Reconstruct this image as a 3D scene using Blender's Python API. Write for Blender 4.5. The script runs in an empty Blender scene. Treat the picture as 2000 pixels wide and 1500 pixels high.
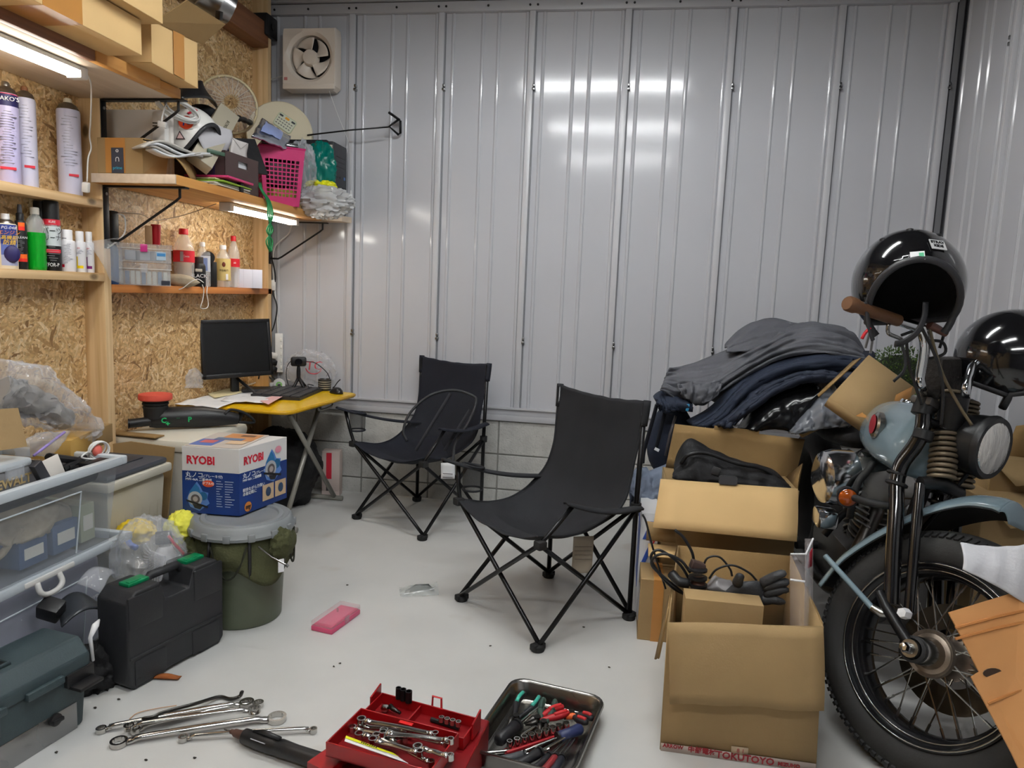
import bpy, bmesh, math, random
from mathutils import Vector, Matrix, Euler, noise
random.seed(7)
PI = math.pi
scene = bpy.context.scene
C = scene.collection

# ---------------------------------------------------------------- camera
CAMF, CYAW, CPITCH, CROLL, CH = 1401.81, 0.153106, 0.125799, 0.041097, 1.18693
_f = Vector((-math.sin(CYAW)*math.cos(CPITCH), math.cos(CYAW)*math.cos(CPITCH), -math.sin(CPITCH)))
_r0 = Vector((math.cos(CYAW), math.sin(CYAW), 0)); _u0 = _r0.cross(_f)
_r = _r0*math.cos(CROLL) + _u0*math.sin(CROLL); _u = -_r0*math.sin(CROLL) + _u0*math.cos(CROLL)
cam_d = bpy.data.cameras.new('camera'); cam = bpy.data.objects.new('camera', cam_d); C.objects.link(cam)
cam_d.sensor_width = 36; cam_d.lens = CAMF/2000*36; cam_d.clip_start = .02; cam_d.clip_end = 60
cam.matrix_world = Matrix(((_r.x, _u.x, -_f.x, 0), (_r.y, _u.y, -_f.y, 0), (_r.z, _u.z, -_f.z, CH), (0, 0, 0, 1)))
scene.camera = cam
def P(u, v, **k):                     # photo pixel -> point on the plane x=, y= or z=
    d = _f + _r*((u-1000)/CAMF) - _u*((v-750)/CAMF)
    a, c = list(k.items())[0]; i = 'xyz'.index(a); o = Vector((0, 0, CH))
    return o + d*((c-o[i])/d[i])

# ---------------------------------------------------------------- world, exposure
w = bpy.data.worlds.new('world'); scene.world = w; w.use_nodes = True
w.node_tree.nodes['Background'].inputs[0].default_value = (.55, .6, .7, 1)
w.node_tree.nodes['Background'].inputs[1].default_value = .10
vs = scene.view_settings
scene.display_settings.display_device = 'sRGB'
vs.view_transform = 'Standard'; vs.look = 'None'; vs.gamma = 1; vs.use_curve_mapping = False
vs.exposure = 0.42
TUBE_E = 95.0; BAR_E = 20.0           # emission of the ceiling tubes and of the shelf bars

# ---------------------------------------------------------------- materials
def lin(c):
    if isinstance(c, str): c = tuple(int(c[i:i+2], 16) for i in (0, 2, 4))
    f = lambda x: x/12.92 if x <= .04045 else ((x+.055)/1.055)**2.4
    return tuple(f(x/255) for x in c) + (1,)
MATS = {}
def mat(name, col=(128,128,128), rough=.5, metal=0, spec=.5, var=0, vscale=8, stretch=None, bump=0, bscale=60, alpha=1,
        trans=0, coat=0, emit=0, rvar=0, sheen=0, ior=1.45, spots=None):
    if name in MATS: return MATS[name]
    m = bpy.data.materials.new(name); MATS[name] = m; m.use_nodes = True
    nt = m.node_tree; N = nt.nodes; L = nt.links; b = N['Principled BSDF']
    c = lin(col)
    b.inputs['Base Color'].default_value = c; b.inputs['Roughness'].default_value = rough
    b.inputs['Metallic'].default_value = metal; b.inputs['Specular IOR Level'].default_value = spec
    b.inputs['Alpha'].default_value = alpha; b.inputs['Transmission Weight'].default_value = trans
    b.inputs['Coat Weight'].default_value = coat; b.inputs['Coat Roughness'].default_value = .08; b.inputs['IOR'].default_value = ior
    b.inputs['Sheen Weight'].default_value = sheen
    if emit:
        b.inputs['Emission Color'].default_value = c; b.inputs['Emission Strength'].default_value = emit
    if var or bump or rvar or spots:
        tc = N.new('ShaderNodeTexCoord'); mp = N.new('ShaderNodeMapping'); L.new(tc.outputs['Object'], mp.inputs[0])
        if stretch: mp.inputs['Scale'].default_value = stretch
    if var or spots:
        n = N.new('ShaderNodeTexNoise'); n.inputs['Scale'].default_value = vscale; n.inputs['Detail'].default_value = 5
        L.new(mp.outputs[0], n.inputs['Vector'])
        r = N.new('ShaderNodeValToRGB'); L.new(n.outputs[0], r.inputs[0])
        lo = tuple(max(0, x*(1-var)) for x in c[:3])+(1,); hi = tuple(min(1, x*(1+var)) for x in c[:3])+(1,)
        r.color_ramp.elements[0].position = .3; r.color_ramp.elements[0].color = lo
        r.color_ramp.elements[1].position = .7; r.color_ramp.elements[1].color = hi
        out = r.outputs[0]
        if spots:                                   # (colour, scale, threshold)
            n2 = N.new('ShaderNodeTexNoise'); n2.inputs['Scale'].default_value = spots[1]; n2.inputs['Detail'].default_value = 3
            L.new(mp.outputs[0], n2.inputs['Vector'])
            r2 = N.new('ShaderNodeValToRGB'); L.new(n2.outputs[0], r2.inputs[0])
            r2.color_ramp.elements[0].position = spots[2]; r2.color_ramp.elements[1].position = spots[2]+.05
            mx = N.new('ShaderNodeMix'); mx.data_type = 'RGBA'; L.new(r2.outputs[0], mx.inputs[0]); L.new(out, mx.inputs[6])
            mx.inputs[7].default_value = lin(spots[0]); out = mx.outputs[2]
        L.new(out, b.inputs['Base Color'])
    if rvar:
        n3 = N.new('ShaderNodeTexNoise'); n3.inputs['Scale'].default_value = vscale*.7; L.new(mp.outputs[0], n3.inputs['Vector'])
        mr = N.new('ShaderNodeMapRange'); mr.inputs[3].default_value = max(.02, rough-rvar); mr.inputs[4].default_value = rough+rvar
        L.new(n3.outputs[0], mr.inputs[0]); L.new(mr.outputs[0], b.inputs['Roughness'])
    if bump:
        n4 = N.new('ShaderNodeTexNoise'); n4.inputs['Scale'].default_value = bscale; n4.inputs['Detail'].default_value = 4
        L.new(mp.outputs[0], n4.inputs['Vector'])
        bp = N.new('ShaderNodeBump'); bp.inputs['Strength'].default_value = bump; bp.inputs['Distance'].default_value = .01
        L.new(n4.outputs[0], bp.inputs['Height']); L.new(bp.outputs[0], b.inputs['Normal'])
    return m

def osb_material():
    m = bpy.data.materials.new('osb'); m.use_nodes = True; nt = m.node_tree; N = nt.nodes; L = nt.links; b = N['Principled BSDF']
    tc = N.new('ShaderNodeTexCoord'); cur = None; pri = None
    wn = N.new('ShaderNodeTexNoise'); wn.inputs['Scale'].default_value = 6; L.new(tc.outputs['Object'], wn.inputs['Vector'])
    wv = N.new('ShaderNodeVectorMath'); wv.operation = 'MULTIPLY_ADD'; L.new(wn.outputs['Color'], wv.inputs[0])
    wv.inputs[1].default_value = (.05, .05, .05); L.new(tc.outputs['Object'], wv.inputs[2])
    for i, (ang, sx, sy) in enumerate(((8, 100, 18), (58, 115, 23), (98, 95, 20), (142, 105, 24), (25, 130, 29), (118, 85, 17), (75, 150, 34))):
        mp = N.new('ShaderNodeMapping'); mp.vector_type = 'POINT'
        mp.inputs['Rotation'].default_value = (math.radians(ang), 0, 0); mp.inputs['Location'].default_value = (0, i*.37, i*.21)
        L.new(wv.outputs[0], mp.inputs[0])
        sc = N.new('ShaderNodeVectorMath'); sc.operation = 'MULTIPLY'; sc.inputs[1].default_value = (0, sx, sy); L.new(mp.outputs[0], sc.inputs[0])
        v = N.new('ShaderNodeTexVoronoi'); v.inputs['Scale'].default_value = 1; L.new(sc.outputs[0], v.inputs['Vector'])
        s = N.new('ShaderNodeSeparateColor'); L.new(v.outputs['Color'], s.inputs[0])
        if cur is None: cur, pri = s.outputs[1], s.outputs[0]
        else:
            g = N.new('ShaderNodeMath'); g.operation = 'GREATER_THAN'; L.new(s.outputs[0], g.inputs[0]); L.new(pri, g.inputs[1])
            mx = N.new('ShaderNodeMix'); L.new(g.outputs[0], mx.inputs[0]); L.new(cur, mx.inputs[2]); L.new(s.outputs[1], mx.inputs[3])
            mm = N.new('ShaderNodeMath'); mm.operation = 'MAXIMUM'; L.new(pri, mm.inputs[0]); L.new(s.outputs[0], mm.inputs[1])
            cur, pri = mx.outputs[0], mm.outputs[0]
    r = N.new('ShaderNodeValToRGB'); L.new(cur, r.inputs[0]); e = r.color_ramp.elements
    e[0].position = 0; e[0].color = lin((132, 96, 56)); e[1].position = 1; e[1].color = lin((238, 214, 172))
    for pos, c in ((.10, (178, 138, 88)), (.4, (206, 168, 114)), (.75, (224, 190, 138))):
        x = e.new(pos); x.color = lin(c)
    n = N.new('ShaderNodeTexNoise'); n.inputs['Scale'].default_value = 90; n.inputs['Detail'].default_value = 4; L.new(tc.outputs['Object'], n.inputs['Vector'])
    mr = N.new('ShaderNodeMapRange'); mr.inputs[1].default_value = .3; mr.inputs[2].default_value = .7; mr.inputs[3].default_value = .72; mr.inputs[4].default_value = 1.12
    L.new(n.outputs[0], mr.inputs[0])
    ml = N.new('ShaderNodeVectorMath'); ml.operation = 'SCALE'; L.new(r.outputs[0], ml.inputs[0]); L.new(mr.outputs[0], ml.inputs[3])
    L.new(ml.outputs[0], b.inputs['Base Color']); b.inputs['Roughness'].default_value = .5
    bp = N.new('ShaderNodeBump'); bp.inputs['Strength'].default_value = .35; bp.inputs['Distance'].default_value = .004
    L.new(cur, bp.inputs['Height']); L.new(bp.outputs[0], b.inputs['Normal'])
    MATS['osb'] = m; return m

def wood_material(name, c1, c2, axis=2, rough=.5, knots=True, scale=1.0):
    m = bpy.data.materials.new(name); m.use_nodes = True; nt = m.node_tree; N = nt.nodes; L = nt.links; b = N['Principled BSDF']
    tc = N.new('ShaderNodeTexCoord'); mp = N.new('ShaderNodeMapping'); L.new(tc.outputs['Object'], mp.inputs[0])
    s = [30*scale]*3; s[axis] = 1.2*scale; mp.inputs['Scale'].default_value = s
    n = N.new('ShaderNodeTexNoise'); n.inputs['Scale'].default_value = 1; n.inputs['Detail'].default_value = 5; n.inputs['Distortion'].default_value = .6
    L.new(mp.outputs[0], n.inputs['Vector'])
    r = N.new('ShaderNodeValToRGB'); L.new(n.outputs[0], r.inputs[0]); e = r.color_ramp.elements
    e[0].position = .3; e[0].color = lin(c1); e[1].position = .68; e[1].color = lin(c2); out = r.outputs[0]
    if knots:
        mp2 = N.new('ShaderNodeMapping'); L.new(tc.outputs['Object'], mp2.inputs[0]); s2 = [7]*3; s2[axis] = 4; mp2.inputs['Scale'].default_value = s2
        v = N.new('ShaderNodeTexVoronoi'); v.inputs['Scale'].default_value = 1; L.new(mp2.outputs[0], v.inputs['Vector'])
        r2 = N.new('ShaderNodeValToRGB'); L.new(v.outputs['Distance'], r2.inputs[0]); r2.color_ramp.elements[0].position = .06; r2.color_ramp.elements[0].color = (1, 1, 1, 1)
        r2.color_ramp.elements[1].position = .12; r2.color_ramp.elements[1].color = (0, 0, 0, 1)
        mx = N.new('ShaderNodeMix'); mx.data_type = 'RGBA'; L.new(r2.outputs[0], mx.inputs[0]); L.new(out, mx.inputs[6]); mx.inputs[7].default_value = lin(tuple(int(x*.62) for x in c1)); out = mx.outputs[2]
    L.new(out, b.inputs['Base Color']); b.inputs['Roughness'].default_value = rough
    MATS[name] = m; return m

# ---------------------------------------------------------------- mesh building
class B:
    def __init__(s): s.bm = bmesh.new(); s.T = Matrix.Identity(4)
    def _v(s, p): return s.bm.verts.new(s.T @ Vector(p))
    def _f(s, vs):
        try: return s.bm.faces.new(vs)
        except ValueError: return None
    def box(s, x0, x1, y0, y1, z0, z1, bev=0, seg=2, taper=1.0):
        cx, cy = (x0+x1)/2, (y0+y1)/2
        v = []
        for z, t in ((z0, taper), (z1, 1.0)):
            for x, y in ((x0, y0), (x1, y0), (x1, y1), (x0, y1)): v.append(s._v((cx+(x-cx)*t, cy+(y-cy)*t, z)))
        fs = [s._f([v[i] for i in q]) for q in ((3, 2, 1, 0), (4, 5, 6, 7), (0, 1, 5, 4), (1, 2, 6, 5), (2, 3, 7, 6), (3, 0, 4, 7))]
        if bev:
            es = list({e for f in fs for e in f.edges})
            bmesh.ops.bevel(s.bm, geom=es, offset=bev, segments=seg, profile=.5, affect='EDGES', clamp_overlap=True)
        return s
    def cbox(s, c, d, rot=(0, 0, 0), bev=0, taper=1.0):
        T = s.T; s.T = T @ Matrix.Translation(c) @ Euler(rot).to_matrix().to_4x4()
        s.box(-d[0]/2, d[0]/2, -d[1]/2, d[1]/2, -d[2]/2, d[2]/2, bev, 2, taper); s.T = T; return s
    def ring(s, c, a, b, r, n, ry=None):
        ry = r if ry is None else ry
        return [s._v(c + a*(r*math.cos(2*PI*i/n)) + b*(ry*math.sin(2*PI*i/n))) for i in range(n)]
    def _bridge(s, A, D):
        n = len(A)
        for i in range(n): s._f([A[i], A[(i+1) % n], D[(i+1) % n], D[i]])
    def cyl(s, p0, p1, r0, r1=None, n=16, caps=True):
        r1 = r0 if r1 is None else r1
        p0, p1 = Vector(p0), Vector(p1); d = (p1-p0).normalized(); a = d.orthogonal().normalized(); b = d.cross(a)
        A = s.ring(p0, a, b, r0, n); D = s.ring(p1, a, b, r1, n); s._bridge(A, D)
        if caps: s._f(A[::-1]); s._f(D)
        return s
    def tube(s, pts, r, n=8, closed=False, caps=True, flat=None, up=None):
        pts = [Vector(p) for p in pts]; m = len(pts); rs = r if isinstance(r, (list, tuple)) else [r]*m
        rings = []; a = None
        for i, p in enumerate(pts):
            if closed: d = pts[(i+1) % m]-pts[i-1]
            else: d = pts[min(i+1, m-1)]-pts[max(i-1, 0)]
            d = d.normalized() if d.length > 1e-9 else Vector((0, 0, 1))
            if a is None: a = (Vector(up) - d*d.dot(Vector(up))).normalized() if up else d.orthogonal().normalized()
            else:
                a = a - d*a.dot(d); a = a.normalized() if a.length > 1e-6 else d.orthogonal().normalized()
            rings.append(s.ring(p, a, d.cross(a), rs[i], n, rs[i]*(flat or 1)))
        for i in range(m-1): s._bridge(rings[i], rings[i+1])
        if closed: s._bridge(rings[-1], rings[0])
        elif caps: s._f(rings[0][::-1]); s._f(rings[-1])
        return s
    def lathe(s, prof, n=24, c=(0, 0, 0), axis='z', caps=True, sx=1, sy=1):
        c = Vector(c); ax = {'x': (Vector((0, 1, 0)), Vector((0, 0, 1)), Vector((1, 0, 0))), 'y': (Vector((0, 0, 1)), Vector((1, 0, 0)), Vector((0, 1, 0))), 'z': (Vector((1, 0, 0)), Vector((0, 1, 0)), Vector((0, 0, 1)))}[axis]
        rings = [s.ring(c+ax[2]*z, ax[0]*sx, ax[1]*sy, max(r, 1e-5), n) for r, z in prof]
        for i in range(len(rings)-1): s._bridge(rings[i], rings[i+1])
        if caps: s._f(rings[0][::-1]); s._f(rings[-1])
        return s
    def prism(s, poly, h0, h1, axis='z', holes=None):
        f = {'z': lambda p, h: (p[0], p[1], h), 'y': lambda p, h: (p[0], h, p[1]), 'x': lambda p, h: (h, p[0], p[1])}[axis]
        A = [s._v(f(p, h0)) for p in poly]; D = [s._v(f(p, h1)) for p in poly]
        s._bridge(A, D); s._f(A[::-1]); s._f(D); return s
    def grid(s, fn, nu, nv, cu=False, cv=False):
        V = [[s._v(fn(i/(nu if cu else nu-1), j/(nv if cv else nv-1))) for j in range(nv)] for i in range(nu)]
        for i in range(nu if cu else nu-1):
            for j in range(nv if cv else nv-1):
                s._f([V[i][j], V[(i+1) % nu][j], V[(i+1) % nu][(j+1) % nv], V[i][(j+1) % nv]])
        return s
    def ball(s, c, r, n=16, m=10, sc=(1, 1, 1)):
        c = Vector(c); r = [r*x for x in sc]
        rows = []
        for j in range(1, m):
            t = PI*j/m; rows.append([s._v(c+Vector((r[0]*math.sin(t)*math.cos(2*PI*i/n), r[1]*math.sin(t)*math.sin(2*PI*i/n), r[2]*math.cos(t)))) for i in range(n)])
        for j in range(m-2): s._bridge(rows[j], rows[j+1])
        t = s._v(c+Vector((0, 0, r[2]))); d = s._v(c-Vector((0, 0, r[2])))
        for i in range(n): s._f([t, rows[0][i], rows[0][(i+1) % n]]); s._f([d, rows[-1][(i+1) % n], rows[-1][i]])
        return s
    def poly(s, pts): s._f([s._v(p) for p in pts]); return s
    def noise(s, amp, freq, seed=0, z=None):
        for v in s.bm.verts:
            d = noise.noise_vector(v.co*freq+Vector((seed*3.1, seed*1.7, seed))) * amp
            if z is not None: d.z *= z
            v.co += d
        return s
    def mesh(s, name, fix=True):
        if fix: bmesh.ops.recalc_face_normals(s.bm, faces=s.bm.faces)
        me = bpy.data.meshes.new(name); s.bm.to_mesh(me); s.bm.free(); return me

MW = {}
def thing(name, label, cat, loc=(0, 0, 0), rot=(0, 0, 0), group=None, kind=None):
    o = bpy.data.objects.new(name, None); C.objects.link(o); o.empty_display_size = .05
    o.location = loc; o.rotation_euler = rot
    MW[o] = Matrix.Translation(loc) @ Euler(rot).to_matrix().to_4x4()
    if kind: o['kind'] = kind
    tag(o, label, cat, group); return o
def tag(o, label=None, cat=None, group=None, kind=None):
    if label: o['label'] = label
    if cat: o['category'] = cat
    if group: o['group'] = group
    if kind: o['kind'] = kind
    return o
def obj(name, b, m, parent=None, smooth=40, world=False, solid=0, sub=0, bevel=0, fix=True, label=None, loc=None, rot=None):
    me = b.mesh(name, fix) if isinstance(b, B) else b
    if world and parent is not None: me.transform(MW[parent].inverted())
    if m is not None and isinstance(b, B): me.materials.append(MATS[m] if isinstance(m, str) else m)
    o = bpy.data.objects.new(name, me); C.objects.link(o)
    if parent is not None: o.parent = parent; MW[o] = MW.get(parent, Matrix.Identity(4))
    else: MW[o] = Matrix.Identity(4)
    if loc is not None or rot is not None:
        o.location = loc or (0, 0, 0); o.rotation_euler = rot or (0, 0, 0)
        MW[o] = MW[o] @ Matrix.Translation(o.location) @ Euler(o.rotation_euler).to_matrix().to_4x4()
    if solid:
        md = o.modifiers.new('solid', 'SOLIDIFY'); md.thickness = solid; md.offset = 0
    if bevel:
        md = o.modifiers.new('bevel', 'BEVEL'); md.width = bevel; md.segments = 2; md.limit_method = 'ANGLE'
    if sub:
        md = o.modifiers.new('sub', 'SUBSURF'); md.levels = sub; md.render_levels = sub
    if smooth and isinstance(b, B):
        me.polygons.foreach_set('use_smooth', [True]*len(me.polygons))
        if smooth < 180: me.set_sharp_from_angle(angle=math.radians(smooth))
    if label: o['label'] = label
    return o
def solo(name, b, m, label, cat, loc=(0, 0, 0), rot=(0, 0, 0), group=None, **k):     # a thing that is one mesh
    o = obj(name, b, m, None, loc=loc, rot=rot, **k); tag(o, label, cat, group); return o
def struct(name, b, m, label=None, **k):
    o = obj(name, b, m, None, **k); o['kind'] = 'structure'
    if label: o['label'] = label
    return o
def dup(root, loc=None, rot=None, label=None, group=None):
    r = root.copy(); C.objects.link(r)
    if loc is not None: r.location = loc
    if rot is not None: r.rotation_euler = rot
    if label: r['label'] = label
    if group: r['group'] = group
    MW[r] = Matrix.Translation(r.location) @ r.rotation_euler.to_matrix().to_4x4()
    for ch in list(root.children):
        c = ch.copy(); C.objects.link(c); c.parent = r
        for g in list(ch.children):
            d = g.copy(); C.objects.link(d); d.parent = c
    return r
def text(s, size, m, parent, T, name='lettering', align='CENTER', ext=.0004, bold=0, shear=0, sx=1):
    cu = bpy.data.curves.new(name, 'FONT'); cu.body = s; cu.size = size; cu.align_x = align; cu.align_y = 'CENTER'
    cu.extrude = ext; cu.offset = bold; cu.resolution_u = 2; cu.shear = shear
    t = bpy.data.objects.new(name, cu); C.objects.link(t); bpy.context.view_layer.update()
    me = bpy.data.meshes.new_from_object(t.evaluated_get(bpy.context.evaluated_depsgraph_get()))
    bpy.data.objects.remove(t); bpy.data.curves.remove(cu)
    me.transform(T @ Matrix.Diagonal((sx, 1, 1, 1))); me.name = name; me.materials.clear(); me.materials.append(MATS[m])
    o = bpy.data.objects.new(name, me); C.objects.link(o); o.parent = parent; MW[o] = MW.get(parent, Matrix.Identity(4)); return o
def adopt(o, p):                          # make o a part of the thing p, keeping its place
    o.parent = p; o.matrix_parent_inverse = MW.get(p, Matrix.Identity(4)).inverted()
    for k in ('label', 'category', 'group'):
        if k in o: del o[k]
    return o
def frame(o, x, y):                       # matrix with origin o, x axis, y axis (z = x cross y)
    x = Vector(x).normalized(); z = x.cross(Vector(y)).normalized(); y = z.cross(x); o = Vector(o)
    return Matrix(((x.x, y.x, z.x, o.x), (x.y, y.y, z.y, o.y), (x.z, y.z, z.z, o.z), (0, 0, 0, 1)))
def bez(a, b, c, d, n=10):
    a, b, c, d = map(Vector, (a, b, c, d))
    return [a*(1-t)**3+b*3*t*(1-t)**2+c*3*t*t*(1-t)+d*t**3 for t in [i/n for i in range(n+1)]]
def smooth_path(pts, k=5):                # Catmull-Rom
    p = [Vector(x) for x in pts]; p = [p[0]*2-p[1]]+p+[p[-1]*2-p[-2]]; out = []
    for i in range(1, len(p)-2):
        for j in range(k):
            t = j/k; out.append(.5*((2*p[i])+(p[i+1]-p[i-1])*t+(2*p[i-1]-5*p[i]+4*p[i+1]-p[i+2])*t*t+(3*p[i]-p[i-1]-3*p[i+1]+p[i+2])*t**3))
    return out+[p[-2]]
def rrect(w, h, r, n=4, cx=0, cy=0):
    pts = []
    for sx, sy, a0 in ((1, 1, 0), (-1, 1, 90), (-1, -1, 180), (1, -1, 270)):
        for i in range(n+1):
            a = math.radians(a0+90*i/n); pts.append((cx+sx*(w/2-r)+r*math.cos(a), cy+sy*(h/2-r)+r*math.sin(a)))
    return pts
def V3(*a): return Vector(a)
# ================================================================ palette
osb_material()
wood_material('pine', (205, 165, 112), (236, 206, 160), 2)
wood_material('pine_y', (205, 165, 112), (236, 206, 160), 1)
wood_material('pine_pale', (208, 188, 164), (226, 208, 186), 1, knots=False)
wood_material('orange_wood', (172, 98, 42), (206, 134, 68), 1, knots=False)
wood_material('orange_wood2', (196, 132, 62), (222, 166, 92), 1, knots=False)
wood_material('brown_wood', (120, 76, 48), (150, 100, 66), 1, knots=False)
mat('wall_paint', (194, 195, 200), .12, var=.02, vscale=2, rvar=.02, bump=.012, bscale=3)
mat('seam_paint', (200, 200, 204), .3)
mat('gap_dark', (128, 128, 132), .6)
mat('rail_paint', (186, 186, 190), .35)
mat('eave_paint', (84, 83, 87), .5)
mat('ceiling_paint', (70, 70, 73), .55)
mat('front_dark', (74, 76, 80), .6)
mat('concrete_block', (190, 189, 184), .9, var=.12, vscale=14, bump=.35, bscale=120, spots=((172, 171, 166), 90, .62))
mat('mortar', (138, 137, 132), .95, bump=.3)
mat('floor_concrete', (208, 208, 205), .42, var=.05, vscale=3.5, rvar=.12, bump=.05, bscale=25, spots=((198, 195, 189), 2.3, .62))
mat('black_metal', (22, 22, 24), .4, metal=.3)
mat('black_plastic', (24, 24, 26), .45)
mat('dark_plastic', (34, 35, 38), .55, bump=.1, bscale=300)
mat('white_plastic', (226, 224, 220), .4)
mat('cream_plastic', (224, 214, 186), .4)
mat('chrome', (205, 207, 210), .12, metal=1)
mat('steel', (150, 150, 150), .28, metal=1, rvar=.08)
mat('dark_steel', (70, 68, 66), .35, metal=1)
mat('lamp_emit', (255, 250, 240), .5, emit=BAR_E)
mat('tube_emit', (248, 251, 252), .5, emit=TUBE_E)
mat('white_cable', (225, 225, 222), .5)
mat('paper', (228, 230, 233), .7, var=.04, vscale=12)
mat('red', (178, 20, 28), .4); mat('rubber', (28, 28, 29), .7)
D = 3.9; XL = -2.075; XR = 1.5; ZC = 2.86; XS = -1.985

# ================================================================ room shell
b = B(); b.box(-2.3, 1.8, -2.2, 4.0, -.1, 0); struct('floor', b, 'floor_concrete', 'pale grey smooth concrete floor')
b = B(); b.box(-2.3, 1.8, -2.2, 4.1, ZC, ZC+.1); struct('ceiling', b, 'ceiling_paint')
b = B(); b.box(-2.3, 1.8, -2.25, -2.15, 0, ZC); struct('wall_front', b, 'front_dark')

# back wall: sheet panels with pressed ribs between seam posts
wall_back = bpy.data.objects.new('wall_back', None); C.objects.link(wall_back); wall_back['kind'] = 'structure'; wall_back['label'] = 'glossy light grey ribbed sheet metal back wall'; MW[wall_back] = Matrix.Identity(4)
SEAM = [-2.03+.0, -1.533, -1.038, -.553, -.0615, .455, .967, 1.463]
def panel_mesh(x0, x1, z0, z1, ribs, flip=None):
    prof = [(x0, 0)]
    for r in ribs:
        for k, dy in ((-.010, 0), (-.006, -.006), (0, -.008), (.006, -.006), (.010, 0)): prof.append((x0+r+k, dy))
    prof.append((x1, 0)); b = B()
    lo = [b._v((x, y, z0)) for x, y in prof]; hi = [b._v((x, y, z1)) for x, y in prof]
    for i in range(len(prof)-1): b._f([lo[i], lo[i+1], hi[i+1], hi[i]])
    back = [b._v((x1, .02, z0)), b._v((x0, .02, z0)), b._v((x1, .02, z1)), b._v((x0, .02, z1))]
    b._f([back[0], back[1], back[3], back[2]]); b._f([lo[0], hi[0], back[3], back[1]]); b._f([lo[-1], back[0], back[2], hi[-1]])
    return b
pm = {}
for i in range(len(SEAM)-1):
    x0, x1 = SEAM[i], SEAM[i+1]; wd = x1-x0
    b = panel_mesh(x0+.007, x1-.030, .555, 2.64, [(q-.007) for q in (.046, .205, .290, wd-.044)])
    o = obj('wall_panel', b, 'wall_paint', wall_back, smooth=25); o.location.y = D
    b = B(); b.box(x1-.032, x1, D-.022, D+.02, .555, 2.642, .003)
    obj('seam_post', b, 'seam_paint', wall_back)
    b = B(); b.box(x1, x1+.007, D-.006, D+.03, .555, 2.64); obj('seam_gap', b, 'gap_dark', wall_back)
    for z in (2.26, .93) if i < 7 else ():
        b = B(); b.box(x1-.004, x1+.012, D-.026, D+.004, z-.016, z-.003, .002); b.box(x1-.002, x1+.010, D-.022, D+.004, z+.003, z+.018, .002)
        obj('clip', b, 'steel', wall_back)
b = B(); b.box(-2.25, 1.75, D+.02, D+.12, 0, ZC); obj('wall_backing', b, 'eave_paint', wall_back)
b = B()
for (z0, z1, y) in ((.483, .515, -.030), (.515, .548, -.022), (.548, .558, -.034)): b.box(-2.05, XR, D+y, D+.05, z0, z1, .002)
struct('trim_1', b, 'rail_paint', 'light grey metal sill rail above the block course')
b = B(); b.box(-2.05, 1.468, D-.03, D+.02, 2.638, 2.690, .003); b.box(-2.05, 1.5, D-.05, D+.02, 2.694, 2.712, .004); trim2 = struct('trim_2', b, 'rail_paint', 'grey metal rail along the top of the back wall')
b = B(); b.cyl((0, -.002, 0), (0, .004, 0), .006, n=10); hole = b.mesh('screw'); hole.materials.append(MATS['black_plastic'])
for x in [s+k for s in SEAM[:-1] for k in (-.03, .01, .235)]+[1.35, 1.39]:
    o = bpy.data.objects.new('screw', hole); C.objects.link(o); o.parent = trim2; o.location = (max(x, -1.99), D-.031, 2.664)
b = B(); b.prism([(D+.02, 2.712), (D-.05, 2.712), (D-.16, ZC), (D+.02, ZC)], -2.06, 1.52, 'x'); struct('trim_3', b, 'eave_paint', 'dark grey sloping eave flashing')

# concrete block course
wall_base = bpy.data.objects.new('wall_base', None); C.objects.link(wall_base); wall_base['kind'] = 'structure'; wall_base['label'] = 'low course of grey concrete blocks under the sheet metal'; MW[wall_base] = Matrix.Identity(4)
b = B(); b.box(-2.1, XR, D-.006, D+.1, 0, .485); obj('mortar', b, 'mortar', wall_base)
xj = -1.465-.8
blk = {}
for z0, z1 in ((-.1, .088), (.088, .288), (.288, .482)):
    b = B(); b.box(.004, .396, D-.012, D+.05, max(z0, -.02)+.004, z1-.004, .003, 1); me = b.mesh('block'); me.materials.append(MATS['concrete_block'])
    for k in range(10):
        x = xj+.4*k
        if x > XR-.1: continue
        o = bpy.data.objects.new('block', me); C.objects.link(o); o.parent = wall_base; o.location = (x, random.uniform(-.0015, .0015), 0)

# right wall, same sheet metal turned 90 degrees
wall_right = bpy.data.objects.new('wall_right', None); C.objects.link(wall_right); wall_right['kind'] = 'structure'; wall_right['label'] = 'light grey ribbed sheet metal side wall behind the motorcycle'; MW[wall_right] = Matrix.Identity(4)
ys = [3.86, 3.345, 2.85, 2.355, 1.86, 1.365, .87, .375, -.12, -.615, -1.11, -1.605, -2.1]
for i in range(len(ys)-1):
    y0, y1 = ys[i], ys[i+1]
    b = panel_mesh(0, .464, 0, 2.72, [.03, .19, .27, .43])
    o = obj('wall_panel', b, 'wall_paint', wall_right, smooth=25); o.location = (XR, y0-.016, 0); o.rotation_euler = (0, 0, -PI/2)
    b = B(); b.box(XR-.02, XR+.02, y1-.014, y1+.018, 0, 2.72, .003); obj('seam_post', b, 'seam_paint', wall_right)
    b = B(); b.box(XR-.024, XR, y1+.016, y1+.028, 2.275, 2.29, .002); b.box(XR-.024, XR, y1+.016, y1+.028, 2.30, 2.315, .002); obj('clip', b, 'steel', wall_right)
b = B(); b.box(XR+.02, XR+.1, -2.2, 4.0, 0, ZC); obj('wall_backing', b, 'gap_dark', wall_right)
b = B(); b.box(1.472, 1.50, D-.012, D+.02, .5, 2.72); obj('corner_gap', b, 'gap_dark', wall_right)

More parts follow.
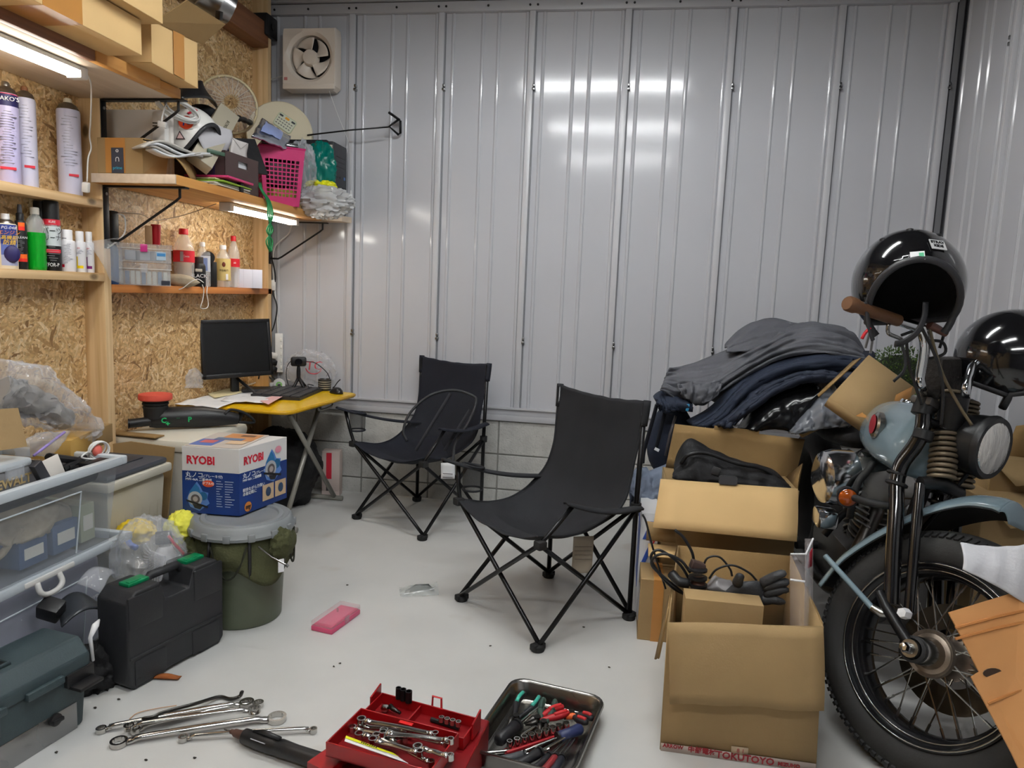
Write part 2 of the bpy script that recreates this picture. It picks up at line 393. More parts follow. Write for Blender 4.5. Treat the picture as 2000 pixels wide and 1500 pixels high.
# left wall: OSB sheets and studs
wall_left = bpy.data.objects.new('wall_left', None); C.objects.link(wall_left); wall_left['kind'] = 'structure'; wall_left['label'] = 'left wall lined with oriented strand board between pine studs'; MW[wall_left] = Matrix.Identity(4)
for y0, y1 in ((-2.2, -.31), (-.305, 1.585), (1.59, 2.52), (2.523, 3.80)):
    for z0, z1 in ((0, ZC),):
        b = B(); b.box(XL-.012, XL, y0, y1, z0, z1); obj('board', b, 'osb', wall_left)
b = B(); b.box(XL-.1, XL-.013, -2.2, 3.9, 0, ZC); obj('wall_backing', b, 'wall_paint', wall_left)
for y, z1 in ((2.503, 1.845), (3.785, ZC), (1.2, ZC), (0, ZC)):
    b = B(); b.box(XL, XS, y, y+.038, 0, z1, .002); obj('stud', b, 'pine', wall_left)
b = B(); b.box(XL, XS+.004, 2.56, 3.785, 2.44, 2.56, .003); obj('beam', b, 'brown_wood', wall_left, label='brown horizontal wooden beam')

# ceiling tubes (behind and above the camera view; they give the room its light)
def ceiling_tube(x0, x1, y, z, label):
    t = thing('ceiling_light', label, 'ceiling light', ((x0+x1)/2, y, z), group='ceiling tube lights')
    h = (x1-x0)/2
    b = B(); b.box(-h-.03, h+.03, -.06, .06, .03, ZC-z, .01); obj('housing', b, 'white_plastic', t)
    b = B(); b.cyl((-h, 0, 0), (h, 0, 0), .018, n=16); obj('tube', b, 'tube_emit', t)
    for s in (-1, 1):
        b = B(); b.prism([(s*.028, .034), (s*.075, -.0145), (s*.078, -.0145), (s*.032, .036)], -h-.03, h+.03, 'x'); obj('reflector', b, 'white_plastic', t)  # unseen skirts added to keep tube light off the top of the back wall
    for s in (-1, 1):
        b = B(); b.box(s*h-.012, s*h+.012, -.025, .025, -.022, .04, .004); obj('socket', b, 'white_plastic', t)
ceiling_tube(-.87, .33, 2.3, 2.72, 'tube light on the ceiling nearer the back wall')
ceiling_tube(-.80, .40, 1.0, 2.72, 'tube light on the ceiling, second from the back wall')
ceiling_tube(-.80, .40, -.5, 2.72, 'added fill tube light on the ceiling, farthest from the back wall')  # added unseen tube: frontal fill for the back wall and box fronts
# ================================================================ shelves on the left wall
def dep(p): return (Vector(p)-Vector((0, 0, CH))).dot(_f)
def facerot(p): 
    n = Vector((-p[0], -p[1])); return (0, 0, math.atan2(n.x, -n.y))
def spot(u, v, z, **k):                  # base point under pixel (u, v) on a vertical plane, at height z
    p = P(u, v, **k); return Vector((p.x, p.y, z))
def pxm(n, p): return n*dep(p)/CAMF      # n photo pixels at point p, in metres
FT = lambda y, z=0, x=0: frame((x, y, z), (1, 0, 0), (0, 0, 1))   # text frame facing local -Y
def colmat(c, rough=.45, **k):
    return mat('c_%s_%d' % ('_'.join(map(str, c)), rough*100), c, rough, **k)
CM = lambda c, r=.45: colmat(c, r).name
mat('card', (160, 133, 92), .8, var=.06, vscale=5, bump=.05, bscale=200, stretch=(1, 1, 1))
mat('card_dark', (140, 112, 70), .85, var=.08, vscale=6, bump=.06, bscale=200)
mat('card_light', (222, 186, 130), .8, var=.04, vscale=5)
mat('card_tape', (188, 132, 68), .3, var=.04)
mat('card_edge', (206, 172, 120), .9, bump=.5, bscale=400)
mat('clear', (225, 230, 235), .12, alpha=.22, spec=.6)
mat('clear_bag', (226, 230, 236), .06, alpha=.28, spec=1.0)
mat('bag_frost', (226, 228, 234), .06, alpha=.3, spec=1.0)

def shelf(name, label, x0, x1, y0, y1, z0, z1, m, m_edge=None):
    t = thing(name, label, 'shelf', ((x0+x1)/2, (y0+y1)/2, z0))
    b = B(); b.box(x0, x1, y0, y1, z0, z1, .002); obj('board', b, m, t, world=True)
    if m_edge:
        b = B(); b.box(x1, x1+.004, y0, y1, z0, z1, .001); obj('edge_strip', b, m_edge, t, world=True)
    return t
shelf('wall_shelf', 'upper pine shelf holding the tall spray cans', XL+.001, XS+.004, 1.24, 2.502, 1.444, 1.475, 'pine_y')
shelf('wall_shelf', 'lower pine shelf holding cleaner bottles and the green bottle', XL+.001, XS+.004, 1.24, 2.502, 1.168, 1.199, 'pine_y')
shelf('wall_shelf', 'narrow orange-brown shelf with soda bottles above the monitor', XL+.001, XS, 2.542, 3.83, 1.125, 1.157, 'orange_wood')
rs = shelf('bracket_shelf', 'deep bracket shelf crowded with basket, helmet and computer tower', -1.985, -1.649, 2.457, 3.72, 1.53, 1.565, 'orange_wood2', 'orange_wood2')
b = B(); b.box(-1.985, -1.645, 2.449, 2.4565, 1.531, 1.564, .001); obj('end_cap', b, 'pine_pale', rs, world=True)
b = B(); b.prism([(-2.02, 3.73), (-1.62, 3.73), (-1.55, 3.77), (-1.53, 3.86), (-2.02, 3.86)], 1.535, 1.565); obj('board', b, 'pine_pale', rs, world=True)
up = shelf('plank_shelf', 'upper plank shelf stacked with cardboard boxes', -2.07, -1.69, 1.0, 2.53, 1.845, 1.875, 'pine_pale')
b = B(); b.box(-1.69, -1.665, 1.0, 2.09, 1.845, 1.905, .002); obj('edge_strip', b, 'brown_wood', up, world=True)
b = B(); b.box(-1.69, -1.662, 2.09, 2.40, 1.845, 1.885, .002); b.box(-1.69, -1.67, 2.40, 2.53, 1.845, 1.882, .002); obj('edge_strip', b, 'orange_wood2', up, world=True)

def bracket(loc, label, arm=.31, drop=.235, xk=.30):
    t = thing('shelf_bracket', label, 'bracket', loc, group='black steel shelf brackets')
    b = B(); b.box(0, .004, -.014, .014, -drop, 0, .001); obj('wall_plate', b, 'black_metal', t)
    b = B(); b.box(0, arm+.03, -.014, .014, -.006, 0, .001); obj('arm', b, 'black_metal', t)
    b = B(); b.tube([(.006, 0, -drop+.03), (.05, 0, -drop+.03), (.07, 0, -drop+.04), (arm-.015, 0, -.05), (arm, 0, -.038), (arm, 0, -.004)], .005, 8); obj('strut', b, 'black_metal', t)
    for z in (-.03, -drop+.012):
        b = B(); b.cyl((.004, 0, z), (.007, 0, z), .006, n=10); obj('screw', b, 'steel', t)
    return t
bracket((XS, 2.521, 1.843), 'black bracket under the upper plank, left of the white helmet')
bracket((XS, 2.521, 1.529), 'black bracket under the near end of the crowded shelf')
bracket((XS, 3.803, 1.529), 'black bracket under the far end of the crowded shelf')

# LED bars
def led_bar(label, x, y0, y1, z, w=.05, tilt=0):
    t = thing('led_bar_lamp', label, 'lamp', (x, (y0+y1)/2, z), (0, tilt, 0)); h = (y1-y0)/2
    b = B(); b.box(-w/2, w/2, -h+.02, h-.02, -.014, 0, .003); obj('housing', b, 'white_plastic', t)
    b = B(); b.prism([(-w/2+.003, -.014), (w/2-.003, -.014), (w/2-.006, -.026), (w/4, -.034), (-w/4, -.034), (-w/2+.006, -.026)], -h+.03, h-.03, 'x')
    me = b.mesh('diffuser'); me.transform(Matrix(((0, 1, 0, 0), (1, 0, 0, 0), (0, 0, 1, 0), (0, 0, 0, 1)))); me.flip_normals(); me.materials.append(MATS['lamp_emit']); obj('diffuser', me, None, t)
    for s in (-1, 1):
        b = B(); b.box(-w/2-.002, w/2+.002, s*h-.032 if s > 0 else s*h, s*h if s > 0 else s*h+.032, -.036, .0, .003); obj('end_cap', b, 'white_plastic', t)
    return t
led_bar('lit white light bar under the upper plank', -1.775, 1.05, 2.16, 1.844)
lamp_r = led_bar('lit white light bar under the crowded bracket shelf', -1.755, 2.96, 3.63, 1.529)
def cord(name, pts, r, m, label, cat='cord', k=6):
    return solo(name, B().tube(smooth_path(pts, k), r, 6), m, label, cat, smooth=180)
c0 = Vector((-1.775, 2.165, 1.825))
t = thing('lamp_cord', 'white cord and inline plug hanging from the left light bar', 'cord', (c0.x, c0.y, 1.475))
b = B(); b.tube(smooth_path([P(172, 148, x=-1.80), P(178, 170, x=-1.83), P(177, 235, x=-1.9), P(175, 265, x=-1.95), P(178, 290, x=-1.96), P(172, 310, x=-1.96), P(170, 355, x=-1.965)], 5), .0028, 6); obj('cable', b, 'white_cable', t, world=True, smooth=180)
q = P(168, 366, x=-1.962); b = B(); b.cbox(q, (.022, .024, .036), (.2, .15, .3), .004); obj('plug', b, 'white_plastic', t, world=True)
grey_cord = cord('sagging_wire', [P(422, 398, x=-1.8), P(385, 412, x=-1.95), P(340, 425, x=-2.06), P(300, 430, x=-2.07), P(275, 418, x=-2.07), P(232, 415, x=-2.0)], .002, CM((176, 160, 140)), 'thin grey lamp cord sagging across the strand board'); adopt(grey_cord, lamp_r)
cord('wall_cable', [P(571, 434, x=-1.77), P(565, 455, x=-1.9), P(548, 470, y=3.84), P(536, 485, y=3.85), P(533, 520, y=3.86), P(536, 560, y=3.86), P(540, 600, y=3.86), P(543, 655, y=3.87)], .0035, 'white_cable', 'white cord running down beside the corner stud')
cord('wall_cable', [P(530, 500, y=3.85), P(538, 540, y=3.85), P(533, 570, y=3.85), P(541, 600, y=3.85), P(534, 640, y=3.84), P(522, 660, y=3.82), P(512, 700, y=3.78), P(505, 740, y=3.7)], .004, 'black_plastic', 'black cord looping down beside the corner stud')
t = thing('cord_switch', 'small white inline switch beside the corner stud', 'switch', P(534, 557, y=3.85), facerot(P(534, 557, y=3.85)))
b = B(); b.box(-.012, .012, -.008, .012, -.03, .03, .005); obj('body', b, 'white_plastic', t)
b = B(); b.box(-.005, .005, -.011, -.008, -.008, .008, .001); obj('rocker', b, 'white_cable', t)
p = P(508, 40, x=-1.985); b = B(); b.box(-2.075, -1.965, 3.74, 3.86, P(510, 62, x=-1.98).z, P(510, 18, x=-1.98).z, .008); b.cyl((-1.966, 3.80, p.z), (-1.958, 3.80, p.z), .02); solo('junction_box', b, 'black_plastic', 'black box fixed high on the corner stud', 'box')
# dark adapter and cord on stud
p = spot(221, 440, 1.157, x=-2.03)
t = thing('power_adapter', 'dark adapter with white cord hanging beside the tall stud', 'adapter', p)
z0, z1 = P(221, 478, x=-2.03).z, P(221, 412, x=-2.03).z
b = B(); b.box(-.012, .012, -.02, .02, z0-p.z, z1-p.z, .006); obj('body', b, 'black_plastic', t)
b = B(); b.tube(smooth_path([Vector((.02, 0, z1-p.z-.01)), Vector((.035, .02, z1-p.z-.02)), Vector((.035, .02, z1-p.z-.08)), Vector((.045, -.04, z1-p.z-.12)), Vector((.05, -.10, z1-p.z-.15))], 5), .003, 6); obj('cord', b, 'white_cable', t, smooth=180)

# ---------------------------------------------------------------- cans and bottles
def can(name, u0, u1, vb, vt, z, label, cat, parts, x=-2.03, texts=(), group=None, d=1.0):
    """parts: (part name, [(r fraction, height fraction)...], material); the first is the body"""
    uc = (u0+u1)/2; p = spot(uc, vb, z, x=x); r = pxm(u1-u0, p)/2; h = P(uc, vt, x=x).z-z
    t = thing(name, label, cat, p, facerot(p), group)
    for n, prof, m in parts:
        b = B(); b.lathe([(a*r, c*h) for a, c in prof], 20, sy=d); obj(n, b, m, t, smooth=50)
    for s, size, zz, m, xx in texts: text(s, size*h, m, t, FT(-r*d*math.sqrt(max(.02, 1-(xx*.9)**2))-.0012, zz*h, xx*r), bold=.0, ext=.0003)
    return t, r, h
purple = CM((96, 84, 150)); cream = CM((226, 216, 192)); lav = CM((206, 206, 228), .3); lav2 = CM((190, 186, 226), .3)
spray = lambda top, body, cap: [('body', [(.97, 0), (1, .01), (1, .86), (.93, .885)], body), ('shoulder', [(.96, .88), (.75, .93), (.45, .95), (.42, .955)], 'steel'), ('nozzle', [(.36, .95), (.36, .985), (.28, 1)], cap)]
tx_navy = CM((40, 36, 92)); tx_red = CM((206, 40, 60)); tx_grey = CM((110, 110, 128)); white_m = CM((242, 242, 244)); black_m = CM((20, 20, 22))
def fine_print(t, r, h, z0, z1, n, m, w=.55, d=1.0):
    n = int(n*1.5)
    for i in range(n):
        z = (z0+(z1-z0)*i/(n-1))*h; ww = w*r*random.uniform(.5, 1.25); b = B(); x = random.uniform(-.25, .2)*r
        b.box(x-ww, x+ww, -r*d-.0006, -r*d*.6, z, z+.0013); obj('print_line', b, CM((160, 160, 176)) if m == tx_grey else m, t, smooth=0)
t, r, h = can('spray_can', -1, 39, 357, 163, 1.475, 'tall lavender spray can with dark top band and white lettering', 'spray can', spray(1, lav2, 'steel'), texts=(('WAKO\'S', .058, .82, 'c_242_242_244_45', 0),))
b = B(); b.lathe([(r*1.004, .755*h), (r*1.004, .875*h)], 20, caps=False); obj('band', b, tx_navy, t, fix=False)
b = B(); b.lathe([(r*1.006, .868*h), (r*1.006, .875*h)], 20, caps=False); obj('band', b, tx_red, t); fine_print(t, r, h, .2, .7, 14, tx_grey); 
b = B(); b.box(-.7*r, .6*r, -r*1.02, -r*.8, .135*h, .16*h); obj('print_line', b, tx_red, t)
t, r, h = can('spray_can', 38, 73, 360, 172, 1.475, 'tall plain white spray can with small print, second from left', 'spray can', spray(1, lav, 'brown_wood')); fine_print(t, r, h, .3, .8, 12, tx_grey, .45)
b = B(); b.box(-.3*r, .7*r, -r*1.02, -r*.7, .19*h, .215*h); obj('print_line', b, tx_red, t)
t, r, h = can('spray_can', 118, 159, 378, 195, 1.475, 'tall white spray can standing alone next to the stud', 'spray can', spray(1, lav, cream)); fine_print(t, r, h, .3, .8, 12, tx_grey, .45)
b = B(); b.box(-.1*r, .7*r, -r*1.02, -r*.7, .19*h, .215*h); obj('print_line', b, tx_red, t)
z2 = 1.199
t, r, h = can('spray_can', -4, 33, 522, 418, z2, 'white spray can with blue label and yellow lettering', 'spray can', [('body', [(.98, 0), (1, .02), (1, .80), (.9, .82)], cream), ('shoulder', [(.92, .80), (.8, .86), (.45, .9)], 'steel'), ('nozzle', [(.4, .88), (.38, 1)], white_m)])
for z0, z1, c in ((.06, .25, (170, 178, 214)), (.25, .45, (96, 116, 190)), (.45, .8, (44, 62, 140))):
    b = B(); b.grid(lambda u, v: Vector((r*1.01*math.sin(-.5+u*1.7), -r*1.01*math.cos(-.5+u*1.7), (z0+(z1-z0)*v)*h)), 9, 2); obj('label', b, CM(c), t)
yel = CM((246, 204, 40)); mat('org', (250, 150, 40), .4)
for s, sz, z, m in (('PG-048', .075, .74, white_m), ('エンジン', .085, .65, 'org'), ('高機能', .085, .56, yel), ('防錆', .10, .47, yel)): text(s, sz*h, m, t, FT(-r*1.04, z*h, .25*r), shear=.2)
b = B(); b.ball((.45*r, -r*.95, .27*h), .16*h, 12, 8, (.8, .3, 1)); obj('label_emblem', b, tx_navy, t)
t, r, h = can('trigger_bottle', 32, 54, 523, 400, z2, 'black cleaner bottle with orange stripes beside the green bottle', 'bottle', [('body', [(.95, 0), (1, .03), (1, .68), (.8, .74), (.55, .76)], black_m), ('collar', [(.6, .75), (.6, .86), (.5, .87)], black_m), ('nozzle', [(.42, .86), (.32, 1)], CM((60, 60, 64)))])
for z0, z1, c, wd in ((.66, .72, (250, 110, 36), .5), (.60, .66, (240, 50, 40), .5), (.17, .235, (250, 110, 36), .97), (.12, .17, (240, 50, 40), .97)):
    b = B(); b.grid(lambda u, v: Vector((r*1.015*math.sin((-.3 if wd < .9 else -1)+u*(1.0 if wd < .9 else 2)), -r*1.015*math.cos((-.3 if wd < .9 else -1)+u*(1.0 if wd < .9 else 2)), (z0+(z1-z0)*v)*h)), 7, 2); obj('stripe', b, CM(c), t)
text('CLEAN', .05*h, white_m, t, FT(-r*1.03, .49*h, .1*r)); fine_print(t, r, h, .25, .44, 7, CM((120, 120, 124)), .4)
# green PET bottle
mat('green_liquid', (12, 150, 34), .12, spec=.6); mat('pet', (235, 238, 238), .08, alpha=.3, spec=.7)
prof = []
for i in range(14): prof.append(((1.0 if i % 2 else .95), .02+.5*i/13))
t, r, h = can('green_bottle', 54, 90, 526, 406, z2, 'clear plastic bottle of bright green liquid', 'bottle', [('liquid', [(.9, 0)]+prof+[(.97, .60), (.0, .601)], 'green_liquid'), ('neck', [(.97, .60), (.98, .68), (.8, .80), (.42, .88), (.40, .9)], 'pet'), ('cap', [(.44, .89), (.44, .985), (.40, 1)], CM((214, 208, 196)))])
t, r, h = can('spray_can', 88, 119, 528, 394, z2, 'black and white parts cleaner spray can with red bands', 'spray can', [('body', [(.97, 0), (1, .01), (1, .36)], black_m), ('upper_label', [(1, .36), (1, .64), (1, .66)], CM((206, 214, 218))), ('band', [(1.0, .64), (1.0, .735), (.9, .74)], tx_red), ('cap', [(.92, .735), (.9, .96), (.84, 1)], black_m)], x=-2.025)
for s, sz, z, m in (('KURE', .05, .70, white_m), ('パーツ', .12, .565, black_m), ('クリーナー', .10, .47, black_m), ('FOR-P', .075, .085, white_m)): text(s, sz*h, m, t, FT(-r*1.03, z*h, .1*r), sx=.7)
b = B(); b.box(-.9*r, .9*r, -r*1.02, -r*.4, .26*h, .31*h); obj('stripe', b, tx_red, t); fine_print(t, r, h, .15, .34, 5, CM((150, 150, 150)))
t, r, h = can('spray_can', 70, 99, 526, 394, z2, 'black capped spray can half hidden behind the green bottle', 'spray can', [('body', [(.97, 0), (1, .01), (1, .70), (.9, .74)], CM((120, 20, 44))), ('cap', [(.92, .735), (.9, .96), (.84, 1)], black_m)], x=-2.062)
for i, (u0, u1, vt, vb, c, lb) in enumerate(((119, 147, 449, 528, (206, 20, 50), 'white squeeze bottle with red patch, leftmost of three'), (147, 168, 452, 530, (246, 214, 0), 'white squeeze bottle with yellow L-shaped mark'), (167, 184, 453, 531, (122, 20, 110), 'white squeeze bottle with purple L-shaped mark next to the stud'))):
    t, r, h = can('squeeze_bottle', u0, u1, vb, vt, z2, lb, 'bottle', [('body', [(.93, 0), (1, .03), (1, .70), (.92, .745)], CM((236, 236, 240), .3)), ('cap', [(.68, .735), (.68, .98), (.62, 1)], CM((246, 246, 248), .3))], x=-2.02, group='white squeeze bottles')
    if i == 0:
        b = B(); b.grid(lambda u, v: Vector((r*1.01*math.sin(-1.2+u*.8), -r*1.01*math.cos(-1.2+u*.8), (.10+.07*v)*h)), 6, 2); obj('mark', b, CM(c), t); fine_print(t, r, h, .2, .65, 12, CM((170, 170, 178)), .3)
    else:
        b = B(); b.grid(lambda u, v: Vector((r*1.01*math.sin(-.6+u*.2), -r*1.01*math.cos(-.6+u*.2), (.10+.28*v)*h)), 4, 2); b.grid(lambda u, v: Vector((r*1.012*math.sin(-.6+u*1.1), -r*1.012*math.cos(-.6+u*1.1), (.09+.07*v)*h)), 6, 2); obj('mark', b, CM(c), t)
        text('3M', .05*h, tx_red, t, FT(-r*1.02, .58*h, -.25*r)); fine_print(t, r, h, .45, .53, 3, tx_grey, .35)

# ---------------------------------------------------------------- orange shelf
z3 = 1.157
can('bottle', 214, 232, 552, 470, z3, 'slim blue grey bottle against the stud on the orange shelf', 'bottle', [('body', [(.9, 0), (1, .04), (1, .8), (.5, .9)], CM((56, 92, 140), .3)), ('cap', [(.55, .88), (.5, 1)], black_m)], x=-2.04)
def clear_case(u0, u1, vb, vt, z, label, latch, x=-1.985):
    p = spot((u0+u1)/2, vb, z, x=x); wd = pxm(u1-u0, p); h = P((u0+u1)/2, vt, x=x).z-z
    t = thing('clear_case', label, 'case', p, facerot(p)); d = .085
    b = B(); b.box(-wd/2, wd/2, -d/2, d/2, 0, .003, .001); b.box(-wd/2, wd/2, -d/2, -d/2+.002, 0, h*.72); b.box(-wd/2, wd/2, d/2-.002, d/2, 0, h*.72); b.box(-wd/2, -wd/2+.002, -d/2, d/2, 0, h*.72); b.box(wd/2-.002, wd/2, -d/2, d/2, 0, h*.72); obj('body', b, 'clear', t)
    b = B(); b.box(-wd/2-.004, wd/2+.004, -d/2-.004, d/2+.004, h*.72, h*.98, .004); obj('lid', b, 'clear_bag', t)
    b = B(); b.box(-.013, .013, -d/2-.009, -d/2-.003, h*.55, h*.95, .002); obj('latch', b, latch, t)
    for s in (-1, 1):
        b = B(); b.box(-wd/2-.005, wd/2+.005, -d/2-.006, -d/2-.003, h*.70, h*.73); 
    obj('rim', b, 'white_plastic', t)
    return t, wd, d, h
mat('magenta', (226, 60, 150), .3)
t, wd, d, h = clear_case(236, 328, 555, 513, z3, 'clear plastic case of pale rods under the pink-latched case', 'clear_bag')
for k in range(9):
    b = B(); b.box(-wd/2+.008+k*.02, -wd/2+.024+k*.02, -d/2+.006, d/2-.006, .004, h*.62, .004); obj('content', b, CM((206, 204, 190)) if k % 3 != 1 else CM((96, 120, 150)), t)
b = B(); b.box(wd/2-.035, wd/2-.003, -d/2-.0025, -d/2-.001, .004, .022); obj('label', b, CM((44, 48, 60)), t)
t, wd, d, h2 = clear_case(234, 329, 514, 476, z3+h*1.0, 'clear plastic case with pink latch, on top of the other', 'magenta', -1.98)
for k in range(3):
    b = B(); b.cbox((-.05+k*.045, 0, .028), (.04, .06, .04), (0, 0, .3*k), .004); obj('content', b, CM((190, 196, 206)), t)
b = B(); b.box(wd/2-.055, wd/2-.02, -d/2-.0025, -d/2-.001, .012, .045); obj('label', b, CM((196, 220, 238)), t)
b = B(); b.box(wd/2-.053, wd/2-.022, -d/2-.0035, -d/2-.002, .028, .040); obj('label', b, CM((70, 150, 214)), t)
ztop = z3+h+h2*.98
can('red_cup', 296, 314, 472, 439, ztop, 'small red tapered cup on top of the clear cases', 'cup', [('body', [(.78, 0), (1, .97), (1.0, 1), (.9, .98), (.88, .9), (.1, .1)], CM((196, 26, 40)))], x=-1.98)
can('cork', 284, 297, 471, 441, ztop, 'pale cork standing next to the small red cup', 'cork', [('body', [(.9, 0), (1, .05), (1, .95), (.9, 1)], CM((196, 160, 120), .8))], x=-1.99)
# clear tray sheet sticking out left of the cases
b = B(); p = spot(200, 540, z3, x=-1.99)
pts = [(166, 472), (232, 464), (236, 552), (200, 548)]
b.grid(lambda u, v: (P(168+64*u, 472-8*u, x=-1.955-.02*u)*(v)+P(214+22*u, 546+8*u, x=-1.96)*(1-v))+Vector((.012*math.sin(v*3), 0, 0)), 8, 8)
solo('plastic_sheet', b, 'clear', 'clear plastic sheet leaning out from the orange shelf past the stud', 'plastic sheet', solid=.0015)
def pet_bottle(u0, u1, vb, vt, label, capc, labc, x, lz=(.42, .62), fill='pet', txt=None):
    t, r, h = can('soda_bottle', u0, u1, vb, vt, z3, label, 'bottle', [('body', [(.5, 0), (.92, .01), (.97, .1), (.94, .22), (1, .38), (1, .64), (.86, .72), (.45, .87), (.36, .9)], fill), ('cap', [(.44, .9), (.44, .985), (.40, 1)], CM(capc)), ('label_wrap', [(1.015, lz[0]), (1.02, (lz[0]+lz[1])/2), (1.015, lz[1])], CM(labc))], x=x)
    if txt: text(txt[0], txt[1]*h, txt[2], t, FT(-r*1.05, (lz[0]+lz[1])/2*h, .2*r))
    return t, r, h
t, r, h = pet_bottle(341, 379, 550, 447, 'empty soda bottle with red cap and label behind the cloth pouch', (206, 24, 40), (214, 40, 56), -2.03, txt=('Coca', .05, white_m))
b = B(); b.box(-.35*r, -.05*r, -r*1.06, -r*.9, .43*h, .6*h); obj('barcode', b, CM((150, 130, 130)), t)
t, r, h = pet_bottle(445, 468, 562, 461, 'empty soda bottle with red cap beside the white box', (206, 24, 40), (210, 34, 50), -2.04, (.40, .56), txt=('ab', .05, white_m))
pet_bottle(384, 408, 556, 473, 'clear bottle with white cap behind the dark coffee can', (230, 232, 236), (214, 214, 206), -2.05, (.3, .31))
t, r, h = pet_bottle(422, 450, 560, 479, 'tea bottle with gold label and white cap', (232, 234, 240), (206, 184, 120), -2.02, (.16, .68), 'pet')
b = B(); b.ball((.1*r, -r*1.02, .54*h), .05*h, 10, 6, (.8, .15, 1.2)); obj('emblem', b, CM((110, 50, 30)), t)
text('伊右衛門', .05*h, black_m, t, FT(-r*1.06, .40*h, .1*r)); b = B(); b.box(.35*r, .65*r, -r*1.02, -r*.7, .18*h, .32*h); obj('barcode', b, white_m, t)
t, r, h = can('coffee_can', 376, 401, 551, 502, z3, 'dark coffee can bottle with white lettering beside the pouch', 'can', [('body', [(.9, 0), (1, .03), (1, .68), (.8, .78)], black_m), ('cap', [(.7, .78), (.7, .97), (.66, 1)], CM((50, 44, 40)))], x=-2.005, texts=(('BLACK', .17, .36, 'c_242_242_244_45', 0),))
b = B(); b.box(-.5*r, .5*r, -r*1.03, -r*.7, .5*h, .6*h, .002); obj('label', b, CM((196, 190, 176)), t)
# blister pack, black box, white box
p = spot(402, 556, z3, x=-2.0); t = thing('blister_pack', 'clear blister pack with blue and white card on the orange shelf', 'package', p, facerot(p)); h = P(402, 490, x=-2.0).z-z3; wd = pxm(18, p)
b = B(); b.box(-wd/2, wd/2, -.018, .0, 0, h*.97, .006); obj('blister', b, 'clear', t)
b = B(); b.box(-wd/2+.001, wd/2-.001, -.004, -.002, h*.42, h*.86); obj('card', b, CM((222, 228, 240)), t)
b = B(); b.box(-wd/5, wd/5, -.006, -.004, h*.45, h*.8); obj('print', b, CM((96, 124, 196)), t)
b = B(); b.cyl((.012, .012, h*.82), (.012, .018, h*.82), .030, n=20); obj('reel', b, 'black_plastic', t)
p = spot(417, 558, z3, x=-2.02); b = B(); hh = P(417, 512, x=-2.02).z-z3; b.box(-.016, .016, -.03, .03, 0, hh, .002); solo('small_box', b, 'black_plastic', 'thin black box standing beside the tea bottle', 'box', p, facerot(p))
p = spot(484, 562, z3, x=-2.015); t = thing('small_box', 'plain white box at the end of the orange shelf', 'box', p, (0, 0, .62)); hh = P(484, 526, x=-2.015).z-z3
b = B(); b.box(-.07, .07, -.035, .035, 0, hh, .001); obj('body', b, CM((216, 220, 236), .5), t)
for x in (-.025, .02):
    b = B(); b.box(x, x+.001, -.0362, -.035, 0, hh); obj('fold_line', b, CM((190, 194, 210)), t)
# cloth pouch with drawstring
mat('khaki_cloth', (172, 160, 138), .9, var=.15, vscale=30, bump=.3, bscale=40)
p = spot(358, 556, z3, x=-1.995); t = thing('cloth_pouch', 'khaki drawstring pouch lying on the orange shelf', 'pouch', p, facerot(p))
def f(u, v):
    a = 2*PI*u; x = -.085+.17*v; rr = (.038*math.sin(PI*min(1, .08+v*1.0))**.6)*(1 if v < .75 else 1-.75*(v-.75)/.25)
    rr *= 1+.14*math.sin(7*a+3*v)*v
    return Vector((x, .8*rr*math.cos(a), .030+.75*rr*math.sin(a)-.012*v))
b = B(); b.grid(f, 22, 14, True); obj('bag', b, 'khaki_cloth', t, smooth=180)
b = B(); b.tube(smooth_path([(-.085, -.03, .0), (-.05, -.045, -.012), (-.01, -.045, -.012), (.03, -.04, .02), (.06, -.03, .035), (.085, -.02, .02)], 5), .002, 6); obj('drawstring', b, 'white_cable', t, smooth=180)
b = B(); b.tube(smooth_path([P(395, 556, x=-1.975), P(398, 566, x=-1.975), P(396, 585, x=-1.975), P(392, 601, x=-1.975), P(403, 602, x=-1.975), P(407, 594, x=-1.975), P(404, 575, x=-1.975), P(405, 558, x=-1.98)], 5), .002, 6); obj('drawstring_loop', b, 'white_cable', t, world=True, smooth=180)
# ================================================================ boxes on the upper plank
def carton(name, label, o, ax, ay, h, m='card', tape=True, top=True, tm='card_tape', cat='box'):
    """closed carton; o = near-left-bottom corner, ax and ay = edge vectors on the floor"""
    o, ax, ay = Vector(o), Vector(ax), Vector(ay)
    t = thing(name, label, cat, o); b = B()
    T = Matrix(((ax.x, ay.x, 0, 0), (ax.y, ay.y, 0, 0), (ax.z, ay.z, h, 0), (0, 0, 0, 1))); b.T = T
    b.box(0, 1, 0, 1, 0, 1); obj('body', b, m, t, bevel=.0015)
    if tape:
        b = B(); b.T = T; k = .001
        b.box(-.004, 1.004, .38, .60, -.004, 1.004); obj('tape', b, tm, t)
    return t
carton('cardboard_box', 'taped cardboard box, topmost of the pile on the plank', (-2.0, 1.45, 1.985), (.50, 0, 0), (0, .735, 0), .22, 'card_light')
carton('cardboard_box', 'flat taped cardboard box under the topmost one on the plank', (-1.99, 1.50, 1.8765), (.457, 0, 0), (-.01, .64, 0), .104, 'card_light')
t = thing('cardboard_box', 'open cardboard box with tape and raised flap at the end of the plank', 'box', (-1.8, 2.35, 1.8865))
C0, C1 = P(298, 122, z=1.886), P(387, 172, z=1.886); e = C1-C0; n = Vector((-e.y, e.x, 0)).normalized()*.36
h = .17
for a, c in ((C0, C1), (C0+n, C1+n), (C0, C0+n), (C1, C1+n)):
    b = B(); d = (c-a).normalized(); q = Vector((-d.y, d.x, 0))*.002
    b.poly([a+q, c+q, c+q+V3(0, 0, h), a+q+V3(0, 0, h)]); obj('side', b, 'card_light', t, world=True, solid=.004, smooth=0)
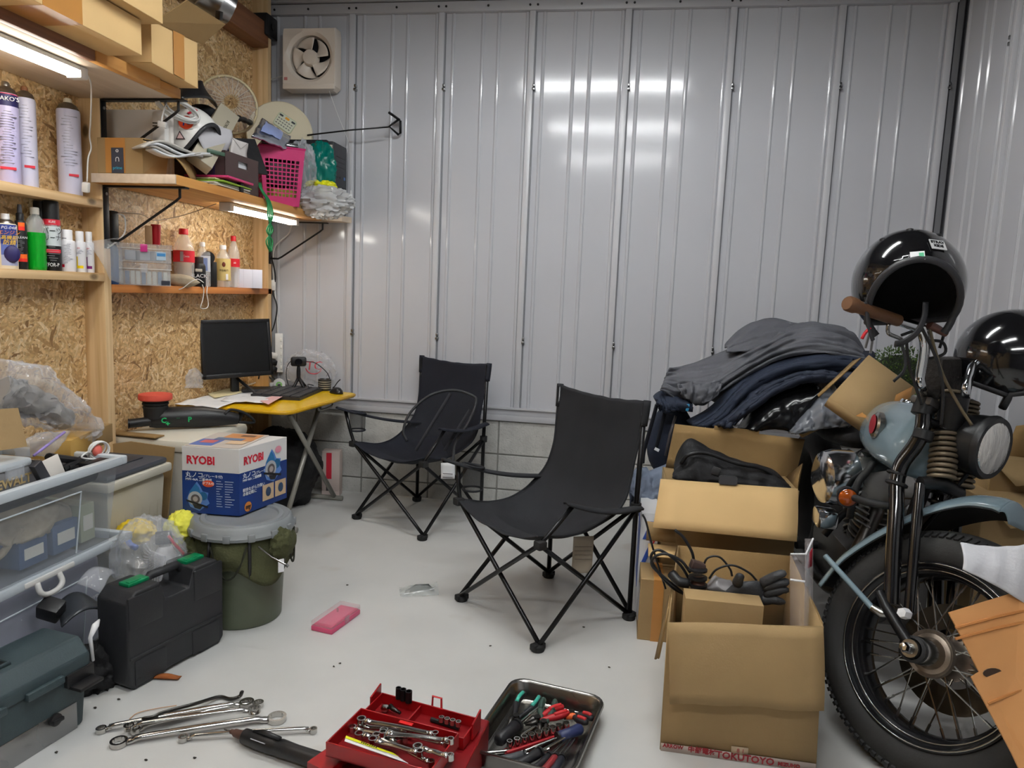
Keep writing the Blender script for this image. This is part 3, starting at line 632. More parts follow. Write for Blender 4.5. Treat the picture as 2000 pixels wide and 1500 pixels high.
b = B(); b.poly([C0, C1, C1+n, C0+n]); obj('bottom', b, 'card_light', t, world=True, solid=.003, smooth=0)
zt = 1.886+h
fl = [P(302, 42, x=C0.x), P(395, 86, x=C1.x-.0), P(440, 47, x=C1.x+.06), P(365, 0, x=C0.x+.05)]
b = B(); b.poly(fl); obj('flap', b, 'card_dark', t, world=True, solid=.004, smooth=0)
q = (C1-C0); b = B(); 
a = C0+q*.42; c = C0+q*.66; o3 = -n.normalized()*.0035
b.poly([a+o3, c+o3, c+o3+V3(0, 0, h), a+o3+V3(0, 0, h)]); obj('tape', b, 'card_tape', t, world=True, smooth=0)
# tin canister
p0, p1 = P(378, 2, x=-1.62), P(452, 18, x=-1.64)
p0 = V3(-1.70, 2.47, 2.13); ax = V3(.5, .55, -.25).normalized()
t = thing('tin_canister', 'dented metal canister lying on top of the open box', 'canister', p0)
pc = P(438, 12, x=-1.65); a0 = pc-ax*.13
b = B(); rings = [(0, .055), (.03, .057), (.033, .06), (.04, .057), (.10, .057), (.105, .061), (.115, .061), (.16, .055)]
b.tube([a0+ax*k for k, r in rings], [r for k, r in rings], 24); obj('body', b, 'steel', t, world=True)
b = B(); b.cbox(P(428, 30, x=-1.60), (.02, .02, .03), (.3, .3, 0), .002); obj('clasp', b, 'dark_steel', t, world=True)

# ================================================================ crowded shelf
zs = 1.566
# styrofoam panel box behind the helmet
mat('foam', (228, 223, 216), .8, var=.05, vscale=6)
p0, p1 = spot(207, 270, zs, x=-1.975), None
t = thing('white_foam_panel', 'plain white foam panel standing behind the small carton', 'panel', (-1.93, 2.60, zs))
b = B(); b.box(-.13, .17, 0, .02, 0, .262, .004); obj('body', b, 'foam', t)
b = B(); b.box(.11, .165, -.03, .0, .0, .25, .008); obj('white_block', b, 'white_plastic', t)
# parcel carton
t = thing('parcel_carton', 'small parcel carton with dark label at the shelf end', 'box', (-1.93, 2.46, zs))
FL = spot(192, 330, zs, y=2.455); FR = spot(280, 340, zs, y=2.455); hb = .125; dp = V3(.02, .10, 0)
b = B(); b.poly([FL, FR, FR+V3(0, 0, hb), FL+V3(0, 0, hb)]); obj('front', b, 'card', t, world=True, solid=.003, smooth=0)
b = B(); b.poly([FR, FR+dp, FR+dp+V3(.015, 0, hb*.8), FR+V3(.0, 0, hb*.95)]); obj('side', b, 'card', t, world=True, solid=.003, smooth=0)
b = B(); b.poly([FL, FL+dp, FL+dp+V3(0, 0, hb), FL+V3(0, 0, hb)]); obj('side', b, 'card', t, world=True, solid=.003, smooth=0)
b = B(); b.poly([FL+dp, FR+dp, FR+dp+V3(0, 0, hb), FL+dp+V3(0, 0, hb)]); obj('back', b, 'card', t, world=True, solid=.003, smooth=0)
b = B(); b.poly([FL, FR, FR+dp, FL+dp]); obj('bottom', b, 'card', t, world=True, solid=.003, smooth=0)
b = B(); b.poly([FL+V3(0, 0, hb), FR+V3(0, 0, hb), FR+V3(-.005, .07, hb+.006), FL+V3(-.012, .07, hb+.006)]); obj('flap', b, 'card', t, world=True, solid=.003, smooth=0)
w_ = FR-FL; o = FL+w_*.32+V3(0, -.003, 0)
b = B(); b.poly([o-w_*.14, o+w_*.30, o+w_*.30+V3(0, 0, hb), o-w_*.14+V3(0, 0, hb)]); obj('tape', b, 'card_tape', t, world=True, smooth=0)
o.y -= .002; b = B(); b.poly([o, o+w_*.27, o+w_*.27+V3(0, 0, hb*.72), o+V3(0, 0, hb*.72)]); obj('label', b, CM((62, 66, 78)), t, world=True, smooth=0)
o2 = o+w_*.135+V3(0, -.001, 0); 
for s, sz, z, m in (('prime', .016, .018, CM((60, 170, 200))), ('∩', .024, .048, white_m), ('◎', .014, .078, white_m)): text(s, sz, m, t, MW[t].inverted() @ frame(o2+V3(0, 0, z), (1, 0, 0), (0, 0, 1)))
# torn cardboard sheet + magazines
def sheet(fn, nu=12, nv=8): return B().grid(fn, nu, nv)
A = [P(306, 287, x=-1.72), P(352, 290, x=-1.78), P(388, 352, x=-1.80), P(372, 350, x=-1.655)]
b = sheet(lambda u, v: (A[0]*(1-u)+A[3]*u)*(1-v)+(A[1]*(1-u)+A[2]*u)*v+V3(.01*math.sin(3*u), 0, .018*math.sin(PI*u)*(1-v)))
solo('cardboard_piece', b, 'card_dark', 'torn bent piece of cardboard under the magazines', 'cardboard', solid=.004, smooth=60)
t = thing('magazine_pile', 'limp grey magazines draped over the shelf edge below the white helmet', 'magazines', P(350, 300, x=-1.75))
for k in range(4):
    def f(u, v, k=k):
        a = P(280+6*k, 287+3*k-3*k*k*.2, x=-1.70); m1 = P(345, 277+9*k, x=-1.66+.004*k); c = P(418-7*k, 304+2*k, x=-1.68)
        s = a*(1-u)**2+m1*2*u*(1-u)+c*u*u; s.z += .012*math.sin(u*6+k)
        return s+V3(-.13*v, .11*v, .014*v+.004*math.sin(8*u))
    obj('magazine', sheet(f, 18, 5), 'paper' if k % 2 else CM((196, 192, 184), .7), t, world=True, solid=.007, smooth=60)
b = B(); b.cbox(P(422, 298, x=-1.67), (.07, .01, .016), (0, .1, .9), .003); obj('spine', b, CM((56, 84, 66)), t, world=True)
# white open-face helmet
HC = P(366, 268, y=2.76)
mat('black_gloss_paint', (16, 16, 18), .12, coat=.6)
def open_helmet(label, c, r, yaw, roll, pitch, shell='black_gloss_paint', name='black_helmet', group='black motorcycle helmets'):
    t = thing(name, label, 'helmet', c, (pitch, roll, yaw), group)
    b = B()
    def f(u, v):
        a = 2*PI*u; th = v*2.30; lobe = 1+.04*math.sin(th); return V3(r*.90*math.sin(th)*math.cos(a)*lobe, r*1.06*math.sin(th)*math.sin(a), r*math.cos(th))
    b.grid(f, 64, 36, True)
    def inside(p): return p.y < -.15*r and ((p.x/(.74*r))**2+((p.z+.42*r)/(.78*r))**2) < 1
    kill = [fc for fc in b.bm.faces if inside(fc.calc_center_median())]; bmesh.ops.delete(b.bm, geom=kill, context='FACES')
    obj('shell', b, shell, t, smooth=180, solid=.006)
    b = B(); b.grid(lambda u, v: f(u, v)*.94, 48, 26, True); kill = [fc for fc in b.bm.faces if inside(fc.calc_center_median()/.94)]; bmesh.ops.delete(b.bm, geom=kill, context='FACES'); obj('liner', b, CM((10, 10, 11), .9), t, smooth=180)
    pts = []
    for i in range(33):
        a = -.72+(PI+1.44)*i/32; x = .74*r*math.cos(a); z = -.42*r+.78*r*math.sin(a); k = max(.02, 1-(x/(.93*r))**2-(z/r)**2); pts.append(V3(x, -1.07*r*math.sqrt(k), z))
    b = B(); b.tube(pts, .0085, 8); obj('edge_trim', b, mat('trim_rubber', (40, 40, 43), .5), t, smooth=180)
    pts = [f(u, 1.0) for u in [i/40 for i in range(41)] if f(u, 1.0).y > -.25*r or abs(f(u, 1).x) > .6*r]
    pts = sorted([f(i/40, 1.0) for i in range(40)], key=lambda q: math.atan2(-q.x, q.y)); pts = [q for q in pts if not inside(q)]
    b = B(); b.tube(pts, .008, 8); obj('bottom_trim', b, 'trim_rubber', t, smooth=180)
    for a in (-.55, 0, .55):
        q = V3(r*.9*math.sin(a)*.94, -.30*r, r*.93*math.cos(a)+.004); b = B(); b.lathe([(.009, -.004), (.008, .004), (.003, .006)], 10, q); obj('snap', b, 'black_plastic', t)
    return t
def stick(t, r, dx, dz, wd, hh, m, rot=0, off=.006):
    y = -1.06*math.sqrt(max(0, 1-(dx/.92)**2-dz*dz)); q = V3(dx*r, y*r, dz*r); n = V3(dx/.85, y/1.12, dz).normalized(); q += n*off; Tm = frame(q, V3(0, 0, 1).cross(n), n.cross(V3(0, 0, 1).cross(n))) @ Matrix.Rotation(rot, 4, 'Z')
    b = B(); b.T = Tm; b.box(-wd/2, wd/2, -hh/2, hh/2, -.001, .001); obj('sticker', b, m, t, smooth=0); return Tm
t = open_helmet('white open-face helmet with round orange sticker on the shelf', HC, .118, 1.62, 0, -.05, CM((236, 234, 228), .25), 'white_helmet', None)
Tm = stick(t, .118, -.80, .26, .05, .05, CM((236, 234, 228), .25))
b = B(); b.T = Tm; b.cyl((0, 0, -.001), (0, 0, .003), .027, n=24); obj('sticker', b, CM((226, 74, 34)), t)
text('76', .034, CM((30, 40, 120)), t, Tm @ Matrix.Translation((0, 0, .0036)) @ Matrix.Rotation(.3, 4, 'Z'), bold=.001)
Tm = stick(t, .118, -.88, -.14, .002, .002, black_m); b = B(); b.T = Tm; b.prism([(-.018, -.015), (.018, -.015), (0, .018)], 0, .002); obj('sticker', b, CM((60, 40, 44)), t)
b = B(); b.T = Tm; b.prism([(-.012, -.011), (.012, -.011), (0, .011)], .002, .003); obj('sticker', b, CM((226, 190, 186)), t)
stick(t, .118, -.52, .66, .045, .010, tx_red, .7)
# coiled white extension cable with plug
cc = P(350, 212, x=-1.72); t = thing('cable_coil', 'coiled white power cable with plug hung under the plank end', 'cable', cc)
b = B()
for k in range(5):
    o = V3(random.uniform(-.015, .015), random.uniform(-.01, .01), random.uniform(-.008, .008)); rr = .055+.006*k
    b.tube([cc+o+V3(rr*.8*math.cos(a)*.6, rr*math.cos(a), .45*rr*math.sin(a)-.2*rr*math.cos(a)) for a in [2*PI*i/20 for i in range(20)]], .004, 6, closed=True)
obj('coil', b, 'white_cable', t, world=True, smooth=180)
pl = P(317, 243, x=-1.72)
b = B(); b.tube(smooth_path([P(325, 200, x=-1.73), P(320, 215, x=-1.725), P(316, 232, x=-1.72), pl], 5), .003, 6); obj('cable', b, 'white_cable', t, world=True, smooth=180)
b = B(); b.cbox(pl, (.03, .02, .022), (.1, .2, .2), .004); obj('plug', b, CM((206, 204, 200)), t, world=True)
b = B(); b.cyl(pl+V3(-.012, 0, .004), pl+V3(-.035, -.005, .004), .0025, n=6); b.cyl(pl+V3(-.012, 0, -.006), pl+V3(-.035, -.005, -.006), .0025, n=6); obj('prong', b, 'dark_steel', t, world=True)
# black cap / visor heap
vc = P(395, 215, x=-1.86)
def f(u, v):
    a = -1.2+2.6*u; rr = .10*(1-.55*v); return P(400, 205, x=-1.86)+V3(rr*math.cos(a)*.7, rr*math.cos(a)*.8+.03*v, rr*math.sin(a)*.85-.02+.02*v)
t = thing('black_cap_heap', 'heap of black cloth caps and straps behind the white helmet', 'caps', vc)
A = [P(358, 168, x=-1.80), P(390, 168, x=-1.84), P(425, 212, x=-1.82), P(352, 192, x=-1.70)]
b = sheet(lambda u, v: (A[0]*(1-u)+A[1]*u)*(1-v)+(A[3]*(1-u)+A[2]*u)*v+V3(.04*math.sin(PI*u), -.02*math.sin(PI*v), .02*math.sin(PI*u)), 14, 10); obj('brim', b, 'black_plastic', t, world=True, solid=.006, smooth=180)
b = B(); b.ball(P(400, 222, x=-1.84), .075, 20, 12, (.8, 1.1, .45)); b.noise(.012, 18, 2); obj('cap', b, CM((26, 27, 32), .8), t, world=True, smooth=180)
b = B(); b.tube(smooth_path([P(425, 220, x=-1.80), P(450, 230, x=-1.78), P(470, 232, x=-1.80), P(490, 240, x=-1.84)], 5), [.012+.004*math.sin(i*2.3) for i in range(16)], 8); obj('strap', b, 'black_plastic', t, world=True, smooth=180)
# electric fan guard in a plastic bag
fc = P(446, 205, x=-1.93); t = thing('fan_guard', 'wire fan guard wrapped in plastic on the shelf', 'fan guard', (fc.x, fc.y, zs), (0, 0, .7))
hz = fc.z-zs; b = B()
for k in range(26):
    a = 2*PI*k/26; b.tube([V3(.03*math.cos(a), -.07, hz+.03*math.sin(a)), V3(.09*math.cos(a), -.055, hz+.09*math.sin(a)), V3(.128*math.cos(a), -.01, hz+.128*math.sin(a)), V3(.13*math.cos(a), .04, hz+.13*math.sin(a))], .0016, 5)
obj('wires', b, CM((206, 196, 172)), t, smooth=180)
for yy, rr in ((0, .131), (.012, .132)):
    b = B(); b.tube([V3(rr*math.cos(2*PI*i/32), yy, hz+rr*math.sin(2*PI*i/32)) for i in range(32)], .006, 6, closed=True); obj('hoop', b, CM((226, 210, 160)), t, smooth=180)
b = B(); b.lathe([(.035, -.075), (.05, -.07), (.10, -.06), (.137, -.01), (.14, .045), (.1, .07)], 32, (0, 0, hz), 'y', caps=False); b.noise(.008, 14, 4); obj('bag', b, mat('clear_film', (235, 225, 225), .15, alpha=.16), t, smooth=180)
b = B(); b.cyl((0, 0, 0), (0, 0, hz-.13), .02, n=12); obj('stem', b, CM((200, 190, 160)), t)
# curled grey plastic tray
A0 = P(383, 233, x=-1.74)
def f(u, v):
    a = P(382+58*u, 236+2*u, x=-1.72-.03*u); c = P(410+30*u, 310-10*u, x=-1.70); s = a*(1-v)+c*v
    return s+V3(.05*math.sin(PI*v)*(u), -.03*math.sin(PI*v), 0)
solo('curled_sheet', sheet(f, 12, 10), CM((200, 198, 202), .4), 'curled pale grey plastic sheet beside the white helmet', 'plastic sheet', solid=.003, smooth=180)
# slanted silver carton
p0, p1 = P(408, 336, x=-1.68), P(462, 236, x=-1.72); d = p1-p0
t = thing('slanted_carton', 'long silver carton leaning across the shelf', 'box', p0)
T = frame(p0, d, V3(.7, -.72, 0)); b = B(); b.T = T; b.box(0, d.length, -.02, .025, -.09, 0, .001); obj('body', b, CM((176, 168, 148), .4), t, world=True)
text('HITACHI', .018, CM((96, 90, 78)), t, MW[t].inverted() @ T @ Matrix.Translation((d.length*.72, .0262, -.03)) @ Matrix.Rotation(-PI/2, 4, 'X'))
# document stack with strap
t = thing('document_bundle', 'strapped bundle of pink and lime folders on the shelf front', 'folders', P(405, 350, x=-1.72))
dirY = V3(0, 1, 0); b0 = P(368, 356, z=zs); 
for k, (c, th) in enumerate((((196, 190, 176), .006), ((226, 222, 206), .006), ((150, 190, 60), .005), ((206, 200, 150), .006), ((214, 60, 120), .009))):
    b = B(); z = zs+.003+k*.009; b.cbox((-1.745+.005*k*(-1)**k, 2.86+.004*k, z+th/2), (.19, .27-.012*k, th), (0, 0, .05*(-1)**k), .002); obj('folder', b, CM(c, .5), t, world=True)
b = B(); b.box(-1.843, -1.644, 2.90, 2.925, zs+.0005, zs+.052, .002); obj('strap', b, 'black_plastic', t, world=True)
# brown box file with slot, blue binder, envelope, black folder
bl = spot(440, 376, zs, x=-1.665); br = spot(505, 388, zs, x=-1.655)
t = thing('box_file', 'dark brown box file with a cut-out handle slot', 'box file', (bl+br)/2)
h = P(440, 326, x=-1.665).z-zs; h = .155
T = frame(bl, br-bl, V3(0, 0, 1)); wd = (br-bl).length
b = B(); b.T = T; b.prism([(0, 0), (wd, 0), (wd, h), (0, h)], -.24, -.238)
b.box(0, wd, 0, .003, -.24, 0); b.box(0, .003, 0, h, -.24, 0); b.box(wd-.003, wd, 0, h, -.24, 0)
b.box(0, wd, 0, h*.66, -.003, 0); b.box(0, wd, h*.83, h, -.003, 0); b.box(0, wd*.38, h*.66, h*.83, -.003, 0); b.box(wd*.66, wd, h*.66, h*.83, -.003, 0)
obj('body', b, CM((74, 58, 56), .5), t, world=True)
b = B(); b.T = T; b.box(.01, wd-.01, .01, h*.95, -.03, -.012); obj('paper_inside', b, 'paper', t, world=True)
t = thing('blue_binder', 'blue binder standing in the brown box file', 'binder', bl+V3(-.04, .06, .004))
b = B(); b.T = T; b.box(.0, wd*.40, .01, h*1.42, -.09, -.045, .002); obj('cover', b, CM((24, 44, 130)), t, world=True)
t = thing('envelope', 'crumpled white envelope tucked behind the box file edge', 'envelope', bl+V3(0, .12, .02))
b = B(); b.T = T; b.grid(lambda u, v: V3(wd*(.30+.48*u), h*(.95+.48*v), -.02-.004*math.sin(6*u+5*v)), 8, 8); obj('paper', b, CM((214, 208, 204), .7), t, world=True, solid=.003, smooth=60)
b = B(); b.T = T; b.tube([V3(wd*.31, h*1.42, -.015), V3(wd*.54, h*1.2, -.013), V3(wd*.76, h*1.42, -.015)], .001, 4); obj('flap_crease', b, CM((160, 152, 148)), t, world=True)
A = [P(452, 270, x=-1.74), P(496, 272, x=-1.70), P(522, 342, x=-1.665), P(470, 335, x=-1.70)]
b = sheet(lambda u, v: (A[0]*(1-u)+A[1]*u)*(1-v)+(A[3]*(1-u)+A[2]*u)*v, 4, 4); solo('black_folder', b, 'black_plastic', 'black folder leaning between the box file and pink basket', 'folder', solid=.012, smooth=0)
# pink basket with holes
bc = spot(545, 395, zs, x=-1.735); t = thing('pink_basket', 'pink plastic basket with rows of square holes', 'basket', (bc.x, bc.y, zs), (0, 0, .62))
pink = mat('pink', (196, 48, 108), .4); bh = P(545, 292, x=-1.72).z-zs; bw0, bw1 = .082, .105
def bp(s, t_, side):       # side 0..3, s along, t_ up
    w2 = bw0+(bw1-bw0)*t_; p = [(-w2+2*w2*s, -w2), (w2, -w2+2*w2*s), (w2-2*w2*s, w2), (-w2, w2-2*w2*s)][side]; return V3(p[0], p[1], bh*t_)
b = B(); NC, NR = 8, 9
for sd in range(4):
    ss = [0, .09]; 
    for c in range(NC): ss += [.09+.82*(c+.12)/NC, .09+.82*(c+.88)/NC]
    ss += [.91, 1]; ss = sorted(set(ss)); tt = [0, .14]
    for r_ in range(NR): tt += [.14+.66*(r_+.14)/NR, .14+.66*(r_+.84)/NR]
    tt += [.80, 1]; tt = sorted(set(tt))
    V = [[b._v(bp(s_, t__, sd)) for t__ in tt] for s_ in ss]
    for i in range(len(ss)-1):
        for j in range(len(tt)-1):
            hole_ = (i >= 2 and (i-2) % 2 == 0 and i < 2+2*NC) and (j >= 2 and (j-2) % 2 == 0 and j < 2+2*NR)
            if not hole_: b._f([V[i][j], V[i+1][j], V[i+1][j+1], V[i][j+1]])
bmesh.ops.remove_doubles(b.bm, verts=b.bm.verts, dist=1e-5)
b.poly([bp(0, 0, k) for k in range(4)]); obj('body', b, 'pink', t, solid=.003, smooth=0)
b = B(); b.tube([bp(0, 1, k)+V3(0, 0, 0) for k in range(4)], .006, 8, closed=True); obj('rim', b, 'pink', t, smooth=180)
b = B(); b.cbox((0, 0, bh*.17), (.13, .13, bh*.28), (0, 0, .3), .02); obj('content', b, CM((176, 186, 70)), t)
b = B(); b.cbox((0, 0, bh*.6), (.13, .13, bh*.5), (0, 0, .1), .02); obj('content', b, CM((52, 44, 48)), t)
# silver foil pouch and black case on basket
t = thing('foil_pouch', 'crinkled silver foil pouch with blue print on the pink basket', 'pouch', (bc.x, bc.y, zs+bh))
A = [P(512, 232, x=-1.76), P(566, 268, x=-1.72), P(560, 292, x=-1.66), P(492, 266, x=-1.70)]
def f(u, v):
    s = (A[0]*(1-u)+A[1]*u)*(1-v)+(A[3]*(1-u)+A[2]*u)*v; return s+V3(.012, -.012, .004)*math.sin(PI*u)*math.sin(PI*v)+noise.noise_vector(s*40)*.006
obj('foil', sheet(f, 20, 16), mat('foil', (196, 200, 210), .22, metal=.9), t, world=True, solid=.012, smooth=60)
b = sheet(lambda u, v: f(.15+.6*u, .15+.6*v)+V3(.007, -.010, .009), 8, 8); obj('print', b, CM((150, 166, 214), .3), t, world=True)
p = P(530, 282, x=-1.71); b = B(); b.cbox((bc.x+.0, bc.y-.01, zs+bh+.016), (.17, .13, .03), (0, 0, .62), .004); t = thing('flat_player', 'flat black and chrome device lying on the pink basket', 'device', (bc.x, bc.y, zs+bh)); obj('body', b, 'black_plastic', t, world=True)
b = B(); b.cbox((bc.x+.0, bc.y-.01, zs+bh+.018), (.174, .134, .005), (0, 0, .62), .001); obj('trim', b, 'chrome', t, world=True)
# cream round lid with sticker
dc = P(546, 262, y=3.70); dr = pxm(63, dc); t = thing('round_lid', 'large round cream plastic lid with a sticker, upright behind the basket', 'lid', (dc.x, dc.y, dc.z), (-.10, 0, .30))
b = B(); b.lathe([(.01, -.018), (dr*.88, -.018), (dr*.95, -.02), (dr*.985, -.014), (dr, 0), (dr, .02), (.01, .02)], 48, (0, 0, 0), 'y'); obj('lid', b, 'cream_plastic', t, smooth=50)
Ts = Matrix.Translation((.03, -.0215, .055)) @ frame((0, 0, 0), (1, 0, 0), (0, 0, 1)) @ Matrix.Rotation(-.55, 4, 'Z')
b = B(); b.T = Ts; b.prism(rrect(.105, .075, .012), -.002, .001); obj('sticker', b, CM((186, 196, 160)), t)
b = B(); b.T = Ts; b.prism(rrect(.098, .068, .010), .001, .0015); obj('sticker', b, CM((216, 218, 196)), t)
for x, y, wd, hh, c in ((-.035, .024, .022, .010, (60, 66, 66)), (0, .024, .024, .012, (226, 160, 40)), (.036, .024, .022, .010, (60, 66, 66))):
    b = B(); b.T = Ts; b.prism(rrect(wd, hh, .004, cx=x, cy=y), .0015, .002); obj('print', b, CM(c), t)
for r_ in range(3):
    for k in range(6):
        b = B(); b.T = Ts; b.box(-.043+.015*k, -.034+.015*k, .004-.014*r_, .009-.014*r_, .0015, .002); obj('print', b, CM((110, 112, 106)), t)
# computer tower: front toward +X/-Y, side visible
f0 = spot(650, 425, zs, y=3.60); f1 = spot(684, 432, zs, y=3.83); 
pcx = -1.575; t = thing('computer_tower', 'black desktop computer tower at the shelf end by the wall', 'computer', (pcx-.2, 3.75, zs))
ph = .375; b = B(); b.box(-2.0, pcx-.02, 3.665, 3.85, zs, zs+ph, .004); obj('case', b, CM((26, 27, 34), .5), t, world=True)
b = B(); b.box(pcx-.02, pcx+.02, 3.665, 3.85, zs, zs+ph*.985, .012); obj('front_panel', b, CM((52, 53, 58), .5), t, world=True)
for z in (.30, .275, .25):
    b = B(); b.box(pcx+.019, pcx+.022, 3.70, 3.82, zs+z-.002, zs+z, .0005); obj('drive_slot', b, 'black_plastic', t, world=True)
for k in range(9):
    b = B(); b.box(pcx+.018, pcx+.0215, 3.685, 3.83, zs+.03+k*.014, zs+.036+k*.014); obj('vent_slot', b, 'black_plastic', t, world=True)
b = B(); b.box(pcx+.019, pcx+.022, 3.80, 3.818, zs+.19, zs+.205); obj('badge', b, CM((70, 110, 170)), t, world=True)
for y in (3.72, 3.75):
    b = B(); b.cyl((pcx+.018, y, zs+.195), (pcx+.0225, y, zs+.195), .006, n=10); obj('port', b, 'black_plastic', t, world=True)
q = P(638, 288, y=3.662); b = B(); b.box(q.x-.032, q.x+.03, 3.6625, 3.6655, q.z-.018, q.z+.014); obj('label', b, CM((206, 202, 186)), t, world=True)
# bags
def crumple(name, label, c, size, m, seed=1, amp=.35, freq=9, cat='plastic bag', n=56, mm=36, rot=(0, 0, 0), tie=None):
    b = B(); b.ball((0, 0, 0), 1, n, mm)
    for v in b.bm.verts:
        d = v.co.normalized(); q = d*freq*.32+V3(seed, seed*2, 0)
        k = 1+amp*(.55-1.1*abs(noise.noise(q)))+amp*.45*(.5-abs(noise.noise(q*2.3+V3(9, 0, 0))))+amp*.25*(.5-abs(noise.noise(q*5.1)))
        v.co = V3(d.x*size[0]*k, d.y*size[1]*k, d.z*size[2]*k)
    zmin = min(v.co.z for v in b.bm.verts)
    return solo(name, b, m, label, cat, c, rot, smooth=55)
mat('green_bag', (0, 112, 100), .25, alpha=.92); mat('yellow_bag', (228, 226, 30), .35)
crumple('green_bag', 'crumpled teal green plastic bag against the computer tower', P(626, 330, y=3.60), (.07, .05, .115), 'green_bag', 3)
crumple('yellow_packet', 'bright yellow packet under the teal bag', P(626, 364, y=3.58), (.07, .04, .028), 'yellow_bag', 5, .4)
crumple('clear_bag', 'crumpled clear plastic bag drooping at the shelf end', P(632, 395, y=3.55), (.12, .06, .062), mat('bag_white', (214, 214, 214), .25, alpha=.72), 8, .55, 12)
crumple('clear_bag', 'clear plastic bag stuffed between basket and teal bag', P(590, 330, y=3.50), (.055, .05, .11), 'clear_bag', 11, .5)
b = B(); b.box(-1.83, -1.66, 3.46, 3.62, zs, zs+.085); solo('small_carton', b, 'card', 'small plain carton between the pink basket and clear bag', 'box', bevel=.001)
# green rope hanging over the edge
t = thing('green_rope', 'green twine hanging from the crowded shelf past the light bar', 'rope', P(510, 365, x=-1.66))
for k in range(4):
    o = V3(0, .004*k, 0)
    b = B(); b.tube(smooth_path([P(503+2*k, 357, x=-1.675), P(510+k, 372, x=-1.640), P(522+k*2, 395, x=-1.632), P(528+(k-1.5)*3, 425, x=-1.63), P(527+(1.5-k)*4, 450, x=-1.63), P(526+(k-1.5)*4, 470, x=-1.63), P(527+k, 492, x=-1.63)], 5), .0035, 6); obj('strand', b, mat('green_twine', (30, 124, 70), .6), t, world=True, smooth=180)

# ================================================================ wall fan, hook
fc = P(606, 117, y=3.83); t = thing('wall_fan', 'cream square ventilation fan mounted on the metal wall', 'ventilation fan', (fc.x, 3.885, fc.z))
S = .152; mat('fan_cream', (222, 210, 196), .3); yy = -.075
b = B(); pl = rrect(2*S, 2.1*S, .018, 3); n_ = 40; cz = .012; R0 = .112
ang = [math.atan2(p[1]-cz, p[0]) for p in pl]
def outer(a):
    # intersection of ray from (0,cz) with square
    c, s = math.cos(a), math.sin(a); k = min(S/abs(c) if abs(c) > 1e-6 else 9, ((1.05*S-cz) if s > 0 else (1.05*S+cz))/abs(s) if abs(s) > 1e-6 else 9); return (c*k, cz+s*k)
N_ = 48; angs = [2*PI*i/N_+PI/4 for i in range(N_)]
rows = [[b._v((outer(a)[0]*1.0, .0, outer(a)[1])) for a in angs], [b._v((outer(a)[0], yy+.012, outer(a)[1])) for a in angs], [b._v((outer(a)[0]*.97, yy, (outer(a)[1])*.97)) for a in angs],
        [b._v((R0*1.18*math.cos(a), yy+.002, cz+R0*1.18*math.sin(a))) for a in angs], [b._v((R0*1.02*math.cos(a), yy+.018, cz+R0*1.02*math.sin(a))) for a in angs], [b._v((R0*.98*math.cos(a), yy+.06, cz+R0*.98*math.sin(a))) for a in angs]]
for i in range(5): b._bridge(rows[i], rows[i+1])
obj('housing', b, 'fan_cream', t, smooth=35)
b = B(); b.cyl((0, -.004, cz), (0, -.002, cz), R0, n=32); obj('backing', b, CM((30, 32, 38)), t)
for k in range(5):
    a0 = 2*PI*k/5+.35
    def f(u, v, a0=a0):
        rr = .03+(R0*.93-.03)*u; a = a0+(v-.5)*(.55+.5*u)*1.2+.35*u
        return V3(rr*math.cos(a), yy+.025+.028*(v-.5)+.004, cz+rr*math.sin(a))
    obj('blade', B().grid(f, 8, 8), 'fan_cream', t, solid=.002, smooth=60)
b = B(); b.lathe([(.005, yy+.004), (.036, yy+.006), (.041, yy+.012), (.041, yy+.05)], 24, (0, 0, cz), 'y'); obj('hub', b, 'fan_cream', t)
b = B(); b.box(-S*.97, S*.97, yy-.004, yy+.01, -S*1.03, -S*.84, .004); obj('lower_trim', b, 'fan_cream', t)
b = B(); b.box(-S*.92, -S*.80, yy-.002, yy, -S*.72, -S*.62); obj('label', b, CM((196, 120, 116)), t)
q0 = P(643, 178, y=3.82); 
b = B(); b.tube(smooth_path([q0, P(660, 225, y=3.84), P(680, 275, y=3.84), P(684, 300, y=3.86), P(685, 372, y=3.86)], 5), .0012, 5); obj('pull_string', b, 'white_cable', t, world=True, smooth=180)
b = B(); b.cyl(P(685, 372, y=3.86), P(685, 384, y=3.86), .004, .006, n=8); obj('pull_knob', b, 'white_plastic', t, world=True)
b = B(); b.tube(smooth_path([P(553, 148, y=3.85), P(540, 152, y=3.86), P(525, 156, y=3.87)], 4), .003, 6); obj('power_cord', b, CM((190, 188, 186)), t, world=True, smooth=180)
hk = P(770, 245, y=3.80); t = thing('wall_hook_rod', 'black rod with triangular handle reaching across the metal wall', 'hook rod', P(780, 245, y=3.87))
b = B(); b.tube([P(600, 264, y=3.72), P(685, 254, y=3.78), P(760, 248, y=3.80)], .004, 8); obj('rod', b, 'black_metal', t, world=True, smooth=180)
tri = [P(760, 247, y=3.82), P(779, 233, y=3.86), P(782, 236, y=3.87), P(782, 260, y=3.87), P(778, 263, y=3.87)]
b = B(); b.tube(tri, .007, 8, closed=True); obj('handle', b, 'black_metal', t, world=True, smooth=180)
b = B(); b.tube([P(780, 234, y=3.87), P(760, 220, y=3.78)], .007, 8); obj('peg', b, 'black_metal', t, world=True, smooth=180)
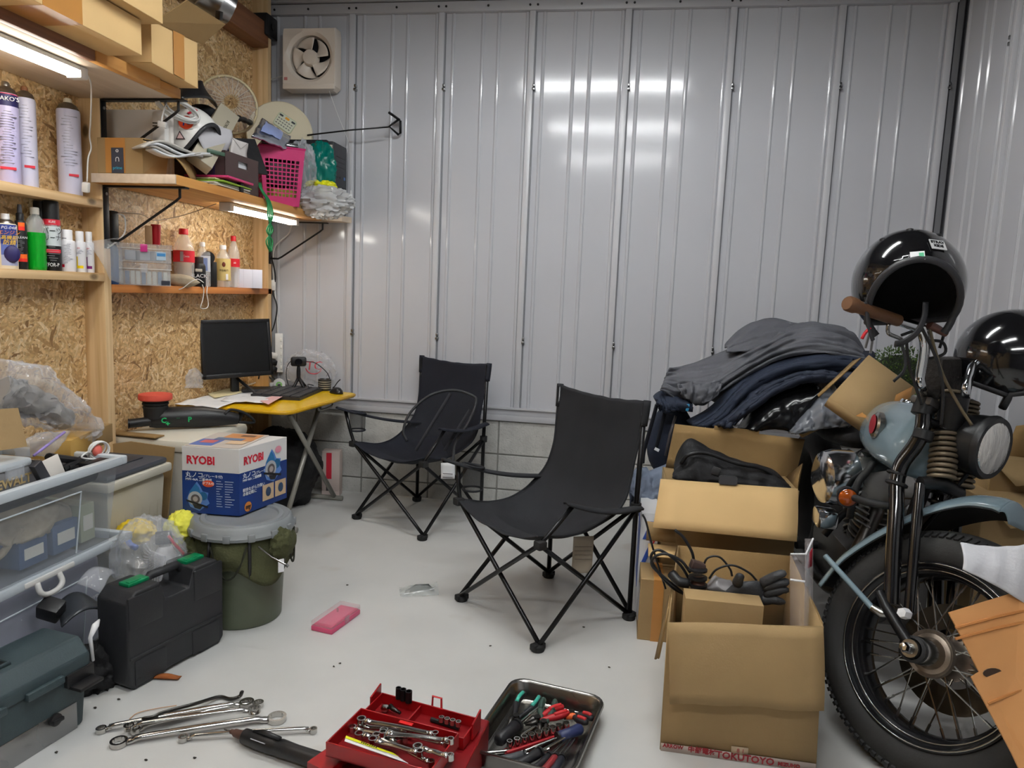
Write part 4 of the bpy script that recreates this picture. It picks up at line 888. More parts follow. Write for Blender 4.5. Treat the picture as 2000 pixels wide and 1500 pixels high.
# ================================================================ yellow desk
zd = .60
mat('yellow_top', (250, 204, 16), .25, var=.05, vscale=4, coat=.3); mat('desk_grey', (150, 148, 140), .4, metal=.4)
t = thing('folding_desk', 'low yellow-topped folding desk on grey crossed legs', 'desk', (-1.78, 3.42, 0))
top = [P(340, 790, z=zd), P(545, 806, z=zd), P(562, 806, z=zd), P(575, 802, z=zd), P(696, 772, z=zd), P(701, 768, z=zd), P(694, 764, z=zd)]
poly = [(-2.07, 3.075), (-1.56, 3.072), (-1.532, 3.080), (-1.512, 3.11), (-1.452, 3.72), (-1.46, 3.755), (-1.49, 3.775), (-2.07, 3.79)]
b = B(); b.prism(poly, zd-.016, zd-.0005); obj('top_core', b, CM((120, 104, 60), .6), t, world=True)
b = B(); b.prism([(x*1.0, y) for x, y in poly], zd-.0005, zd+.0015); obj('tabletop', b, 'yellow_top', t, world=True)
b = B(); q = [V3(x, y, zd-.008) for x, y in poly]; b.tube(q, .0085, 8, closed=True); obj('edge_band', b, CM((206, 158, 20), .4), t, world=True, smooth=180)
for x in (-1.56, -1.98):
    for y0, y1 in ((3.16, 3.70), (3.56, 3.14)):
        b = B(); b.tube([(x+(.012 if y0 < y1 else -.012), y0, zd-.03), (x+(.012 if y0 < y1 else -.012), y1, .02)], .0125, 10); obj('leg', b, 'desk_grey', t, world=True, smooth=180)
    b = B(); b.tube([(x, 3.10, zd-.022), (x, 3.72, zd-.022)], .010, 8); obj('rail', b, 'desk_grey', t, world=True)
for y in (3.70, 3.14):
    b = B(); b.tube([(-2.02, y, .0145), (-1.50, y, .0145)], .0135, 10); obj('foot_bar', b, 'desk_grey', t, world=True, smooth=180)
b = B(); b.tube(smooth_path([(-1.56, 3.5, zd-.03), (-1.55, 3.5, zd-.06), (-1.55, 3.66, zd-.06), (-1.56, 3.66, zd-.03)], 4), .006, 6); obj('handle', b, 'desk_grey', t, world=True, smooth=180)

# monitor
zt = zd+.002
mb = P(458, 768, z=zt); mc = P(463, 678, y=mb.y-.01)
t = thing('monitor', 'black flat monitor standing on the yellow desk', 'monitor', (mb.x+.06, mb.y-.08, zt), (0, 0, facerot(mb)[2]+.34))
W2, H2 = .178, .148; zc = mc.z-zt
T = Matrix.Translation((0, .0, zc)) @ Euler((-.10, -.03, 0)).to_matrix().to_4x4()
b = B(); b.T = T; b.box(-W2, W2, -.008, .018, -H2, H2, .004); b.box(-W2*.7, W2*.7, .018, .045, -H2*.75, H2*.75, .012); obj('housing', b, 'black_plastic', t)
b = B(); b.T = T
for a in ((-W2, W2, H2-.018, H2), (-W2, W2, -H2, -H2+.022), (-W2, -W2+.016, -H2, H2), (W2-.016, W2, -H2, H2)): b.box(a[0], a[1], -.014, -.008, a[2], a[3], .002)
obj('bezel', b, CM((28, 28, 30), .35), t)
b = B(); b.T = T; b.box(-W2+.015, W2-.015, -.0095, -.0085, -H2+.021, H2-.017); obj('screen', b, mat('screen', (16, 17, 19), .3), t)
b = B(); b.box(-.02, .02, .02, .045, .02, zc, .004); obj('stand_neck', b, 'black_plastic', t)
b = B(); b.tube([(-.10, -.055, .006), (0, .06, .006), (.12, -.10, .006)], .007, 8, flat=1); b.tube([(-.10, -.055, .006), (.06, -.11, .006)], .006, 8); b.tube([(.0, .04, .10), (.05, -.05, .04), (.075, -.12, .008)], .008, 8); obj('stand_foot', b, 'black_plastic', t, smooth=180)

# papers
for k, (pts, lb) in enumerate((([(322, 785), (385, 732), (442, 757), (408, 787)], 'creased white paper at the left of the desk'), ([(340, 790), (430, 760), (512, 770), (425, 798)], 'wide loose paper lying under the monitor foot'), ([(430, 784), (460, 764), (535, 768), (520, 788)], 'white paper with faint print by the keyboard'), ([(395, 765), (470, 752), (480, 766), (420, 778)], 'yellowish paper sheet behind the monitor foot'))):
    A = [P(*q, z=zt+.002+.004*k) for q in pts]
    def f(u, v, A=A, k=k):
        s = (A[0]*(1-u)+A[3]*u)*(1-v)+(A[1]*(1-u)+A[2]*u)*v; s.z += .004*abs(noise.noise(s*14+V3(k, 0, 0)))*3
        s.x = max(s.x, XL+.012)
        if k == 0: s.z += .05*max(0, v-.3)*(1-u)
        return s
    solo('paper_sheet', sheet(f, 10, 10), 'paper' if k < 3 else CM((226, 214, 170), .7), lb, 'paper', solid=.0012, smooth=60, group='loose papers on the yellow desk')
b = B(); A = [P(508, 783, z=zt+.016), P(545, 768, z=zt+.016), P(556, 772, z=zt+.016), P(524, 790, z=zt+.016)]; b.poly(A); solo('receipt', b, CM((226, 180, 180), .7), 'small receipt with red print by the keyboard', 'receipt', solid=.001, smooth=0)
# keyboard
K = [P(517, 774, z=zt), P(562, 787, z=zt), P(607, 767, z=zt)]
kc = (K[0]+K[2])/2; ku = (K[2]-K[1]); kl = .30; kw = .125
t = thing('keyboard', 'black compact keyboard on the yellow desk', 'keyboard', (kc.x, kc.y, zt), (0, 0, math.atan2(ku.y, ku.x)-.02))
L_, W_ = ku.length/2, (K[1]-K[0]).length/2
b = B(); b.prism([(-W_, 0), (W_, 0), (W_, .022), (-W_, .013)], -L_, L_, 'x'); obj('base', b, CM((40, 40, 42)), t)
for r_ in range(5):
    n_ = 13; yk = -W_+.008+r_*(2*W_-.012)/5; hk = .0135+.009*(r_/5)
    for k in range(n_):
        xk = -L_+.008+k*(2*L_-.016)/n_
        if r_ == 0 and 4 <= k <= 7:
            if k > 4: continue
            b = B(); b.box(xk, xk+(2*L_-.016)/n_*4-.002, yk, yk+(2*W_-.012)/5-.003, hk-.002, hk+.008, .002, 1)
        else: b = B(); b.box(xk, xk+(2*L_-.016)/n_-.002, yk, yk+(2*W_-.012)/5-.003, hk-.002, hk+.008, .002, 1)
        obj('key', b, CM((54, 54, 57), .5), t)
# mouse
p = P(657, 768, z=zt); t = thing('mouse', 'black computer mouse at the desk corner', 'mouse', p, (0, 0, .9))
b = B(); b.ball((0, 0, 0), 1, 20, 12)
for v in b.bm.verts: v.co = V3(v.co.x*.031, v.co.y*.052, max(0, v.co.z)*.034*(1-.25*v.co.y))
obj('body', b, CM((30, 30, 32), .35), t, smooth=180)
b = B(); b.cyl((-.004, .03, .026), (.004, .03, .026), .007, n=12); obj('wheel', b, 'rubber', t)
# webcam on tripod
p = P(583, 763, z=zt); hz = P(582, 706, y=p.y).z-zt; t = thing('webcam', 'black webcam on a small tripod on the desk', 'webcam', p, facerot(p))
b = B(); b.box(-.042, .042, -.02, .02, hz-.026, hz+.026, .012); obj('body', b, 'black_plastic', t)
b = B(); b.lathe([(.018, -.028), (.02, -.024), (.02, -.018)], 20, (0, 0, hz), 'y'); obj('lens', b, CM((14, 14, 18), .1), t)
b = B(); b.tube([(0, 0, hz-.026), (0, 0, hz-.05), (0, 0, .07)], [.008, .011, .011], 10); obj('post', b, 'black_plastic', t)
for a in (-2.2, -.9, .6): 
    b = B(); b.tube([(0, 0, .075), (.028*math.cos(a), .028*math.sin(a), .04), (.065*math.cos(a), .065*math.sin(a), .005)], [.009, .008, .005], 8); obj('leg', b, 'black_plastic', t, smooth=180)
b = B(); b.tube(smooth_path([(.042, .01, hz), (.09, .02, hz-.01), (.15, .03, hz-.06), (.17, .03, hz-.11), (.15, .0, .01), (.10, -.02, .006), (.06, -.04, .02), (.05, -.03, .04), (.08, -.01, .03)], 5), .0022, 6); b.tube(smooth_path([(-.042, .01, hz), (-.06, .02, hz-.03), (-.065, .03, hz-.09), (-.05, .04, .01)], 5), .0022, 6); obj('cable', b, 'black_plastic', t, smooth=180)
# can of pens, tape, drive, bag
p = P(634, 762, z=zt); t = thing('small_can', 'dark printed can beside the mouse', 'can', p, facerot(p)); hh = P(634, 740, y=p.y).z-zt; hh = .062
b = B(); b.lathe([(.034, 0), (.036, .003), (.036, hh), (.030, hh+.002), (.030, hh-.006), (.005, hh-.006)], 24); obj('body', b, CM((52, 50, 46)), t)
for z in (.012, .024, .036, .048):
    b = B(); b.lathe([(.0366, z), (.0366, z+.004)], 24, caps=False); obj('print_line', b, CM((170, 164, 150)), t)
b = B(); b.tube([(.045, -.02, .01), (.07, -.03, .05), (.085, -.03, .066)], .003, 6); obj('stick', b, 'black_plastic', t)
p = P(545, 763, z=zt); t = thing('tape_roll', 'white tape roll with green core on the desk', 'tape', (p.x, p.y, zt+.0), facerot(p)); b = B(); b.lathe([(.017, -.012), (.032, -.012), (.034, 0), (.032, .012), (.017, .012), (.017, -.012)], 24, (0, 0, .034), 'y', caps=False); b.box(-.05, -.02, -.012, .012, .02, .045, .006); obj('roll', b, 'white_plastic', t)
b = B(); b.lathe([(.009, -.0122), (.017, -.0122), (.017, .0122), (.009, .0122), (.009, -.0122)], 20, (0, 0, .034), 'y', caps=False); obj('core', b, CM((140, 200, 110)), t)
p = P(505, 768, z=zt); t = thing('external_drive', 'flat black box with rounded edges behind the keyboard', 'drive', (p.x, p.y-.02, zt), (0, 0, .5)); b = B(); b.box(-.075, .075, -.06, .06, 0, .032, .006); obj('body', b, 'black_plastic', t)
b = B(); b.box(-.06, -.02, -.05, .05, .032, .035, .001); obj('top_panel', b, CM((44, 44, 46)), t)
sbag = crumple('shopping_bag', 'white plastic shopping bag with red print on the desk', P(606, 722, y=3.845), (.125, .026, .09), 'bag_frost', 21, .4, 8)
q = P(613, 715, y=3.81); Tq = MW[sbag].inverted() @ Matrix.Translation(q) @ Euler(facerot(q)).to_matrix().to_4x4()
text('TC', .07, CM((206, 70, 84)), sbag, Tq @ FT(0, 0), shear=.1); b = B(); b.T = Tq; b.tube([V3(.045*math.cos(a), 0, .04*math.sin(a)-.005) for a in [PI+.2+(PI-.6)*i/10 for i in range(11)]], .003, 5); obj('underline', b, CM((206, 70, 84)), sbag)
# power strip on stud
p = P(545, 690, y=3.87); t = thing('power_strip', 'white power strip hanging in the corner with black plugs', 'power strip', p, facerot(p))
b = B(); b.box(-.022, .022, -.012, .015, -.11, .115, .004); obj('body', b, 'white_plastic', t)
for k in range(5):
    b = B(); b.box(.006, .016, -.016, -.012, -.09+.04*k, -.07+.04*k, .002); obj('switch', b, CM((240, 238, 230)), t)
for k, z in enumerate((-.07, -.03, .01)):
    b = B(); b.cbox((-.03, -.03, z-.02), (.035, .035, .03), (.1*k, .2, .3), .006); obj('plug', b, 'black_plastic' if k != 2 else 'white_plastic', t)
b = B(); b.tube(smooth_path([(-.03, -.03, -.10), (-.06, -.05, -.12), (-.03, -.06, -.16), (-.07, -.05, -.20), (-.16, -.1, -.24)], 5), .004, 6); b.tube(smooth_path([(-.03, -.03, 0), (-.08, -.06, -.03), (-.05, -.08, -.1), (-.02, -.05, -.15)], 5), .003, 6); obj('cords', b, CM((60, 60, 56)), t, smooth=180)
solo('film_wrap', sheet(lambda u, v: P(362+34*u, 758-40*v*(.6+.4*math.sin(3*u)), x=-2.055)+V3(.012*noise.noise(V3(u*6, v*6, 2)), 0, 0), 12, 12), 'clear_bag', 'crinkled clear film behind the papers at the strand board', 'film', solid=.001, smooth=60)
# under desk: black bag, carton
crumple('black_bag', 'bulky black bag on the floor under the desk', V3(-1.80, 3.57, .19), (.19, .17, .20), mat('black_cloth', (20, 20, 23), .75, bump=.2, bscale=60), 41, .25, 5)
t = thing('red_white_box', 'red and white cardboard box leaning under the desk', 'box', (-1.60, 3.80, 0), (0, 0, .15)); b = B(); b.box(-.055, .045, -.03, .04, .03, .26, .002); b.box(-.055, .045, -.03, .04, 0, .03); obj('body', b, CM((214, 196, 188), .5), t)
b = B(); b.box(-.03, .0, -.032, -.03, .10, .25); obj('red_panel', b, tx_red, t)
b = B(); b.box(-.03, -.005, -.0325, -.03, .03, .06); obj('barcode', b, CM((90, 84, 84)), t)

# ================================================================ bins by the stud
mat('beige_bin', (196, 190, 172), .45); mat('bin_lid', (62, 66, 74), .5)
t = thing('lidded_bin', 'beige bin with dark grey lid behind the clear boxes', 'bin', (-1.87, 2.31, 0))
b = B(); b.box(-2.03, -1.71, 2.14, 2.46, 0, .455, .02, taper=.86); obj('body', b, 'beige_bin', t, world=True)
for k in range(6):
    b = B(); y = 2.185+k*.045; b.prism([(y, .05), (y+.02, .05), (y+.02, .40), (y, .40)], -1.724, -1.715, 'x'); obj('flute', b, 'beige_bin', t, world=True)
b = B(); b.box(-2.045, -1.695, 2.125, 2.475, .455, .488, .008); obj('rim', b, CM((214, 210, 196)), t, world=True)
b = B(); b.box(-2.035, -1.705, 2.135, 2.465, .486, .512, .022); obj('lid', b, 'bin_lid', t, world=True)
b = B(); b.box(-1.98, -1.77, 2.20, 2.41, .511, .517, .004); obj('lid_panel', b, CM((50, 53, 60)), t, world=True)
t = thing('lidded_bin', 'pale bin with cream lid under the sander', 'bin', (-1.86, 2.80, 0))
b = B(); b.box(-2.04, -1.69, 2.585, 3.0, 0, .50, .02, taper=.88); obj('body', b, CM((188, 186, 178)), t, world=True)
b = B(); b.box(-2.05, -1.68, 2.575, 3.02, .495, .548, .02); obj('lid', b, CM((218, 214, 200)), t, world=True)
b = B(); b.box(-1.685, -1.672, 2.65, 2.72, .46, .54, .004); obj('clip', b, CM((226, 222, 212)), t, world=True)
A = [P(214, 870, y=2.53), P(342, 872, y=2.53)]
b = B(); b.poly([(-2.02, 2.525, .10), (-1.735, 2.525, .10), P(328, 1010, y=2.525), P(341, 874, y=2.525), P(255, 862, y=2.525), P(213, 868, y=2.525)][2:]+[(-2.02, 2.525, .2)]); solo('cardboard_sheet', b, 'card', 'brown cardboard sheet standing between the two bins', 'cardboard', solid=.006, smooth=0)
b = B(); b.cbox((-1.93, 2.60, .5535), (.20, .055, .006), (0, 0, -.05), .001); solo('wood_strip', b, 'card_dark', 'brown strip lying on the cream bin lid', 'strip')
# sander
sp = P(304, 800, y=2.74); t = thing('orbital_sander', 'black orbital sander upside down with a red pad', 'sander', (sp.x, sp.y, .549), (0, 0, .62))
z0 = .0; zp = sp.z-.549
b = B(); b.tube([V3(-.03, 0, .045), V3(.0, 0, .05), V3(.08, 0, .05), V3(.18, 0, .048), V3(.27, 0, .04), V3(.33, 0, .03)], [.035, .045, .046, .047, .036, .022], 16); obj('body', b, CM((28, 28, 30), .4), t, smooth=60)
b = B(); b.tube([V3(-.02, -.02, .04), V3(-.10, -.03, .035)], [.020, .019], 14); b.tube([V3(-.10, -.03, .035), V3(-.104, -.03, .035)], [.021, .021], 14); obj('dust_port', b, 'black_plastic', t)
b = B(); b.lathe([(.045, .05), (.048, .09), (.050, .095), (.050, .10), (.046, .104), (.052, .11), (.052, .116), (.047, .12), (.055, .124), (.06, .128)], 28, (.0, 0, 0)); obj('skirt', b, 'rubber', t)
b = B(); b.lathe([(.062, .128), (.066, .131), (.066, .15), (.064, .153)], 32); obj('pad', b, CM((214, 84, 66), .7), t)
for x, s in ((.03, 'C'), (.045, '+'), (.13, 'P')): text(s, .03, CM((30, 170, 100)), t, FT(-.0475, .045 if s != '+' else .03, x), bold=.001)
text('BOSCH'[:0]+'METABO'[:0]+'--', .02, CM((30, 140, 90)), t, FT(-.0475, .055, .085))
b = B(); b.tube(smooth_path([V3(.27, -.03, .06), V3(.30, 0, .075), V3(.36, 0, .055), V3(.40, .02, .01), V3(.33, -.02, .02)], 5), .006, 8); obj('power_cord', b, 'rubber', t, smooth=180)

# ================================================================ clear storage boxes
mat('storage_clear', (206, 214, 222), .18, alpha=.24, spec=.5); mat('storage_rim', (214, 222, 228), .3, alpha=.85)
def storage(label, x0, x1, y0, y1, z0, z1, tp=.90):
    t = thing('storage_box', label, 'storage box', ((x0+x1)/2, (y0+y1)/2, z0)); cx, cy = (x0+x1)/2, (y0+y1)/2
    a = [(x0, y0), (x1, y0), (x1, y1), (x0, y1)]; b = B()
    lo = [V3(cx+(x-cx)*tp, cy+(y-cy)*(1-(1-tp)*.6), z0) for x, y in a]; hi = [V3(x, y, z1-.02) for x, y in a]
    for k in range(4): b.poly([lo[k], lo[(k+1) % 4], hi[(k+1) % 4], hi[k]])
    b.poly(lo[::-1]); bmesh.ops.remove_doubles(b.bm, verts=b.bm.verts, dist=1e-5); obj('body', b, 'storage_clear', t, world=True, smooth=0)
    b = B(); w = .022
    for q in ((x0-w, x1+w, y0-w, y0+.004), (x0-w, x1+w, y1-.004, y1+w), (x0-w, x0+.004, y0, y1), (x1-.004, x1+w, y0, y1)): b.box(q[0], q[1], q[2], q[3], z1-.028, z1, .006)
    obj('rim', b, 'storage_rim', t, world=True)
    f = lambda s, r: lo[1]*(1-s)*(1-r)+lo[2]*s*(1-r)+hi[1]*(1-s)*r+hi[2]*s*r+V3(.003, 0, 0)
    b = B(); b.tube([f(.18, .04), f(.18, .78), f(.80, .78), f(.80, .04)], .0025, 6); obj('panel_line', b, 'storage_rim', t, world=True)
    return t
t1 = storage('clear storage box with frosted sides, lower of the stack by the tool case', -2.0, -1.612, 1.28, 2.082, .001, .345)
b = B(); b.tube(smooth_path([V3(-1.588, 1.70, .325), V3(-1.578, 1.70, .30), V3(-1.576, 1.72, .285), V3(-1.576, 1.76, .285), V3(-1.578, 1.78, .30), V3(-1.588, 1.78, .325)], 4), .008, 8); obj('handle', b, 'white_plastic', t1, world=True, smooth=180)
b = B(); b.box(-1.60, -1.585, 1.66, 1.84, .322, .338, .004); obj('latch', b, 'white_plastic', t1, world=True)
text('Catch The Wave', .026, white_m, t1, MW[t1].inverted() @ frame(V3(-1.626, 1.89, .17), (0, 1, 0), (.11, 0, 1)))
storage('clear storage box full of tools and cloth, upper of the stack', -1.99, -1.575, 1.26, 2.018, .347, .622)
b = B(); b.box(-1.95, -1.645, 1.34, 2.03, .01, .30, .02); b.noise(.02, 9, 3); solo('packed_cloth', b, CM((176, 178, 196), .8), 'pale lilac fabric packed inside the lower storage box', 'fabric', smooth=60)
def f(u, v):
    s = V3(-1.63-.02*math.sin(9*u)-.03*v, 1.60+.26*u+.05*math.sin(5*v), .40+.15*v); return s+V3(.02, .03, .02)*noise.noise(s*20)+V3(0, 0, .05*math.sin(PI*u))
solo('khaki_cloth_inside', sheet(f, 20, 14), 'khaki_cloth', 'rumpled khaki cloth inside the upper storage box', 'cloth', solid=.012, smooth=180)
for k, (y, z, wd, hh, c) in enumerate(((1.42, .36, .12, .14, (44, 66, 104)), (1.55, .36, .10, .16, (196, 196, 196)), (1.74, .36, .10, .08, (60, 84, 124)), (1.86, .36, .10, .09, (76, 96, 130)), (1.95, .36, .06, .12, (170, 176, 150)))):
    t = thing('parts_box', ['dark blue', 'white', 'blue printed', 'steel blue', 'pale olive'][k]+' small box inside the upper storage box', 'box', (-1.72, y, z)); b = B(); b.box(-.09, .09, -wd/2, wd/2, 0, hh, .003); obj('body', b, CM(c), t)
    b = B(); b.box(.09, .0915, -wd/3, wd/3, hh*.3, hh*.7); obj('label', b, CM((214, 214, 206) if k != 1 else (196, 90, 96)), t)
b = B(); b.box(-1.97, -1.60, 1.30, 1.98, .55, .598, .015); b.noise(.012, 12, 9); solo('dark_packing', b, CM((64, 66, 72), .8), 'dark padding layer filling the upper storage box', 'padding', smooth=60)
# things on top of the upper box
zr = .605
def hull_bag(name, label, pts, m, seed, amp=.02, cat='plastic bag'):
    pass
def sausage(pts, rs, m, label, name='plastic_bag', cat='plastic bag', seed=0, flat=.7, amp=.03, fr=11, n=48, k=12):
    pp = smooth_path(pts, k); m_ = len(pp); rr = []
    for i in range(m_):
        s = i/(m_-1)*(len(rs)-1); j = min(int(s), len(rs)-2); rr.append(rs[j]*(1-(s-j))+rs[j+1]*(s-j))
    b = B(); b.tube(pp, rr, n, flat=flat)
    for v in b.bm.verts:
        q = v.co*fr+V3(seed, 2*seed, 0); d = noise.noise_vector(q)*amp*.8; e = noise.noise_vector(q*2.7); e2 = noise.noise_vector(q*6.1); v.co += d+V3(abs(e.x), abs(e.y), abs(e.z))*amp*.8-V3(abs(e2.x), abs(e2.y), abs(e2.z))*amp*.4
    return solo(name, b, m, label, cat, smooth=55)
sausage([P(-25, 762, x=-1.80), P(40, 768, x=-1.78), P(100, 800, x=-1.76), P(150, 835, x=-1.76), P(182, 862, x=-1.77)], [.10, .10, .085, .06, .02], 'bag_frost', 'big clear plastic bag of parts slumped on the upper storage box', seed=2)
sausage([P(-10, 770, x=-1.83), P(60, 790, x=-1.82), P(120, 822, x=-1.81)], [.06, .055, .03], CM((150, 146, 140), .5), 'grey parts bundle inside the big clear bag', 'parts_bundle', 'parts', seed=5)
zbag = sausage([P(40, 880, x=-1.66), P(85, 868, x=-1.66), P(125, 848, x=-1.68)], [.03, .045, .012], 'clear_bag', 'zip bag with a violet strip below the big clear bag', 'zip_bag', seed=7, amp=.015)
b = B(); b.tube([P(66, 890, x=-1.618), P(92, 870, x=-1.62), P(126, 844, x=-1.645)], .004, 6); adopt(solo('zip_strip', b, CM((150, 130, 196)), 'x', 'x', smooth=180), zbag)
A = [P(-12, 800, x=-1.63), P(34, 797, x=-1.63), P(52, 872, x=-1.60), P(-12, 882, x=-1.60)]
b = B(); b.poly(A); solo('cardboard_flap', b, 'card', 'tan cardboard flap at the left picture edge on the storage box', 'cardboard', solid=.005, smooth=0)
b = B(); q = spot(122, 880, zr, x=-1.80); b.cbox((q.x, q.y, zr+.03), (.12, .16, .06), (0, 0, .3), .001); solo('yellow_carton', b, CM((200, 160, 84), .8), 'mustard carton at the back of the upper storage box', 'box')
b = B(); q = spot(178, 872, zr, x=-1.82); b.cbox((q.x, q.y, zr+.032), (.10, .10, .064), (0, 0, .2), .001); solo('small_carton', b, 'card_dark', 'small brown carton touching the stud on the storage box', 'box')
# clear organiser case with lettering
A0, A1 = P(0, 950, x=-1.60), P(82, 930, x=-1.60)
t = thing('organiser_case', 'clear organiser case with worn gold lettering at left edge', 'case', (-1.67, 1.60, .605), (0, 0, 0))
b = B(); b.box(-.08, .065, -.16, .115, 0, .055, .008); obj('body', b, 'clear_bag', t)
b = B(); b.box(-.084, .069, -.164, .119, .055, .078, .008); obj('lid', b, 'storage_rim', t)
b = B(); b.box(.064, .076, .03, .085, .03, .066, .004); obj('latch', b, 'clear_bag', t)
b = B(); b.box(-.06, .045, -.14, .095, .003, .05, .004); obj('content', b, CM((120, 106, 92)), t)
text('DEWALT', .034, CM((196, 170, 120)), t, frame((.067, .045, .022), (0, 1, 0), (0, 0, 1)), bold=.001)
b = B(); q = P(78, 922, x=-1.585); b.cbox(q, (.02, .03, .065), (0.5, 0, 0), .003); solo('battery_clip', b, CM((44, 45, 50)), 'dark grey curved clip on the storage box rim', 'clip')
q = P(104, 912, x=-1.60); b = B(); b.cbox(q, (.003, .062, .058), (.15, -.25, 0), .0005); solo('white_card', b, CM((222, 216, 208), .7), 'blank white card propped on the storage box', 'card')
q = P(185, 907, x=-1.61); b = B(); b.cbox(q, (.04, .085, .026), (0, 0, -.1), .004); solo('battery_pack', b, 'black_plastic', 'black rectangular battery on the storage box rim', 'battery')
for k, (a, c) in enumerate((((95, 893), (160, 900)), ((120, 918), (165, 893)), ((130, 915), (175, 915)))):
    b = B(); b.cyl(P(*a, x=-1.64), P(*c, x=-1.66), .013, .010, n=8); solo('black_tool_part', b, 'black_plastic', ['long black rail across the storage box', 'black tube pointing to the battery', 'flat black bar in front of the tubes'][k], 'tool part')
q = P(190, 880, x=-1.65); t = thing('cable_coil', 'small coiled white cable with red plug on the storage box corner', 'cable', q); b = B()
for k in range(3): b.tube([q+V3(.0, .035*math.cos(a)+.004*k, .028*math.sin(a))+V3(.01*math.sin(a+k), 0, 0) for a in [2*PI*i/16 for i in range(16)]], .003, 6, closed=True)
b.tube(smooth_path([q+V3(0, -.03, 0), q+V3(.02, -.07, .01), q+V3(.02, -.09, -.002), q+V3(.03, -.03, -.02), q+V3(.03, .03, -.03)], 5), .003, 6); obj('coil', b, 'white_cable', t, world=True, smooth=180)
b = B(); b.ball(q, .02, 12, 8, (.5, 1, 1)); obj('plug', b, CM((226, 110, 96)), t, world=True)

# ================================================================ saw carton on the bucket
bx = V3(-1.30, 2.29, 0)
t = thing('bucket', 'olive green pail with grey lid and cloth tool pockets', 'bucket', bx)
mat('olive_pail', (84, 90, 72), .4); mat('lid_grey', (132, 136, 138), .45); mat('olive_cloth', (70, 72, 44), .9, var=.15, vscale=10, bump=.3, bscale=150)
b = B(); b.lathe([(.128, 0), (.132, .004), (.150, .34), (.152, .345)], 40); obj('pail', b, 'olive_pail', t)
b = B(); b.lathe([(.165, .325), (.178, .328), (.18, .338), (.172, .350), (.168, .366), (.160, .372), (.152, .366), (.02, .366)], 48); obj('lid', b, 'lid_grey', t)
b = B(); b.lathe([(.12, .366), (.124, .372), (.138, .372), (.142, .366)], 40, caps=False); obj('lid_ring', b, 'lid_grey', t)
for k in range(14):
    a = 2*PI*k/14; b = B(); b.T = Matrix.Rotation(a, 4, 'Z'); b.box(.172, .182, -.012, .012, .326, .352, .003); obj('lid_rib', b, 'lid_grey', t)
def f(u, v):
    a = 2*PI*u; pk = (math.sin(a*4+.6)); rr = .158+.014*v+.022*max(0, pk)*math.sin(PI*min(1, v*1.1))+.006*noise.noise(V3(math.cos(a)*4, math.sin(a)*4, v*4)); lo = .13-.035*pk
    return V3(rr*math.cos(a), rr*math.sin(a), .325-(lo)*v)
b = B(); b.grid(f, 96, 12, True); obj('tool_pockets', b, 'olive_cloth', t, smooth=180, solid=.004)
for k in range(4):
    a0 = (2*PI*k+PI/2-.6)/4
    pts = []
    for i in range(13):
        a = a0-.34+.68*i/12; dip = -.055+.11*((i-6)/6)**2; pts.append(V3(.176*math.cos(a), .176*math.sin(a), .255+dip))
    b = B(); b.tube(pts, .0035, 6); obj('pocket_binding', b, CM((36, 38, 26), .9), t, smooth=180)
    for a in (a0-.40, a0+.40):
        b = B(); b.tube([V3(.166*math.cos(a), .166*math.sin(a), .325), V3(.172*math.cos(a), .172*math.sin(a), .27), V3(.17*math.cos(a), .17*math.sin(a), .20)], .006, 6, flat=.5); obj('strap', b, 'black_plastic', t, smooth=180)
adopt(crumple('pocket', 'x', P(548, 1060, y=2.25), (.035, .045, .05), 'olive_cloth', 51, .3, 6, 'cloth'), t)
adopt(crumple('pocket', 'x', P(385, 1078, y=2.20), (.045, .05, .055), 'olive_cloth', 52, .3, 6, 'cloth'), t)
b = B(); b.tube([P(505, 1068, y=2.12), P(530, 1088, y=2.10), P(560, 1104, y=2.10)], .003, 8); b.cyl(P(558, 1102, y=2.10), P(563, 1107, y=2.10), .005, n=8); obj('wire_handle', b, 'steel', t, world=True)
b = B(); b.cbox(P(551, 1105, y=2.20)+V3(-.004, 0, 0), (.02, .004, .045), (0, 0, .9)); obj('label', b, white_m, t, world=True)
# carton
zb = .3725; cC, cL, cR = P(468, 1008, z=zb), P(357, 1000, z=zb), P(560, 972, z=zb)
ex = (cC-cL); ey = (cR-cC); hz = .238
t = thing('saw_carton', 'blue and white printed power saw carton on the bucket lid', 'carton', (cL+cR)/2)
mat('box_white', (222, 220, 218), .35); mat('box_blue', (22, 52, 116), .3, var=.15, vscale=3)
b = B(); pts = [cL, cC, cR, cL+ey]; b.prism([(q.x, q.y) for q in pts], zb, zb+hz*.635); obj('body_blue', b, 'box_blue', t, world=True)
b = B(); b.prism([(q.x, q.y) for q in pts], zb+hz*.635, zb+hz); obj('body_white', b, 'box_white', t, world=True, bevel=.001)
def facef(o, d): d = Vector(d).normalized(); return lambda x, z, off=.0012: MW[t].inverted() @ frame(o+d*x+V3(0, 0, z)+Vector((d.y, -d.x, 0))*off, d, (0, 0, 1))
fa, fb = facef(cL, ex), facef(cC, ey); wa, wb = ex.length, ey.length
tred = CM((200, 24, 50))
for fr_, wd in ((fa, wa), (fb, wb)):
    text('RYOBI', .040, tred, t, fr_(wd*.08, hz*.80), align='LEFT', bold=.0012, sx=.92)
    text('丸ノコ', .022, white_m, t, fr_(wd*.06, hz*.575), align='LEFT'); text('(ブレーキ付)', .0125, white_m, t, fr_(wd*.06+.066, hz*.57), align='LEFT'); text('MW-46A 二重絶縁', .012, white_m, t, fr_(wd*.06, hz*.51), align='LEFT')
